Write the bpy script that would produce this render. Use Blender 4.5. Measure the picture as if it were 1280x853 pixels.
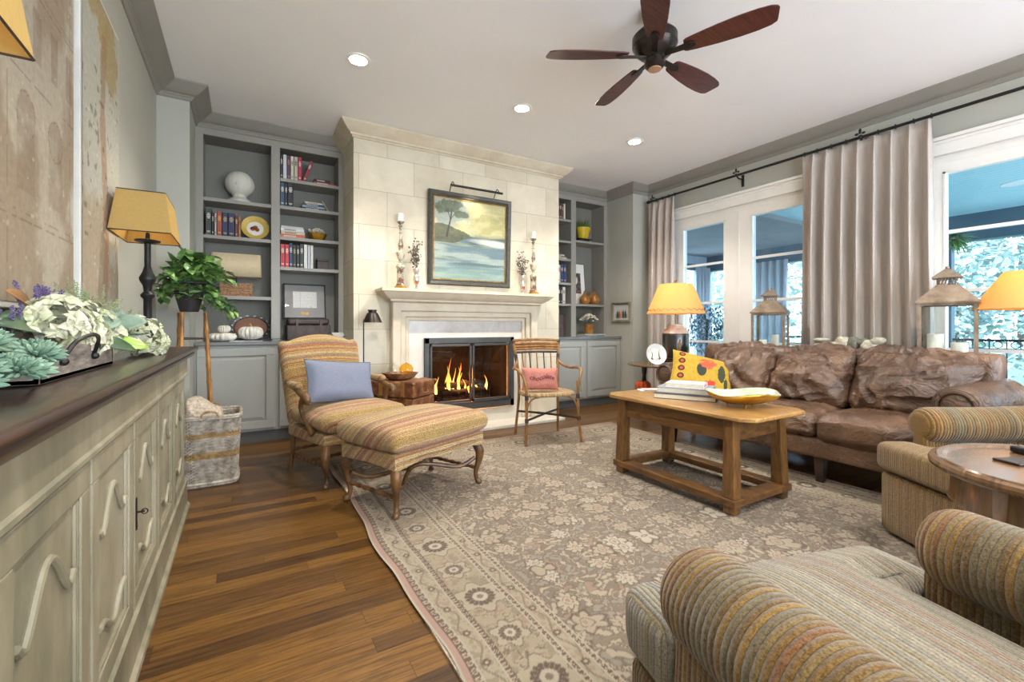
import bpy, math, random
import numpy as np
from math import sin, cos, pi, radians, sqrt
from mathutils import Vector, Matrix, noise as mnoise
random.seed(7)
for o in list(bpy.data.objects):
    bpy.data.objects.remove(o)
SC = bpy.context.scene
COL = SC.collection

# ------------------------------------------------------------ camera, world, light, exposure
YAW = math.atan(335 / 564.0)
cam = bpy.data.cameras.new('camera')
cam.sensor_width = 36.0
cam.lens = 564.0 / 1280.0 * 36.0
cam.shift_y = -(426.5 - 408.0) / 1280.0
cam.clip_start = 0.02
cam_o = bpy.data.objects.new('camera', cam)
COL.objects.link(cam_o)
cam_o.location = (0, 0, 1.07)
cam_o.rotation_euler = (pi / 2, 0, -YAW)
SC.camera = cam_o

SC.view_settings.view_transform = 'Standard'
SC.view_settings.look = 'None'
SC.view_settings.gamma = 1.0
SC.view_settings.use_curve_mapping = False
SC.view_settings.exposure = 1.18

world = bpy.data.worlds.new('sky')
SC.world = world
world.use_nodes = True
wn = world.node_tree
bg = wn.nodes['Background']
bg.inputs[0].default_value = (0.80, 0.89, 1.0, 1)
bg.inputs[1].default_value = 6.0
CAN_POWER = 62
LAMP_POWER = 3.6
WINDOW_POWER = 75


def portal(loc, rot, sx, sy):
    """guides the sky's own light through a real opening; emits nothing itself"""
    l = bpy.data.lights.new('window_portal', 'AREA')
    l.shape = 'RECTANGLE'
    l.size = sx
    l.size_y = sy
    l.cycles.is_portal = True
    o = bpy.data.objects.new('window_portal', l)
    o.location = loc
    o.rotation_euler = rot
    COL.objects.link(o)


def spot(name, loc, power, color, size, blend, radius, rot=(0, 0, 0), parent=None):
    l = bpy.data.lights.new(name, 'SPOT')
    l.energy = power
    l.color = color
    l.spot_size = radians(size)
    l.spot_blend = blend
    l.shadow_soft_size = radius
    o = bpy.data.objects.new(name, l)
    o.location = loc
    o.rotation_euler = rot
    if parent:
        o.parent = parent
    COL.objects.link(o)
    return o


def point(name, loc, power, color, radius, parent=None):
    l = bpy.data.lights.new(name, 'POINT')
    l.energy = power
    l.color = color
    l.shadow_soft_size = radius
    o = bpy.data.objects.new(name, l)
    o.location = loc
    if parent:
        o.parent = parent
    COL.objects.link(o)
    return o


portal((4.90, 3.15, 1.35), (0, radians(90), 0), 2.0, 1.9)
portal((4.90, 0.15, 1.35), (0, radians(90), 0), 2.0, 2.9)
portal((2.1, -2.62, 1.5), (radians(90), 0, 0), 4.8, 2.2)


# ------------------------------------------------------------ materials
def nodes(name):
    m = bpy.data.materials.new(name)
    m.use_nodes = True
    nt = m.node_tree
    return m, nt, nt.nodes['Principled BSDF']


def N(nt, t, **kw):
    n = nt.nodes.new(t)
    for k, v in kw.items():
        setattr(n, k, v)
    return n


def L(nt, a, b):
    nt.links.new(a, b)


def srgb(c):
    if isinstance(c, str):
        c = [int(c[i:i + 2], 16) for i in (0, 2, 4)]
    r = []
    for v in c[:3]:
        v = v / 255.0
        r.append(v / 12.92 if v <= 0.04045 else ((v + 0.055) / 1.055) ** 2.4)
    return tuple(r) + (1.0,)


def mathn(nt, op, a, b=None, c=None):
    n = N(nt, 'ShaderNodeMath', operation=op)
    for i, v in enumerate((a, b, c)):
        if v is None:
            continue
        if isinstance(v, (int, float)):
            n.inputs[i].default_value = v
        else:
            L(nt, v, n.inputs[i])
    return n.outputs[0]


def ramp(nt, fac, stops, interp='LINEAR'):
    r = N(nt, 'ShaderNodeValToRGB')
    r.color_ramp.interpolation = interp
    els = r.color_ramp.elements
    while len(els) < len(stops):
        els.new(0.5)
    for e, (p, c) in zip(els, stops):
        e.position = p
        e.color = c if len(c) == 4 else tuple(c) + (1,)
    L(nt, fac, r.inputs[0])
    return r.outputs[0]


def mixc(nt, fac, a, b, mode='MIX'):
    n = N(nt, 'ShaderNodeMix', data_type='RGBA', blend_type=mode)
    if isinstance(fac, (int, float)):
        n.inputs[0].default_value = fac
    else:
        L(nt, fac, n.inputs[0])
    for i, v in ((6, a), (7, b)):
        if isinstance(v, tuple):
            n.inputs[i].default_value = v
        else:
            L(nt, v, n.inputs[i])
    return n.outputs[2]


def coords(nt, scale=(1, 1, 1), kind='Object', rot=(0, 0, 0)):
    tc = N(nt, 'ShaderNodeTexCoord')
    mp = N(nt, 'ShaderNodeMapping')
    mp.inputs['Scale'].default_value = scale
    mp.inputs['Rotation'].default_value = rot
    L(nt, tc.outputs[kind], mp.inputs[0])
    return mp.outputs[0]


def noise(nt, vec, scale, detail=4, rough=0.5, dist=0.0):
    n = N(nt, 'ShaderNodeTexNoise')
    n.inputs['Scale'].default_value = scale
    n.inputs['Detail'].default_value = detail
    n.inputs['Roughness'].default_value = rough
    n.inputs['Distortion'].default_value = dist
    L(nt, vec, n.inputs['Vector'])
    return n.outputs['Fac']


def bump(nt, bsdf, h, strength=0.3, dist=0.01):
    b = N(nt, 'ShaderNodeBump')
    b.inputs['Strength'].default_value = strength
    b.inputs['Distance'].default_value = dist
    L(nt, h, b.inputs['Height'])
    L(nt, b.outputs[0], bsdf.inputs['Normal'])
    return b


def pm(name, c1, c2=None, scale=8, stretch=(1, 1, 1), rough=0.5, metal=0.0, bmp=0.0, bscale=None, bdist=0.005,
       lo=0.35, hi=0.65, coat=0.0, spec=0.5, dist=0.0, c3=None):
    m, nt, b = nodes(name)
    b.inputs['Roughness'].default_value = rough
    b.inputs['Metallic'].default_value = metal
    b.inputs['Specular IOR Level'].default_value = spec
    if coat:
        b.inputs['Coat Weight'].default_value = coat
        b.inputs['Coat Roughness'].default_value = 0.2
    v = coords(nt, stretch)
    f = noise(nt, v, scale, 6, 0.6, dist)
    a = srgb(c1)
    bb = srgb(c2) if c2 else tuple(x * 0.86 for x in a[:3]) + (1,)
    st = [(lo, bb), (hi, a)]
    if c3:
        st = [(lo, bb), ((lo + hi) / 2, a), (hi, srgb(c3))]
    L(nt, ramp(nt, f, st), b.inputs['Base Color'])
    if bmp:
        f2 = noise(nt, v, bscale or scale * 3, 5, 0.6)
        bump(nt, b, f2, bmp, bdist)
    return m


M = {}
M['wall'] = pm('grey_wall_paint', (178, 177, 166), (174, 173, 162), 3, rough=0.7)
M['trim_grey'] = pm('grey_trim_paint', (148, 144, 135), (142, 138, 129), 3, rough=0.42)
M['niche'] = pm('dark_grey_paint', (122, 120, 111), (116, 114, 106), 3, rough=0.6)
M['cab'] = pm('grey_cabinet_paint', (158, 158, 150), (154, 154, 146), 3, rough=0.4)
M['counter'] = pm('dark_grey_counter_paint', (112, 112, 108), (104, 104, 100), 4, rough=0.35)
M['toe'] = pm('dark_toe_paint', (84, 83, 80), None, 4, rough=0.5)
M['ceiling'] = pm('ceiling_paint', (241, 240, 240), (239, 238, 238), 2, rough=0.85)
M['white'] = pm('white_trim_paint', (240, 238, 232), (234, 232, 226), 3, rough=0.4)
M['cast'] = pm('cast_stone', (214, 202, 180), (198, 184, 160), 5, rough=0.7, bmp=0.15, bscale=30)
M['caststone_white'] = pm('pale_marble', (196, 188, 180), (172, 164, 156), 3, rough=0.2, dist=1.5)
M['hearth'] = pm('pale_hearth_stone', (216, 210, 196), (204, 196, 182), 4, rough=0.4)
M['black'] = pm('black_iron', (34, 34, 34), (26, 26, 26), 10, rough=0.45, metal=0.3)
M['bronze'] = pm('dark_bronze', (66, 58, 54), (48, 42, 40), 12, rough=0.32, metal=0.7)
M['fbx'] = pm('fire_screen_metal', (74, 74, 72), (64, 64, 62), 10, rough=0.45, metal=0.2)
M['soot'] = pm('sooty_brick', (34, 24, 20), (16, 12, 11), 9, rough=0.9, bmp=0.4, bscale=20)
M['brass'] = pm('aged_brass', (170, 134, 78), (120, 92, 52), 14, rough=0.35, metal=0.9)
M['chrome'] = pm('chrome', (210, 210, 210), (200, 200, 200), 5, rough=0.15, metal=1)
M['darkwood'] = pm('espresso_wood', (62, 42, 34), (36, 24, 20), 6, (1, 1, 6), rough=0.3, coat=0.3)
M['wood'] = pm('worn_pine', (128, 90, 44), (76, 48, 22), 7, (7, 7, 1.2), rough=0.42, bmp=0.2, coat=0.15, dist=0.8, lo=0.3, hi=0.7)
M['wood_rail'] = pm('worn_pine_rail', (120, 82, 40), (66, 42, 20), 6, (3, 1, 6), rough=0.42, bmp=0.2, coat=0.15, dist=0.8, lo=0.3, hi=0.7)
M['wood_top'] = pm('worn_table_top', (184, 142, 80), (124, 84, 42), 5, (6, 0.9, 6), rough=0.38, bmp=0.15, coat=0.2, dist=1.2, lo=0.28, hi=0.7)
M['walnut'] = pm('walnut', (118, 86, 52), (84, 58, 34), 4, (1, 9, 1), rough=0.25, coat=0.5, dist=0.6)
M['frenchwood'] = pm('carved_walnut', (122, 86, 48), (70, 46, 26), 12, (1, 1, 0.5), rough=0.4, coat=0.1)
M['rattan'] = pm('bent_rattan', (158, 114, 62), (104, 68, 36), 16, (1, 1, 0.4), rough=0.4)
M['rattan_dark'] = pm('dark_cane_binding', (70, 50, 40), (46, 34, 30), 20, rough=0.5)
M['bamboo'] = pm('bamboo', (190, 136, 62), (120, 72, 28), 18, (1, 1, 0.35), rough=0.35)
M['leather'] = None
M['candle'] = pm('candle_wax', (246, 242, 228), (240, 234, 218), 4, rough=0.5)
M['mercury'] = pm('mercury_glass', (214, 206, 196), (176, 120, 96), 18, rough=0.15, metal=0.6, lo=0.4, hi=0.5)
M['antique'] = pm('peeling_gilt_paint', (140, 140, 122), (112, 66, 46), 16, rough=0.5, metal=0.1, lo=0.42, hi=0.55, c3=(196, 184, 160))
M['pumpkin_white'] = pm('white_pumpkin', (226, 222, 210), (196, 188, 172), 14, rough=0.6, bmp=0.3)
M['pumpkin_stem'] = pm('gold_stem', (206, 164, 74), None, 10, rough=0.5)
M['orange'] = pm('orange_pumpkin', (216, 92, 30), (180, 66, 20), 8, rough=0.6)
M['gourd'] = pm('copper_gourd', (190, 138, 76), (150, 96, 44), 8, rough=0.25, metal=0.3)
M['yellowpot'] = pm('yellow_glaze', (214, 186, 40), (190, 160, 30), 8, rough=0.3)
M['blue_pillow'] = pm('blue_linen', (122, 127, 144), (112, 117, 134), 50, (1, 1, 4), rough=0.8, bmp=0.3, bscale=150)
M['pink_pillow'] = pm('pink_wool', (184, 118, 104), (168, 104, 92), 40, rough=0.9, bmp=0.4, bscale=120)
M['curtain'] = pm('taupe_velvet', (194, 183, 173), (182, 171, 161), 40, (1, 1, 0.1), rough=0.75)
M['curtain'].node_tree.nodes['Principled BSDF'].inputs['Sheen Weight'].default_value = 0.2
M['steel'] = pm('weathered_zinc', (160, 142, 122), (122, 104, 86), 12, rough=0.45, metal=0.5)
M['rock'] = pm('pale_shell', (214, 208, 190), (148, 140, 120), 20, rough=0.6, bmp=0.3)
M['rock_dark'] = pm('grey_green_stone', (128, 124, 104), (88, 88, 74), 20, rough=0.6, bmp=0.3)
M['basket_grey'] = pm('whitewashed_wicker', (192, 182, 166), (132, 118, 102), 30, rough=0.7, bmp=0.3)
M['basket_tan'] = pm('tan_wicker', (184, 150, 98), (130, 100, 60), 30, rough=0.7, bmp=0.3)
M['knit'] = pm('oatmeal_knit', (202, 188, 168), (150, 134, 116), 60, rough=0.9, bmp=0.8, bscale=80)
M['trunk'] = pm('worn_leather_trunk', (116, 68, 38), (68, 38, 24), 9, rough=0.42, bmp=0.3, c3=(148, 112, 72))
M['strap'] = pm('leather_strap', (150, 104, 56), (120, 78, 40), 14, rough=0.45)
M['chest'] = pm('dark_chest_leather', (74, 54, 46), (48, 34, 30), 14, rough=0.5, bmp=0.3)
M['page'] = pm('book_pages', (226, 218, 200), (206, 196, 176), 60, (1, 1, 6), rough=0.8)
M['gold'] = pm('gold_leaf', (206, 160, 58), (172, 120, 34), 10, rough=0.3, metal=0.8)
M['creamglaze'] = pm('crackled_green_glaze', (196, 200, 176), (160, 168, 144), 14, rough=0.25)
M['dark_pot'] = pm('dark_tole_pot', (54, 50, 52), (38, 34, 36), 8, rough=0.4)
M['traywood'] = pm('grey_barn_wood', (164, 152, 140), (112, 102, 94), 14, (1, 1, 5), rough=0.7, bmp=0.3)
M['paper'] = pm('white_paper', (228, 226, 222), None, 10, rough=0.7)
M['porch_ceiling'] = None
M['porch_dark'] = pm('slate_blue_paint', (78, 98, 108), (70, 90, 100), 4, rough=0.5)
M['porch_pale'] = pm('pale_blue_grey_siding', (172, 178, 184), (154, 162, 170), 3, (6, 6, 0.3), rough=0.6)
M['drape_out'] = pm('pale_outdoor_drape', (206, 208, 210), (186, 190, 194), 14, (3, 3, 0.2), rough=0.8)
M['porch_floor'] = pm('grey_porch_floor', (128, 136, 140), (112, 120, 126), 5, rough=0.5)
M['ground'] = pm('lawn', (92, 118, 84), (70, 96, 66), 3, rough=0.9)


def leaf_mat(name, c1, c2, rough=0.5, scale=9, trans=0.0):
    m = pm(name, c1, c2, scale, rough=rough)
    if trans:
        b = m.node_tree.nodes['Principled BSDF']
        b.inputs['Subsurface Weight'].default_value = 0.0
    return m


M['leaf'] = leaf_mat('ivy_leaf', (140, 172, 92), (52, 104, 56), 0.35, 22)
M['leaf_dark'] = leaf_mat('dark_leaf', (64, 96, 62), (34, 60, 40), 0.35)
M['leaf_grey'] = leaf_mat('grey_green_leaf', (134, 156, 134), (92, 116, 100), 0.5)
M['leaf_brown'] = leaf_mat('brown_magnolia_leaf', (150, 104, 56), (112, 74, 44), 0.5)
M['succulent'] = leaf_mat('blue_green_succulent', (136, 162, 136), (84, 116, 96), 0.6, 20)
M['hydrangea'] = leaf_mat('cream_petal', (216, 212, 190), (176, 180, 136), 0.7, 16)
M['lavender'] = leaf_mat('lavender_bud', (128, 112, 150), (90, 76, 116), 0.8, 20)
M['sage'] = leaf_mat('sage_sprig', (158, 168, 128), (126, 138, 100), 0.7, 20)
M['lime'] = leaf_mat('lime_leaf', (168, 196, 84), (128, 168, 60), 0.4, 12)
M['hazed_tree_leaf'] = leaf_mat('hazed_garden_leaf', (178, 194, 188), (144, 164, 162), 0.6, 0.7)  # garden haze put into the leaf colour: pale, blue-grey, low contrast
M['olive_leaf'] = leaf_mat('olive_leaf', (96, 122, 126), (60, 84, 92), 0.5, 4)
M['dry_leaf'] = leaf_mat('dried_metal_leaf', (92, 80, 64), (60, 52, 44), 0.4, 10)
M['bark'] = pm('bark', (96, 84, 72), (70, 60, 52), 8, (1, 1, 0.2), rough=0.9)
M['grass'] = leaf_mat('green_grass_blade', (104, 130, 60), (60, 88, 44), 0.6, 14)


def emis(name, col, strength):
    m, nt, b = nodes(name)
    b.inputs['Base Color'].default_value = srgb(col)
    b.inputs['Emission Color'].default_value = srgb(col)
    b.inputs['Emission Strength'].default_value = strength
    return m


M['led'] = emis('downlight_lens', (255, 250, 240), 14)
M['bulb'] = emis('lamp_bulb', (255, 214, 150), 8)


def flame_mat():
    m, nt, b = nodes('gas_flame')
    tc = N(nt, 'ShaderNodeTexCoord')
    sp = N(nt, 'ShaderNodeSeparateXYZ')
    L(nt, tc.outputs['Generated'], sp.inputs[0])
    c = ramp(nt, sp.outputs['Z'], [(0.0, (1.0, 0.62, 0.2, 1)), (0.45, (1.0, 0.42, 0.07, 1)), (1.0, (0.9, 0.16, 0.02, 1))])
    L(nt, c, b.inputs['Emission Color'])
    b.inputs['Base Color'].default_value = (0.5, 0.15, 0.02, 1)
    s = ramp(nt, sp.outputs['Z'], [(0.0, (1, 1, 1, 1)), (1.0, (0.3, 0.3, 0.3, 1))])
    L(nt, mathn(nt, 'MULTIPLY', s, 2.6), b.inputs['Emission Strength'])
    return m


M['flame'] = flame_mat()
M['ember'] = emis('glowing_ember', (255, 110, 60), 1.2)


def glass(name, tint=(1, 1, 1), alpha=0.06, rough=0.0):
    """thin pane: mostly clear with a mirror-like coat"""
    m, nt, b = nodes(name)
    tr = N(nt, 'ShaderNodeBsdfTransparent')
    tr.inputs[0].default_value = tuple(tint) + (1,)
    gl = N(nt, 'ShaderNodeBsdfGlossy')
    gl.inputs['Roughness'].default_value = rough
    fr = N(nt, 'ShaderNodeFresnel')
    fr.inputs[0].default_value = 1.45
    mx = N(nt, 'ShaderNodeMixShader')
    ge = N(nt, 'ShaderNodeNewGeometry')
    f = mathn(nt, 'MULTIPLY', mathn(nt, 'ADD', mathn(nt, 'MULTIPLY', fr.outputs[0], 0.9), alpha - 0.04), mathn(nt, 'SUBTRACT', 1.0, ge.outputs['Backfacing']))
    L(nt, f, mx.inputs[0])
    L(nt, tr.outputs[0], mx.inputs[1])
    L(nt, gl.outputs[0], mx.inputs[2])
    L(nt, mx.outputs[0], nt.nodes['Material Output'].inputs[0])
    return m


M['pane'] = glass('window_glass', (0.80, 0.90, 0.98), 0.05)
M['lantern_glass'] = glass('lantern_glass', (0.96, 0.98, 0.98), 0.06)
M['fire_glass'] = glass('smoked_fire_glass', (0.80, 0.74, 0.70), 0.06)
M['clear_ball'] = glass('blown_clear_glass', (0.95, 0.98, 0.96), 0.08)
M['amber_ball'] = glass('blown_amber_glass', (0.99, 0.74, 0.22), 0.06)
M['picture_glass'] = glass('picture_glass', (1, 1, 1), 0.05)


def shade_mat(name, col, trans=0.55):
    m, nt, b = nodes(name)
    d = N(nt, 'ShaderNodeBsdfDiffuse')
    t = N(nt, 'ShaderNodeBsdfTranslucent')
    v = coords(nt, (1, 1, 1))
    f = noise(nt, v, 90, 3)
    c = ramp(nt, f, [(0.3, tuple(x * 0.93 for x in srgb(col)[:3]) + (1,)), (0.7, srgb(col))])
    L(nt, c, d.inputs[0])
    L(nt, c, t.inputs[0])
    mx = N(nt, 'ShaderNodeMixShader')
    mx.inputs[0].default_value = trans
    L(nt, d.outputs[0], mx.inputs[1])
    L(nt, t.outputs[0], mx.inputs[2])
    L(nt, mx.outputs[0], nt.nodes['Material Output'].inputs[0])
    return m


M['shade_cream'] = shade_mat('cream_paper_shade', (236, 204, 142))
M['shade_gold'] = shade_mat('gold_parchment_shade', (206, 176, 112), 0.3)
M['shade_tan'] = pm('tan_linen_shade', (206, 190, 156), (198, 182, 148), 60, rough=0.8, bmp=0.2)
M['stencil'] = pm('brown_stencil', (120, 84, 50), None, 10, rough=0.7)
M['water'] = M['clear_ball']


def floor_mat():
    """oak strips running along x, each row shifted by its own random amount"""
    m, nt, b = nodes('oak_plank_floor')
    tc = N(nt, 'ShaderNodeTexCoord')
    sp = N(nt, 'ShaderNodeSeparateXYZ')
    L(nt, tc.outputs['Object'], sp.inputs[0])
    yr = mathn(nt, 'ADD', mathn(nt, 'DIVIDE', sp.outputs['Y'], 0.083), 200.0)
    row = mathn(nt, 'FLOOR', yr)
    w1 = N(nt, 'ShaderNodeTexWhiteNoise', noise_dimensions='1D')
    L(nt, row, w1.inputs['W'])
    xs = mathn(nt, 'ADD', mathn(nt, 'DIVIDE', sp.outputs['X'], 0.95), mathn(nt, 'MULTIPLY', w1.outputs['Value'], 17.3))
    col = mathn(nt, 'FLOOR', xs)
    cb = N(nt, 'ShaderNodeCombineXYZ')
    L(nt, row, cb.inputs[0])
    L(nt, col, cb.inputs[1])
    w2 = N(nt, 'ShaderNodeTexWhiteNoise', noise_dimensions='2D')
    L(nt, cb.outputs[0], w2.inputs['Vector'])
    off = N(nt, 'ShaderNodeVectorMath', operation='MULTIPLY_ADD')
    L(nt, w2.outputs['Color'], off.inputs[0])
    off.inputs[1].default_value = (17.3, 13.1, 5.0)
    L(nt, tc.outputs['Object'], off.inputs[2])
    gv = N(nt, 'ShaderNodeMapping')
    gv.inputs['Scale'].default_value = (2.4, 26, 1)
    L(nt, off.outputs[0], gv.inputs[0])
    g = noise(nt, gv.outputs[0], 2.0, 7, 0.66, 0.9)
    gv2 = N(nt, 'ShaderNodeMapping')
    gv2.inputs['Scale'].default_value = (1.1, 9, 1)
    L(nt, off.outputs[0], gv2.inputs[0])
    gw = N(nt, 'ShaderNodeTexWave')
    gw.inputs['Scale'].default_value = 1.3
    gw.inputs['Distortion'].default_value = 11
    gw.inputs['Detail'].default_value = 3
    gw.inputs['Detail Scale'].default_value = 0.8
    gw.bands_direction = 'Y'
    L(nt, gv2.outputs[0], gw.inputs['Vector'])
    base = ramp(nt, w2.outputs['Value'], [(0.0, srgb((76, 52, 28))), (0.3, srgb((104, 72, 34))), (0.65, srgb((122, 87, 41))), (1.0, srgb((90, 62, 32)))])
    gr = ramp(nt, g, [(0.33, (0.42, 0.37, 0.32, 1)), (0.48, (0.84, 0.8, 0.75, 1)), (0.64, (1.15, 1.12, 1.05, 1))])
    c = mixc(nt, 0.9, base, gr, 'MULTIPLY')
    gr2 = ramp(nt, gw.outputs['Fac'], [(0.0, (0.5, 0.45, 0.4, 1)), (0.3, (1.08, 1.08, 1.08, 1))])
    c = mixc(nt, 0.55, c, gr2, 'MULTIPLY')
    fy = mathn(nt, 'PINGPONG', yr, 0.5)
    fx = mathn(nt, 'PINGPONG', xs, 0.5)
    gap = mathn(nt, 'MINIMUM', mathn(nt, 'MULTIPLY', fy, 0.083), mathn(nt, 'MULTIPLY', fx, 0.95))
    gk = ramp(nt, mathn(nt, 'MULTIPLY', gap, 400.0), [(0.2, (0.35, 0.3, 0.26, 1)), (0.55, (1, 1, 1, 1))])
    c = mixc(nt, 1.0, c, gk, 'MULTIPLY')
    L(nt, c, b.inputs['Base Color'])
    b.inputs['Roughness'].default_value = 0.30
    b.inputs['Specular IOR Level'].default_value = 0.35
    bump(nt, b, mathn(nt, 'ADD', gk, mathn(nt, 'MULTIPLY', g, 0.2)), 0.25, 0.002)
    return m


M['floor'] = floor_mat()


def stone_mat():
    m, nt, b = nodes('limestone_blocks')
    tc = N(nt, 'ShaderNodeTexCoord')
    sp = N(nt, 'ShaderNodeSeparateXYZ')
    L(nt, tc.outputs['Object'], sp.inputs[0])
    cb = N(nt, 'ShaderNodeCombineXYZ')
    L(nt, mathn(nt, 'ADD', sp.outputs['X'], mathn(nt, 'ADD', sp.outputs['Y'], -0.395 - 4.42)), cb.inputs[0])
    L(nt, mathn(nt, 'ADD', sp.outputs['Z'], -0.034), cb.inputs[1])
    br = N(nt, 'ShaderNodeTexBrick')
    br.offset = 0.5
    br.inputs['Scale'].default_value = 1.0
    br.inputs['Brick Width'].default_value = 0.54
    br.inputs['Row Height'].default_value = 0.335
    br.inputs['Mortar Size'].default_value = 0.0022
    br.inputs['Mortar Smooth'].default_value = 0.4
    br.inputs['Color1'].default_value = (0, 0, 0, 1)
    br.inputs['Color2'].default_value = (1, 1, 1, 1)
    L(nt, cb.outputs[0], br.inputs['Vector'])
    f = noise(nt, coords(nt), 4, 6, 0.6, 0.5)
    base = ramp(nt, br.outputs['Color'], [(0, srgb((204, 194, 172))), (1, srgb((216, 207, 187)))])
    sh = ramp(nt, f, [(0.3, (0.88, 0.87, 0.84, 1)), (0.65, (1.04, 1.04, 1.04, 1))])
    c = mixc(nt, 1.0, base, sh, 'MULTIPLY')
    c = mixc(nt, br.outputs['Fac'], c, srgb((150, 138, 116)))
    L(nt, c, b.inputs['Base Color'])
    b.inputs['Roughness'].default_value = 0.7
    bump(nt, b, mathn(nt, 'SUBTRACT', 1.0, br.outputs['Fac']), 0.3, 0.003)
    return m


M['stone'] = stone_mat()


def stripes(name, expr, freq, cols, ribs=0.6, ribfreq=None, rough=0.9, speck=0.35, weave=0.0, side=None, dark=0.75):
    """woven stripes running across expr=(ax,ay,az) of the object's own coordinates"""
    m, nt, b = nodes(name)
    tc = N(nt, 'ShaderNodeTexCoord')
    dp = N(nt, 'ShaderNodeVectorMath', operation='DOT_PRODUCT')
    L(nt, tc.outputs['Object'], dp.inputs[0])
    dp.inputs[1].default_value = expr
    val = dp.outputs['Value']
    if side:
        # on faces turned sideways (object-space normal along x) the cloth's stripes follow another direction
        dp2 = N(nt, 'ShaderNodeVectorMath', operation='DOT_PRODUCT')
        L(nt, tc.outputs['Object'], dp2.inputs[0])
        dp2.inputs[1].default_value = side
        sn = N(nt, 'ShaderNodeSeparateXYZ')
        L(nt, tc.outputs['Normal'], sn.inputs[0])
        k = mathn(nt, 'GREATER_THAN', mathn(nt, 'ABSOLUTE', sn.outputs['X']), 0.72)
        val = mathn(nt, 'ADD', mathn(nt, 'MULTIPLY', val, mathn(nt, 'SUBTRACT', 1.0, k)), mathn(nt, 'MULTIPLY', dp2.outputs['Value'], k))
    w = mathn(nt, 'ADD', mathn(nt, 'MULTIPLY', val, freq), 100.0)
    wnz = N(nt, 'ShaderNodeTexWhiteNoise', noise_dimensions='1D')
    L(nt, mathn(nt, 'FLOOR', w), wnz.inputs['W'])
    n = len(cols)
    c = ramp(nt, wnz.outputs['Value'], [(i / n, srgb(k)) for i, k in enumerate(cols)], 'CONSTANT')
    sp = noise(nt, coords(nt), 150 if weave else 260, 2, 0.7)
    spc = ramp(nt, sp, [(0.34, (1 - speck,) * 3 + (1,)), (0.66, (1 + speck * 0.5,) * 3 + (1,))])
    c = mixc(nt, 1.0, c, spc, 'MULTIPLY')
    sp2 = noise(nt, coords(nt), 120, 2, 0.7)
    c = mixc(nt, ramp(nt, sp2, [(0.5, (0, 0, 0, 1)), (0.75, (0.6, 0.6, 0.6, 1))]), c, srgb(cols[-1]))
    rf = ribfreq or freq
    wr = mathn(nt, 'MULTIPLY', val, rf * 2 * pi)
    rib = mathn(nt, 'ABSOLUTE', mathn(nt, 'SINE', mathn(nt, 'MULTIPLY', wr, 0.5)))
    rc = ramp(nt, rib, [(0.0, (0.42, 0.38, 0.33, 1)), (0.35, (1, 1, 1, 1))])
    c = mixc(nt, dark, c, rc, 'MULTIPLY')
    L(nt, c, b.inputs['Base Color'])
    b.inputs['Roughness'].default_value = rough
    b.inputs['Specular IOR Level'].default_value = 0.2
    b.inputs['Sheen Weight'].default_value = 0.25
    h = mathn(nt, 'ADD', mathn(nt, 'MULTIPLY', rib, ribs), mathn(nt, 'MULTIPLY', sp, 0.5))
    if weave:
        vo = N(nt, 'ShaderNodeTexVoronoi')
        vo.inputs['Scale'].default_value = weave
        L(nt, coords(nt, (0.6, 1.4, 1.4)), vo.inputs['Vector'])
        h = mathn(nt, 'ADD', h, mathn(nt, 'MULTIPLY', vo.outputs['Distance'], -1.2))
    bump(nt, b, h, 0.7, 0.006)
    return m


ARMC = [(118, 88, 42), (130, 100, 50), (106, 92, 62), (124, 100, 58), (122, 82, 46), (108, 94, 68), (136, 104, 48), (104, 80, 44), (128, 96, 46), (138, 120, 88)]
SEATC = [(150, 140, 120), (138, 128, 108), (134, 128, 116), (158, 148, 130), (144, 118, 98), (146, 138, 122), (136, 122, 92), (154, 146, 132)]
M['arm_y'] = stripes('ribbed_chenille_arm', (0, 1, 0), 72, ARMC, 1.0, speck=0.55, dark=0.9)
M['arm_x'] = stripes('ribbed_chenille_front', (1, 0, 0), 72, ARMC, 0.8, speck=0.5)
M['seat_x'] = stripes('ribbed_chenille_seat', (1, 0, 0), 95, SEATC, 0.8, speck=0.45, side=(0, 1, 0), dark=0.8)
TANC = [(130, 100, 54), (122, 92, 48), (136, 106, 60), (118, 90, 48), (138, 112, 68)]
M['tan_x'] = stripes('tan_tweed', (1, 0.2, 0), 120, TANC, 0.5, speck=0.6, side=(0, 1, 0), dark=0.5)
M['gold_x'] = stripes('gold_ribbed_chenille', (1, 0, 0), 80, ARMC, 0.8, speck=0.5, side=(0, 1, 0), dark=0.85)
CH = [(186, 152, 92), (176, 142, 82), (196, 168, 116), (166, 104, 74), (184, 134, 104), (188, 162, 104), (140, 130, 118), (184, 148, 88), (158, 96, 72), (198, 178, 134), (180, 146, 90), (170, 136, 84)]
M['chaise'] = stripes('woven_stripe', (0, 1, 1), 88, CH, 0.5, 88, speck=0.5, weave=150)


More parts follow.
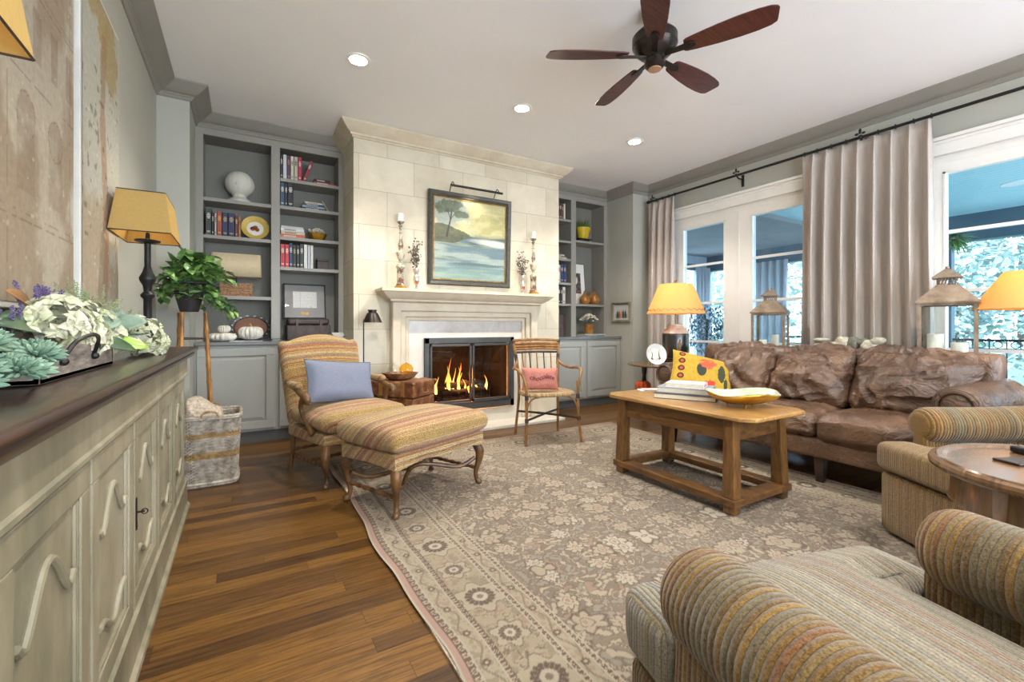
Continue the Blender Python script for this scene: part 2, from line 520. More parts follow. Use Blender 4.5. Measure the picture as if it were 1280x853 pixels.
def leather_mat():
    m, nt, b = nodes('worn_brown_leather')
    v = coords(nt)
    f = noise(nt, v, 2.6, 6, 0.62, 0.6)
    c = ramp(nt, f, [(0.3, srgb((62, 46, 36))), (0.5, srgb((92, 68, 52))), (0.68, srgb((128, 98, 75)))])
    # rubbed paler wear on the upper edges
    f2 = noise(nt, v, 9, 5, 0.7)
    c = mixc(nt, ramp(nt, f2, [(0.52, (0, 0, 0, 1)), (0.8, (0.55, 0.55, 0.55, 1))]), c, srgb((150, 114, 90)))
    L(nt, c, b.inputs['Base Color'])
    b.inputs['Roughness'].default_value = 0.36
    L(nt, ramp(nt, f2, [(0.3, (0.24,) * 3 + (1,)), (0.7, (0.40,) * 3 + (1,))]), b.inputs['Roughness'])
    vo = N(nt, 'ShaderNodeTexVoronoi')
    vo.inputs['Scale'].default_value = 160
    L(nt, v, vo.inputs['Vector'])
    w = noise(nt, v, 14, 5, 0.6, 2.0)
    rd = mathn(nt, 'ABSOLUTE', mathn(nt, 'SUBTRACT', noise(nt, coords(nt, (1, 1, 1.6), rot=(0, 0.5, 0)), 6.5, 3, 0.55, 1.2), 0.5))
    crs = mathn(nt, 'POWER', mathn(nt, 'SUBTRACT', 1.0, mathn(nt, 'MULTIPLY', rd, 4.0)), 3.0)
    bump(nt, b, mathn(nt, 'ADD', mathn(nt, 'ADD', mathn(nt, 'MULTIPLY', vo.outputs['Distance'], 0.10), w), mathn(nt, 'MULTIPLY', crs, 0.55)), 0.5, 0.014)
    return m


M['leather'] = leather_mat()


def beadboard():
    m, nt, b = nodes('teal_beadboard')
    tc = N(nt, 'ShaderNodeTexCoord')
    sp = N(nt, 'ShaderNodeSeparateXYZ')
    L(nt, tc.outputs['Object'], sp.inputs[0])
    w = mathn(nt, 'FRACT', mathn(nt, 'MULTIPLY', sp.outputs['X'], 11.0))
    c = ramp(nt, w, [(0.0, srgb((110, 160, 172))), (0.12, srgb((176, 214, 218))), (1.0, srgb((184, 220, 224)))])
    L(nt, c, b.inputs['Base Color'])
    b.inputs['Roughness'].default_value = 0.45
    return m


M['porch_ceiling'] = beadboard()


def attr_mat(name, rough=0.8, bmp=0.0, bscale=300):
    m, nt, b = nodes(name)
    a = N(nt, 'ShaderNodeAttribute')
    a.attribute_name = 'Col'
    f = noise(nt, coords(nt), bscale, 3, 0.6)
    sh = ramp(nt, f, [(0.3, (0.86,) * 3 + (1,)), (0.7, (1.08,) * 3 + (1,))])
    L(nt, mixc(nt, 1.0, a.outputs['Color'], sh, 'MULTIPLY'), b.inputs['Base Color'])
    b.inputs['Roughness'].default_value = rough
    if bmp:
        bump(nt, b, f, bmp, 0.004)
    return m


M['rug'] = attr_mat('woven_wool_pile', 0.95, 0.5, 330)
M['canvas'] = attr_mat('painted_canvas', 0.55, 0.2, 60)
M['plaster_art'] = attr_mat('distressed_fresco', 0.8, 0.3, 40)
_book = {}


def bookmat(c, rough=0.5):
    k = tuple(c)
    if k not in _book:
        _book[k] = pm('book_cloth', c, None, 30, rough=rough)
    return _book[k]


# ------------------------------------------------------------ mesh building
class MB:
    def __init__(s):
        s.v = []
        s.f = []

    def add(s, vs, fs, mat=None):
        o = len(s.v)
        if mat is not None:
            vs = [mat @ Vector(p) for p in vs]
        s.v.extend([tuple(p) for p in vs])
        s.f.extend([tuple(i + o for i in q) for q in fs])
        return s

    def box(s, x0, x1, y0, y1, z0, z1, mat=None):
        vs = [(x, y, z) for z in (z0, z1) for y in (y0, y1) for x in (x0, x1)]
        fs = [(0, 2, 3, 1), (4, 5, 7, 6), (0, 1, 5, 4), (2, 6, 7, 3), (0, 4, 6, 2), (1, 3, 7, 5)]
        return s.add(vs, fs, mat)

    def cbox(s, c, d, rot=None):
        m = Matrix.Translation(c)
        if rot is not None:
            m = m @ rot
        return s.box(-d[0] / 2, d[0] / 2, -d[1] / 2, d[1] / 2, -d[2] / 2, d[2] / 2, m)

    def tube(s, pts, r, seg=8, caps=True, flat=None):
        pts = [Vector(p) for p in pts]
        n = len(pts)
        rs = r if isinstance(r, (list, tuple)) else [r] * n
        vs = []
        up = None
        for i, p in enumerate(pts):
            a = pts[max(i - 1, 0)]
            b = pts[min(i + 1, n - 1)]
            t = (b - a)
            if t.length < 1e-9:
                t = Vector((0, 0, 1))
            t.normalize()
            if up is None:
                up = Vector((0, 0, 1)) if abs(t.z) < 0.9 else Vector((1, 0, 0))
            x = up.cross(t)
            if x.length < 1e-6:
                x = Vector((1, 0, 0)).cross(t)
            x.normalize()
            y = t.cross(x)
            up = y.copy()
            for k in range(seg):
                an = 2 * pi * k / seg
                fx = flat[0] if flat else 1
                fy = flat[1] if flat else 1
                vs.append(p + (x * cos(an) * fx + y * sin(an) * fy) * rs[i])
        fs = []
        for i in range(n - 1):
            for k in range(seg):
                a = i * seg + k
                b = i * seg + (k + 1) % seg
                fs.append((a, b, b + seg, a + seg))
        if caps:
            fs.append(tuple(reversed(range(seg))))
            fs.append(tuple(range((n - 1) * seg, n * seg)))
        return s.add(vs, fs)

    def lathe(s, prof, c=(0, 0, 0), seg=24, mat=None, sx=1, sy=1, lobes=0, lob=0.0):
        vs = []
        for (r, z) in prof:
            for k in range(seg):
                a = 2 * pi * k / seg
                rr = r * (1 - lob * abs(sin(a * lobes / 2.0)) ** 3) if lobes else r
                vs.append((c[0] + rr * cos(a) * sx, c[1] + rr * sin(a) * sy, c[2] + z))
        fs = []
        n = len(prof)
        for i in range(n - 1):
            for k in range(seg):
                a = i * seg + k
                b = i * seg + (k + 1) % seg
                fs.append((a, b, b + seg, a + seg))
        if prof[0][0] > 1e-5:
            fs.append(tuple(reversed(range(seg))))
        if prof[-1][0] > 1e-5:
            fs.append(tuple(range((n - 1) * seg, n * seg)))
        return s.add(vs, fs, mat)

    def prism(s, poly, d, plane='xz', at=0.0, mat=None):
        """extrude a 2D outline; plane xz -> along y, xy -> along z, yz -> along x"""
        n = len(poly)

        def P(a, b, t):
            return {'xz': (a, t, b), 'xy': (a, b, t), 'yz': (t, a, b)}[plane]
        vs = [P(a, b, at) for a, b in poly] + [P(a, b, at + d) for a, b in poly]
        fs = [tuple(reversed(range(n))), tuple(range(n, 2 * n))]
        for i in range(n):
            j = (i + 1) % n
            fs.append((i, j, j + n, i + n))
        return s.add(vs, fs, mat)

    def sphere(s, c, r, seg=16, rings=10, sc=(1, 1, 1), mat=None):
        prof = [(max(r * sin(pi * i / rings), 0), -r * cos(pi * i / rings)) for i in range(rings + 1)]
        vs = []
        m = Matrix.Translation(c) @ (mat or Matrix.Identity(4)) @ Matrix.Diagonal((sc[0], sc[1], sc[2], 1))
        return s.lathe(prof, (0, 0, 0), seg, m)

    def loft(s, rings, closed=True, caps=True):
        n = len(rings[0])
        vs = [p for r in rings for p in r]
        fs = []
        for i in range(len(rings) - 1):
            for k in range(n if closed else n - 1):
                a = i * n + k
                b = i * n + (k + 1) % n
                fs.append((a, b, b + n, a + n))
        if caps:
            fs.append(tuple(reversed(range(n))))
            fs.append(tuple(range((len(rings) - 1) * n, len(rings) * n)))
        return s.add(vs, fs)

    def soft(s, c, d, r=0.04, n=10, puff=(0, 0, 0), fn=None, mat=None):
        """rounded, optionally puffed box: centre c, size d"""
        hx, hy, hz = d[0] / 2, d[1] / 2, d[2] / 2
        r = min(r, hx, hy, hz)
        key = {}
        vs = []
        fs = []
        g = [-1 + 2.0 * i / n for i in range(n + 1)]
        # denser near the edges
        g = [math.copysign(abs(t) ** 0.8, t) for t in g]

        def vert(x, y, z):
            k = (round(x, 5), round(y, 5), round(z, 5))
            if k in key:
                return key[k]
            p = Vector((x * hx, y * hy, z * hz))
            q = Vector((max(-hx + r, min(hx - r, p.x)), max(-hy + r, min(hy - r, p.y)), max(-hz + r, min(hz - r, p.z))))
            e = p - q
            if e.length > 1e-9:
                p = q + e.normalized() * r
            bx = (1 - y * y) * (1 - z * z)
            by = (1 - x * x) * (1 - z * z)
            bz = (1 - x * x) * (1 - y * y)
            p.x += x * puff[0] * bx
            p.y += y * puff[1] * by
            p.z += z * puff[2] * bz
            if fn:
                p = Vector(fn(p, (x, y, z)))
            p = p + Vector(c)
            vs.append(p)
            key[k] = len(vs) - 1
            return key[k]
        for ax in range(3):
            for sg in (-1, 1):
                for i in range(n):
                    for j in range(n):
                        q = []
                        for (a, b) in ((g[i], g[j]), (g[i + 1], g[j]), (g[i + 1], g[j + 1]), (g[i], g[j + 1])):
                            t = [a, b]
                            t.insert(ax, sg)
                            q.append(vert(*t))
                        # orientation: ax0 (y,z) + ; ax1 (x,z) - ; ax2 (x,y) +
                        flip = (sg < 0) ^ (ax == 1)
                        fs.append(tuple(reversed(q)) if flip else tuple(q))
        return s.add(vs, fs, mat)

    def leaf(s, p, d, up, ln, wd, curl=0.15, fold=0.12):
        """a pointed leaf blade from p along d"""
        p = Vector(p)
        d = Vector(d).normalized()
        up = Vector(up)
        sd = d.cross(up)
        if sd.length < 1e-4:
            sd = d.cross(Vector((1, 0, 0.3)))
        sd.normalize()
        nn = sd.cross(d).normalized()
        vs = []
        st = [(0, 0.06), (0.25, 0.8), (0.5, 1.0), (0.78, 0.6), (1.0, 0.02)]
        for t, w in st:
            c = p + d * ln * t - nn * curl * ln * t * t
            vs += [c - sd * wd * w * 0.5 + nn * fold * wd * w, c, c + sd * wd * w * 0.5 + nn * fold * wd * w]
        fs = []
        for i in range(4):
            a = i * 3
            fs += [(a, a + 1, a + 4, a + 3), (a + 1, a + 2, a + 5, a + 4)]
        return s.add(vs, fs)

    def build(s, name, mat, parent=None, smooth=True, angle=40, bevel=0, bseg=2, solid=0, fix=False, sub=0):
        me = bpy.data.meshes.new(name)
        me.from_pydata(s.v, [], s.f)
        me.validate()
        if fix:
            import bmesh
            bm = bmesh.new()
            bm.from_mesh(me)
            bmesh.ops.recalc_face_normals(bm, faces=bm.faces)
            bm.to_mesh(me)
            bm.free()
        if smooth:
            me.shade_smooth()
            me.set_sharp_from_angle(angle=radians(angle))
        me.materials.append(mat)
        o = bpy.data.objects.new(name, me)
        COL.objects.link(o)
        if parent:
            o.parent = parent
        if bevel:
            bv = o.modifiers.new('bevel', 'BEVEL')
            bv.width = bevel
            bv.segments = bseg
            bv.limit_method = 'ANGLE'
            bv.angle_limit = radians(35)
        if solid:
            so = o.modifiers.new('solid', 'SOLIDIFY')
            so.thickness = solid
            so.offset = 0
        if sub:
            sb = o.modifiers.new('sub', 'SUBSURF')
            sb.levels = sb.render_levels = sub
        return o


def empty(name, loc, rz=0, rot=None):
    o = bpy.data.objects.new(name, None)
    o.location = loc
    o.rotation_euler = rot or (0, 0, rz)
    o.empty_display_size = 0.05
    COL.objects.link(o)
    return o


def tag(o, label, cat, group=None, kind=None):
    if label:
        o['label'] = label
    if cat:
        o['category'] = cat
    if group:
        o['group'] = group
    if kind:
        o['kind'] = kind
    return o


def thing(name, label, cat, loc=(0, 0, 0), rz=0, group=None, rot=None):
    return tag(empty(name, loc, rz, rot), label, cat, group)


def struct(mb, name, mat, parent=None, **kw):
    o = mb.build(name, mat, parent, **kw)
    if not parent:
        o['kind'] = 'structure'
    return o


def kids(o):
    return [c for c in bpy.data.objects if c.parent == o]


def copy_tree(o, parent=None):
    c = o.copy()
    COL.objects.link(c)
    c.parent = parent
    for ch in kids(o):
        copy_tree(ch, c)
    return c


def rotm(axis, deg):
    return Matrix.Rotation(radians(deg), 4, axis)


# ------------------------------------------------------------ numpy picture grids
def vnoise(x, y, seed=0):
    rs = np.random.RandomState(seed)
    tab = rs.rand(64, 64)
    xi = np.floor(x).astype(int)
    yi = np.floor(y).astype(int)
    fx = x - xi
    fy = y - yi
    fx = fx * fx * (3 - 2 * fx)
    fy = fy * fy * (3 - 2 * fy)
    a = tab[xi % 64, yi % 64]
    b = tab[(xi + 1) % 64, yi % 64]
    c = tab[xi % 64, (yi + 1) % 64]
    d = tab[(xi + 1) % 64, (yi + 1) % 64]
    return (a * (1 - fx) + b * fx) * (1 - fy) + (c * (1 - fx) + d * fx) * fy


def fbm(x, y, seed=0, o=4):
    t = 0
    a = 0.5
    for i in range(o):
        t = t + a * vnoise(x * 2 ** i, y * 2 ** i, seed + i)
        a *= 0.5
    return t / (1 - 0.5 ** o)


def lin(c):
    return np.array(srgb(c)[:3])


def mix(a, b, t):
    t = np.clip(t, 0, 1)[..., None]
    return a * (1 - t) + b * t


def sstep(a, b, x):
    t = np.clip((x - a) / (b - a), 0, 1)
    return t * t * (3 - 2 * t)


def picture(name, mat, w, h, nx, ny, fn, parent=None, plane='xz', zfn=None, thick=0.0):
    """a grid w x h whose points carry the colours of fn(u, v) (metres)"""
    u = np.linspace(0, w, nx)
    v = np.linspace(0, h, ny)
    U, V = np.meshgrid(u, v)
    colr = fn(U, V)
    Z = zfn(U, V) if zfn is not None else np.zeros_like(U)
    if plane == 'xz':
        P = np.stack([U, Z, V], -1)
    elif plane == 'yz':
        P = np.stack([Z, U, V], -1)
    else:
        P = np.stack([U, V, Z], -1)
    me = bpy.data.meshes.new(name)
    nv = nx * ny
    idx = np.arange(nv).reshape(ny, nx)
    quads = np.stack([idx[:-1, :-1], idx[:-1, 1:], idx[1:, 1:], idx[1:, :-1]], -1).reshape(-1, 4)
    me.vertices.add(nv)
    me.vertices.foreach_set('co', P.reshape(-1).astype(np.float32))
    nf = len(quads)
    me.loops.add(nf * 4)
    me.loops.foreach_set('vertex_index', quads.reshape(-1).astype(np.int32))
    me.polygons.add(nf)
    me.polygons.foreach_set('loop_start', (np.arange(nf) * 4).astype(np.int32))
    me.update(calc_edges=True)
    at = me.color_attributes.new('Col', 'FLOAT_COLOR', 'POINT')
    rgba = np.concatenate([colr.reshape(-1, 3), np.ones((nv, 1))], 1)
    at.data.foreach_set('color', rgba.reshape(-1).astype(np.float32))
    me.materials.append(mat)
    me.shade_smooth()
    o = bpy.data.objects.new(name, me)
    COL.objects.link(o)
    if parent:
        o.parent = parent
    return o

# ============================================================ THE ROOM
H = 2.98
LW, RW = -0.585, 4.82          # side walls
BY = 5.22                      # back of the bookcase niches
WT = 0.12
b = MB().box(LW - WT, RW + WT, -2.6 - WT, BY + WT, -0.08, 0.0)
struct(b, 'floor', M['floor'], smooth=False)
b = MB().box(LW - WT, RW + WT, -2.6 - WT, BY + WT, H, H + 0.1)
struct(b, 'ceiling', M['ceiling'], smooth=False)
b = MB().box(LW - WT, LW, -2.6 - WT, BY + WT, 0, H)
struct(b, 'wall_left', M['wall'], smooth=False)
b = MB().box(LW, RW, BY, BY + WT, 0, H)
struct(b, 'wall_far', M['wall'], smooth=False)
b = MB().box(LW, -0.374, 4.42, BY, 0, H)
struct(b, 'wall_pier_left', M['wall'], smooth=False)
b = MB().box(4.534, RW, 4.42, BY, 0, H)
struct(b, 'wall_pier_right', M['wall'], smooth=False)
# right wall with the french door openings: y 1.91-4.02 (left unit), -1.2..1.45 (right unit)
OP = [(-1.30, 1.50), (2.05, 4.02)]
b = MB()
b.box(RW, RW + WT, -2.6, OP[0][0], 0, H)
b.box(RW, RW + WT, OP[0][1], OP[1][0], 0, H)
b.box(RW, RW + WT, OP[1][1], BY, 0, H)
for o0, o1 in OP:
    b.box(RW, RW + WT, o0, o1, 2.46, H)
struct(b, 'wall_right', M['wall'], smooth=False)
# near wall behind the camera with a wide window
b = MB()
b.box(LW, -0.3, -2.72, -2.6, 0, H).box(4.5, RW, -2.72, -2.6, 0, H)
b.box(-0.3, 4.5, -2.72, -2.6, 0, 0.4).box(-0.3, 4.5, -2.72, -2.6, 2.6, H)
struct(b, 'wall_near', M['wall'], smooth=False)
b = MB()
for x in (-0.3, 1.26, 2.82, 4.42):
    b.box(x, x + 0.08, -2.70, -2.63, 0.4, 2.6)
b.box(-0.3, 4.5, -2.70, -2.63, 1.46, 1.52)
b.box(-0.3, 4.5, -2.70, -2.63, 0.4, 0.47).box(-0.3, 4.5, -2.70, -2.63, 2.53, 2.6)
struct(b, 'window_3', M['white'], smooth=False)


# ---- crown moulding: profile (out from wall, down from ceiling)
CROWN = [(0, 0), (0.13, 0), (0.13, 0.012), (0.118, 0.02), (0.112, 0.026), (0.09, 0.045), (0.062, 0.066), (0.04, 0.078),
         (0.032, 0.080), (0.032, 0.088), (0.022, 0.094), (0.018, 0.104), (0.010, 0.112), (0, 0.112)]


def sweep(path, prof, z, closed=False, side=1):
    """path: plan points; profile offset to the left*side of travel, mitred"""
    n = len(path)
    rings = []
    for i, p in enumerate(path):
        p = Vector((p[0], p[1]))
        d0 = (p - Vector(path[i - 1])).normalized() if i > 0 else None
        d1 = (Vector(path[i + 1]) - p).normalized() if i < n - 1 else None
        if d0 is None:
            d0 = d1
        if d1 is None:
            d1 = d0
        n0 = Vector((-d0.y, d0.x)) * side
        n1 = Vector((-d1.y, d1.x)) * side
        m = (n0 + n1)
        m = m / max(m.dot(n0), 1e-6) if m.length > 1e-6 else n0
        rings.append([(p.x + m.x * o, p.y + m.y * o, z - dn) for o, dn in prof])
    mb = MB()
    mb.loft(rings)
    return mb


path = [(LW, -2.6), (LW, 4.42), (-0.374, 4.42), (-0.374, 4.93), (0.888, 4.93)]
struct(sweep(path, CROWN, H, side=-1), 'trim_1', M['trim_grey'], fix=True, angle=25)
path = [(3.285, 4.93), (4.534, 4.93), (4.534, 4.42), (RW, 4.42), (RW, -2.6), (LW, -2.6)]
struct(sweep(path, CROWN, H, side=-1), 'trim_2', M['trim_grey'], fix=True, angle=25)
# small frieze bead below the crown, on the right wall
BEAD = [(0, 0), (0.014, 0), (0.014, 0.02), (0.006, 0.028), (0, 0.028)]
BASE = [(0, 0), (0.012, 0), (0.018, 0.012), (0.018, 0.13), (0, 0.13)]
struct(sweep([(LW, 0.2), (LW, -2.6)], BASE, 0.13, side=1), 'baseboard_near', M['trim_grey'], fix=True)
struct(sweep([(LW, 3.3), (LW, 4.42), (-0.374, 4.42)], BASE, 0.13, side=-1), 'baseboard_left', M['trim_grey'], fix=True)
struct(sweep([(4.534, 4.62), (4.534, 4.42), (RW, 4.42), (RW, 4.12)], BASE, 0.13, side=-1), 'baseboard_right', M['trim_grey'], fix=True)

# ---- chimney breast
CX0, CX1, CY = 0.888, 3.285, 4.42
FB = (1.60, 2.58, 0.17, 0.93)       # firebox opening
b = MB()
b.box(CX0, FB[0], CY, BY, 0, H).box(FB[1], CX1, CY, BY, 0, H)
b.box(FB[0], FB[1], CY, BY, FB[3], H).box(FB[0], FB[1], CY, BY, 0, FB[2])
struct(b, 'wall_chimney', M['stone'], smooth=False)
b = MB()
b.box(FB[0] - 0.0, FB[1] + 0.0, BY - 0.2, BY - 0.19, FB[2], FB[3])
b.box(FB[0], FB[0] + 0.01, CY + 0.05, BY - 0.2, FB[2], FB[3]).box(FB[1] - 0.01, FB[1], CY + 0.05, BY - 0.2, FB[2], FB[3])
b.box(FB[0], FB[1], CY + 0.05, BY - 0.2, FB[3] - 0.01, FB[3]).box(FB[0], FB[1], CY + 0.05, BY - 0.2, FB[2], FB[2] + 0.01)
struct(b, 'wall_firebox', M['soot'], smooth=False)
SCR = [(0, 0), (0.125, 0), (0.125, 0.018), (0.115, 0.03), (0.09, 0.055), (0.06, 0.08), (0.038, 0.09), (0.034, 0.105), (0.016, 0.112), (0.012, 0.123), (0, 0.125)]
struct(sweep([(CX0, 4.93), (CX0, CY), (CX1, CY), (CX1, 4.93)], SCR, H - 0.002, side=-1), 'trim_3', M['cast'], fix=True, angle=25)
b = MB().box(CX0 - 0.02, 3.14, 4.10, CY, 0.0, 0.03)
struct(b, 'trim_4', M['hearth'], smooth=False, bevel=0.004)

# ---- mantel (cast stone surround)
mt = thing('fireplace_mantel', 'cast stone mantelpiece with stepped surround around the fire', 'mantel', (2.07, CY, 0))
MS = [(0, 0), (0.22, 0), (0.22, 0.028), (0.205, 0.034), (0.195, 0.046), (0.16, 0.075), (0.125, 0.095), (0.11, 0.10), (0.11, 0.115), (0.09, 0.125), (0, 0.125)]
hw = 0.79


def local_sweep(path, prof, z, name, mat, parent, **kw):
    o = sweep(path, prof, z, side=-1).build(name, mat, parent, fix=True, angle=25, **kw)
    return o


local_sweep([(-hw + 0.03, 0), (-hw + 0.03, -0.03), (hw - 0.03, -0.03), (hw - 0.03, 0)], MS, 1.43, 'mantel_shelf', M['cast'], mt)
# surround legs + header as nested stepped frames
for k, (o, i, dy) in enumerate(((0.84, 0.755, 0.10), (0.755, 0.70, 0.075), (0.70, 0.66, 0.05))):
    pts_o = 1.305 - (0.84 - o)
    pts_i = 1.305 - (0.84 - i)
    mb = MB()
    mb.prism([(-o, 0.03), (-o, pts_o), (o, pts_o), (o, 0.03), (i, 0.03), (i, pts_i), (-i, pts_i), (-i, 0.03)], dy, 'xz', -dy)
    mb.build('surround_moulding', M['cast'], mt, bevel=0.012, bseg=3)
b = MB()
x0, x1 = FB[0] - 2.07, FB[1] - 2.07
b.box(-0.66, 0.66, -0.028, 0, 1.0, 1.135)
b.build('frieze_panel', M['caststone_white'], mt, smooth=False)
b = MB()
b.box(-0.66, x0 - 0.02, -0.034, 0, 0.03, 1.0).box(x1 + 0.02, 0.66, -0.034, 0, 0.03, 1.0)
b.box(x0 - 0.02, x1 + 0.02, -0.034, 0, 0.945, 1.0).box(x0 - 0.02, x1 + 0.02, -0.034, 0, 0.03, 0.17)
b.build('slip', M['hearth'], mt, smooth=False)

# ---- glass fire screen
fs = thing('fireplace_screen', 'dark metal fire screen with two glass doors', 'fire screen', (2.09, CY - 0.036, 0))
zb, zt = 0.185, 0.95
w = 0.525
b = MB()
b.box(-w, w, -0.03, 0, zt - 0.06, zt).box(-w, w, -0.03, 0, zb, zb + 0.075)
b.box(-w, -w + 0.05, -0.03, 0, zb, zt).box(w - 0.05, w, -0.03, 0, zb, zt)
b.build('frame', M['fbx'], fs, bevel=0.004)
for s in (-1, 1):
    d0, d1 = (-w + 0.055, -0.006) if s < 0 else (0.006, w - 0.055)
    b = MB()
    z0, z1 = zb + 0.08, zt - 0.065
    b.box(d0, d1, -0.038, -0.012, z1 - 0.025, z1).box(d0, d1, -0.038, -0.012, z0, z0 + 0.03)
    b.box(d0, d0 + 0.022, -0.038, -0.012, z0, z1).box(d1 - 0.022, d1, -0.038, -0.012, z0, z1)
    dr = b.build('door', M['fbx'], fs, bevel=0.003)
    MB().box(d0 + 0.02, d1 - 0.02, -0.026, -0.022, z0 + 0.02, z1 - 0.02).build('glass_pane', M['fire_glass'], dr, smooth=False)
    MB().tube([(s * 0.016, -0.045, 0.50), (s * 0.016, -0.055, 0.53), (s * 0.016, -0.055, 0.63), (s * 0.016, -0.045, 0.66)], 0.005, 6).build('handle', M['black'], dr)

# ---- grate, logs, flames
g = thing('fire_grate', 'black iron grate holding the fire logs', 'fire grate', (2.12, 4.70, FB[2] + 0.01))
b = MB()
for i in range(7):
    x = -0.27 + i * 0.09
    b.tube([(x, -0.14, 0.16), (x, -0.13, 0.10), (x, 0.12, 0.10), (x, 0.14, 0.15)], 0.008, 6)
b.build('bars', M['black'], g)
b = MB()
b.tube([(-0.32, -0.1, 0.09), (0.32, -0.1, 0.09)], 0.009, 6).tube([(-0.32, 0.1, 0.09), (0.32, 0.1, 0.09)], 0.009, 6)
for x in (-0.3, 0.3):
    b.tube([(x, -0.14, 0.20), (x, -0.12, 0.09), (x, -0.15, 0.0)], 0.010, 6).tube([(x, 0.1, 0.09), (x, 0.12, 0.0)], 0.009, 6)
b.build('legs', M['black'], g)
for i, (x, y, z, ln, an, r) in enumerate(((0, -0.07, 0.155, 0.56, 4, 0.045), (0.02, 0.06, 0.16, 0.6, -5, 0.05), (0.03, 0.0, 0.235, 0.46, 12, 0.04))):
    mb = MB()
    pts = []
    for k in range(7):
        t = -0.5 + k / 6
        pts.append((x + ln * t * cos(radians(an)), y + ln * t * sin(radians(an)), z + 0.008 * sin(k * 2.1 + i)))
    mb.tube(pts, [r * (0.9 + 0.12 * sin(k * 1.7 + i)) for k in range(7)], 10)
    o = mb.build('fire_log', M['soot'])
    o.location = (2.12, 4.70, FB[2] + 0.01)
    tag(o, ['charred log at the front of the grate behind the glass doors', 'charred log at the back of the grate behind the glass doors',
            'charred log lying topmost across the two others in the grate'][i], 'log', 'logs in the fireplace')
mb = MB()
rnd = random.Random(3)
for i in range(17):
    x = 2.12 + rnd.gauss(0.0, 0.17)
    x = max(1.82, min(2.44, x))
    y = 4.64 + rnd.uniform(-0.06, 0.12)
    h = rnd.uniform(0.08, 0.18) + (0.24 if abs(x - 2.0) < 0.13 else 0.02) * rnd.uniform(0.5, 1)
    r0 = rnd.uniform(0.018, 0.032)
    ph = rnd.uniform(0, 6)
    pts = []
    rs = []
    for k in range(9):
        t = k / 8
        pts.append((x + 0.03 * sin(ph + t * 4) * t, y, FB[2] + 0.15 + h * t))
        rs.append(max(0.001, r0 * (1 - t) ** 0.7 * (0.7 + 0.6 * sin(pi * min(1, t * 1.6)))))
    mb.tube(pts, rs, 8, flat=(1, 0.5))
o = mb.build('flames', M['flame'])
tag(o, 'orange flames rising from the logs behind glass', 'fire', kind='stuff')
mb = MB()
for i in range(60):
    mb.sphere((2.12 + rnd.uniform(-0.3, 0.3), 4.70 + rnd.uniform(-0.14, 0.1), FB[2] + 0.025 + rnd.uniform(0, 0.02)), rnd.uniform(0.01, 0.022), 6, 4)
o = mb.build('embers', M['ember'])
tag(o, 'glowing embers spread under the fire grate', 'embers', kind='stuff')
point('fire_glow', (2.1, 4.60, 0.52), 9, (1.0, 0.45, 0.15), 0.08)

# ============================================================ BUILT-IN BOOKCASES (upper) and CABINETS (lower)
SY = 4.93


def bookcase(name, label, x0, x1, cols, ctop):
    """cols: list of (xa, xb, [shelf tops]) openings"""
    t = thing(name, label, 'bookcase', ((x0 + x1) / 2, BY - 0.004, ctop))
    ox, oy, oz = t.location
    top = 2.81
    b = MB()
    xs = [x0]
    for xa, xb, _ in cols:
        xs += [xa, xb]
    xs.append(x1)
    for i in range(0, len(xs), 2):
        b.box(xs[i] - ox, xs[i + 1] - ox, SY - oy, SY - oy + 0.022, 0, 2.97 - oz)
    for xa, xb, _ in cols:
        b.box(xa - ox, xb - ox, SY - oy, SY - oy + 0.022, top - oz, 2.97 - oz)
    b.build('face_frame', M['trim_grey'], t, smooth=False)
    b = MB()
    for i in range(0, len(xs), 2):
        m = (xs[i] + xs[i + 1]) / 2
        if i == 0:
            b.box(x0 + 0.003 - ox, xs[1] - ox, SY - oy + 0.022, 0, 0, 2.95 - oz)
        elif i == len(xs) - 2:
            b.box(xs[i] - ox, x1 - 0.003 - ox, SY - oy + 0.022, 0, 0, 2.95 - oz)
        else:
            b.box(xs[i] - ox, xs[i + 1] - ox, SY - oy + 0.022, 0, 0, 2.95 - oz)
    b.build('side_panel', M['trim_grey'], t, smooth=False)
    b = MB()
    for xa, xb, _ in cols:
        b.box(xa - ox, xb - ox, -0.012, 0, 0, top - oz)
        b.box(xa - ox, xb - ox, SY - oy + 0.022, 0, top - oz, top - oz + 0.02)
    b.build('back_panel', M['niche'], t, smooth=False)
    for xa, xb, sh in cols:
        for z in sh:
            MB().box(xa + 0.001 - ox, xb - 0.001 - ox, SY - oy + 0.004, -0.012, z - 0.032 - oz, z - oz).build('shelf', M['trim_grey'], t, smooth=False, bevel=0.002)
    return t


def raised_door(parent, xa, xb, z0, z1, y, name='door', mat=None, groups=True):
    """shaker-framed raised panel door, face at local y, looking to -y"""
    mat = mat or M['cab']
    fw = 0.07
    b = MB()
    b.box(xa, xb, y, y + 0.02, z1 - fw, z1).box(xa, xb, y, y + 0.02, z0, z0 + fw)
    b.box(xa, xa + fw, y, y + 0.02, z0 + fw, z1 - fw).box(xb - fw, xb, y, y + 0.02, z0 + fw, z1 - fw)
    d = b.build(name, mat, parent, bevel=0.003, smooth=False)
    a0, a1, c0, c1 = xa + fw, xb - fw, z0 + fw, z1 - fw
    e = 0.035
    yb, yf = y + 0.014, y + 0.003
    vs = [(a0, yb, c0), (a1, yb, c0), (a1, yb, c1), (a0, yb, c1), (a0 + e, yf, c0 + e), (a1 - e, yf, c0 + e), (a1 - e, yf, c1 - e), (a0 + e, yf, c1 - e)]
    fs = [(4, 5, 6, 7), (0, 1, 5, 4), (1, 2, 6, 5), (2, 3, 7, 6), (3, 0, 4, 7)]
    MB().add(vs, fs).build('raised_panel', mat, d, smooth=False)
    return d


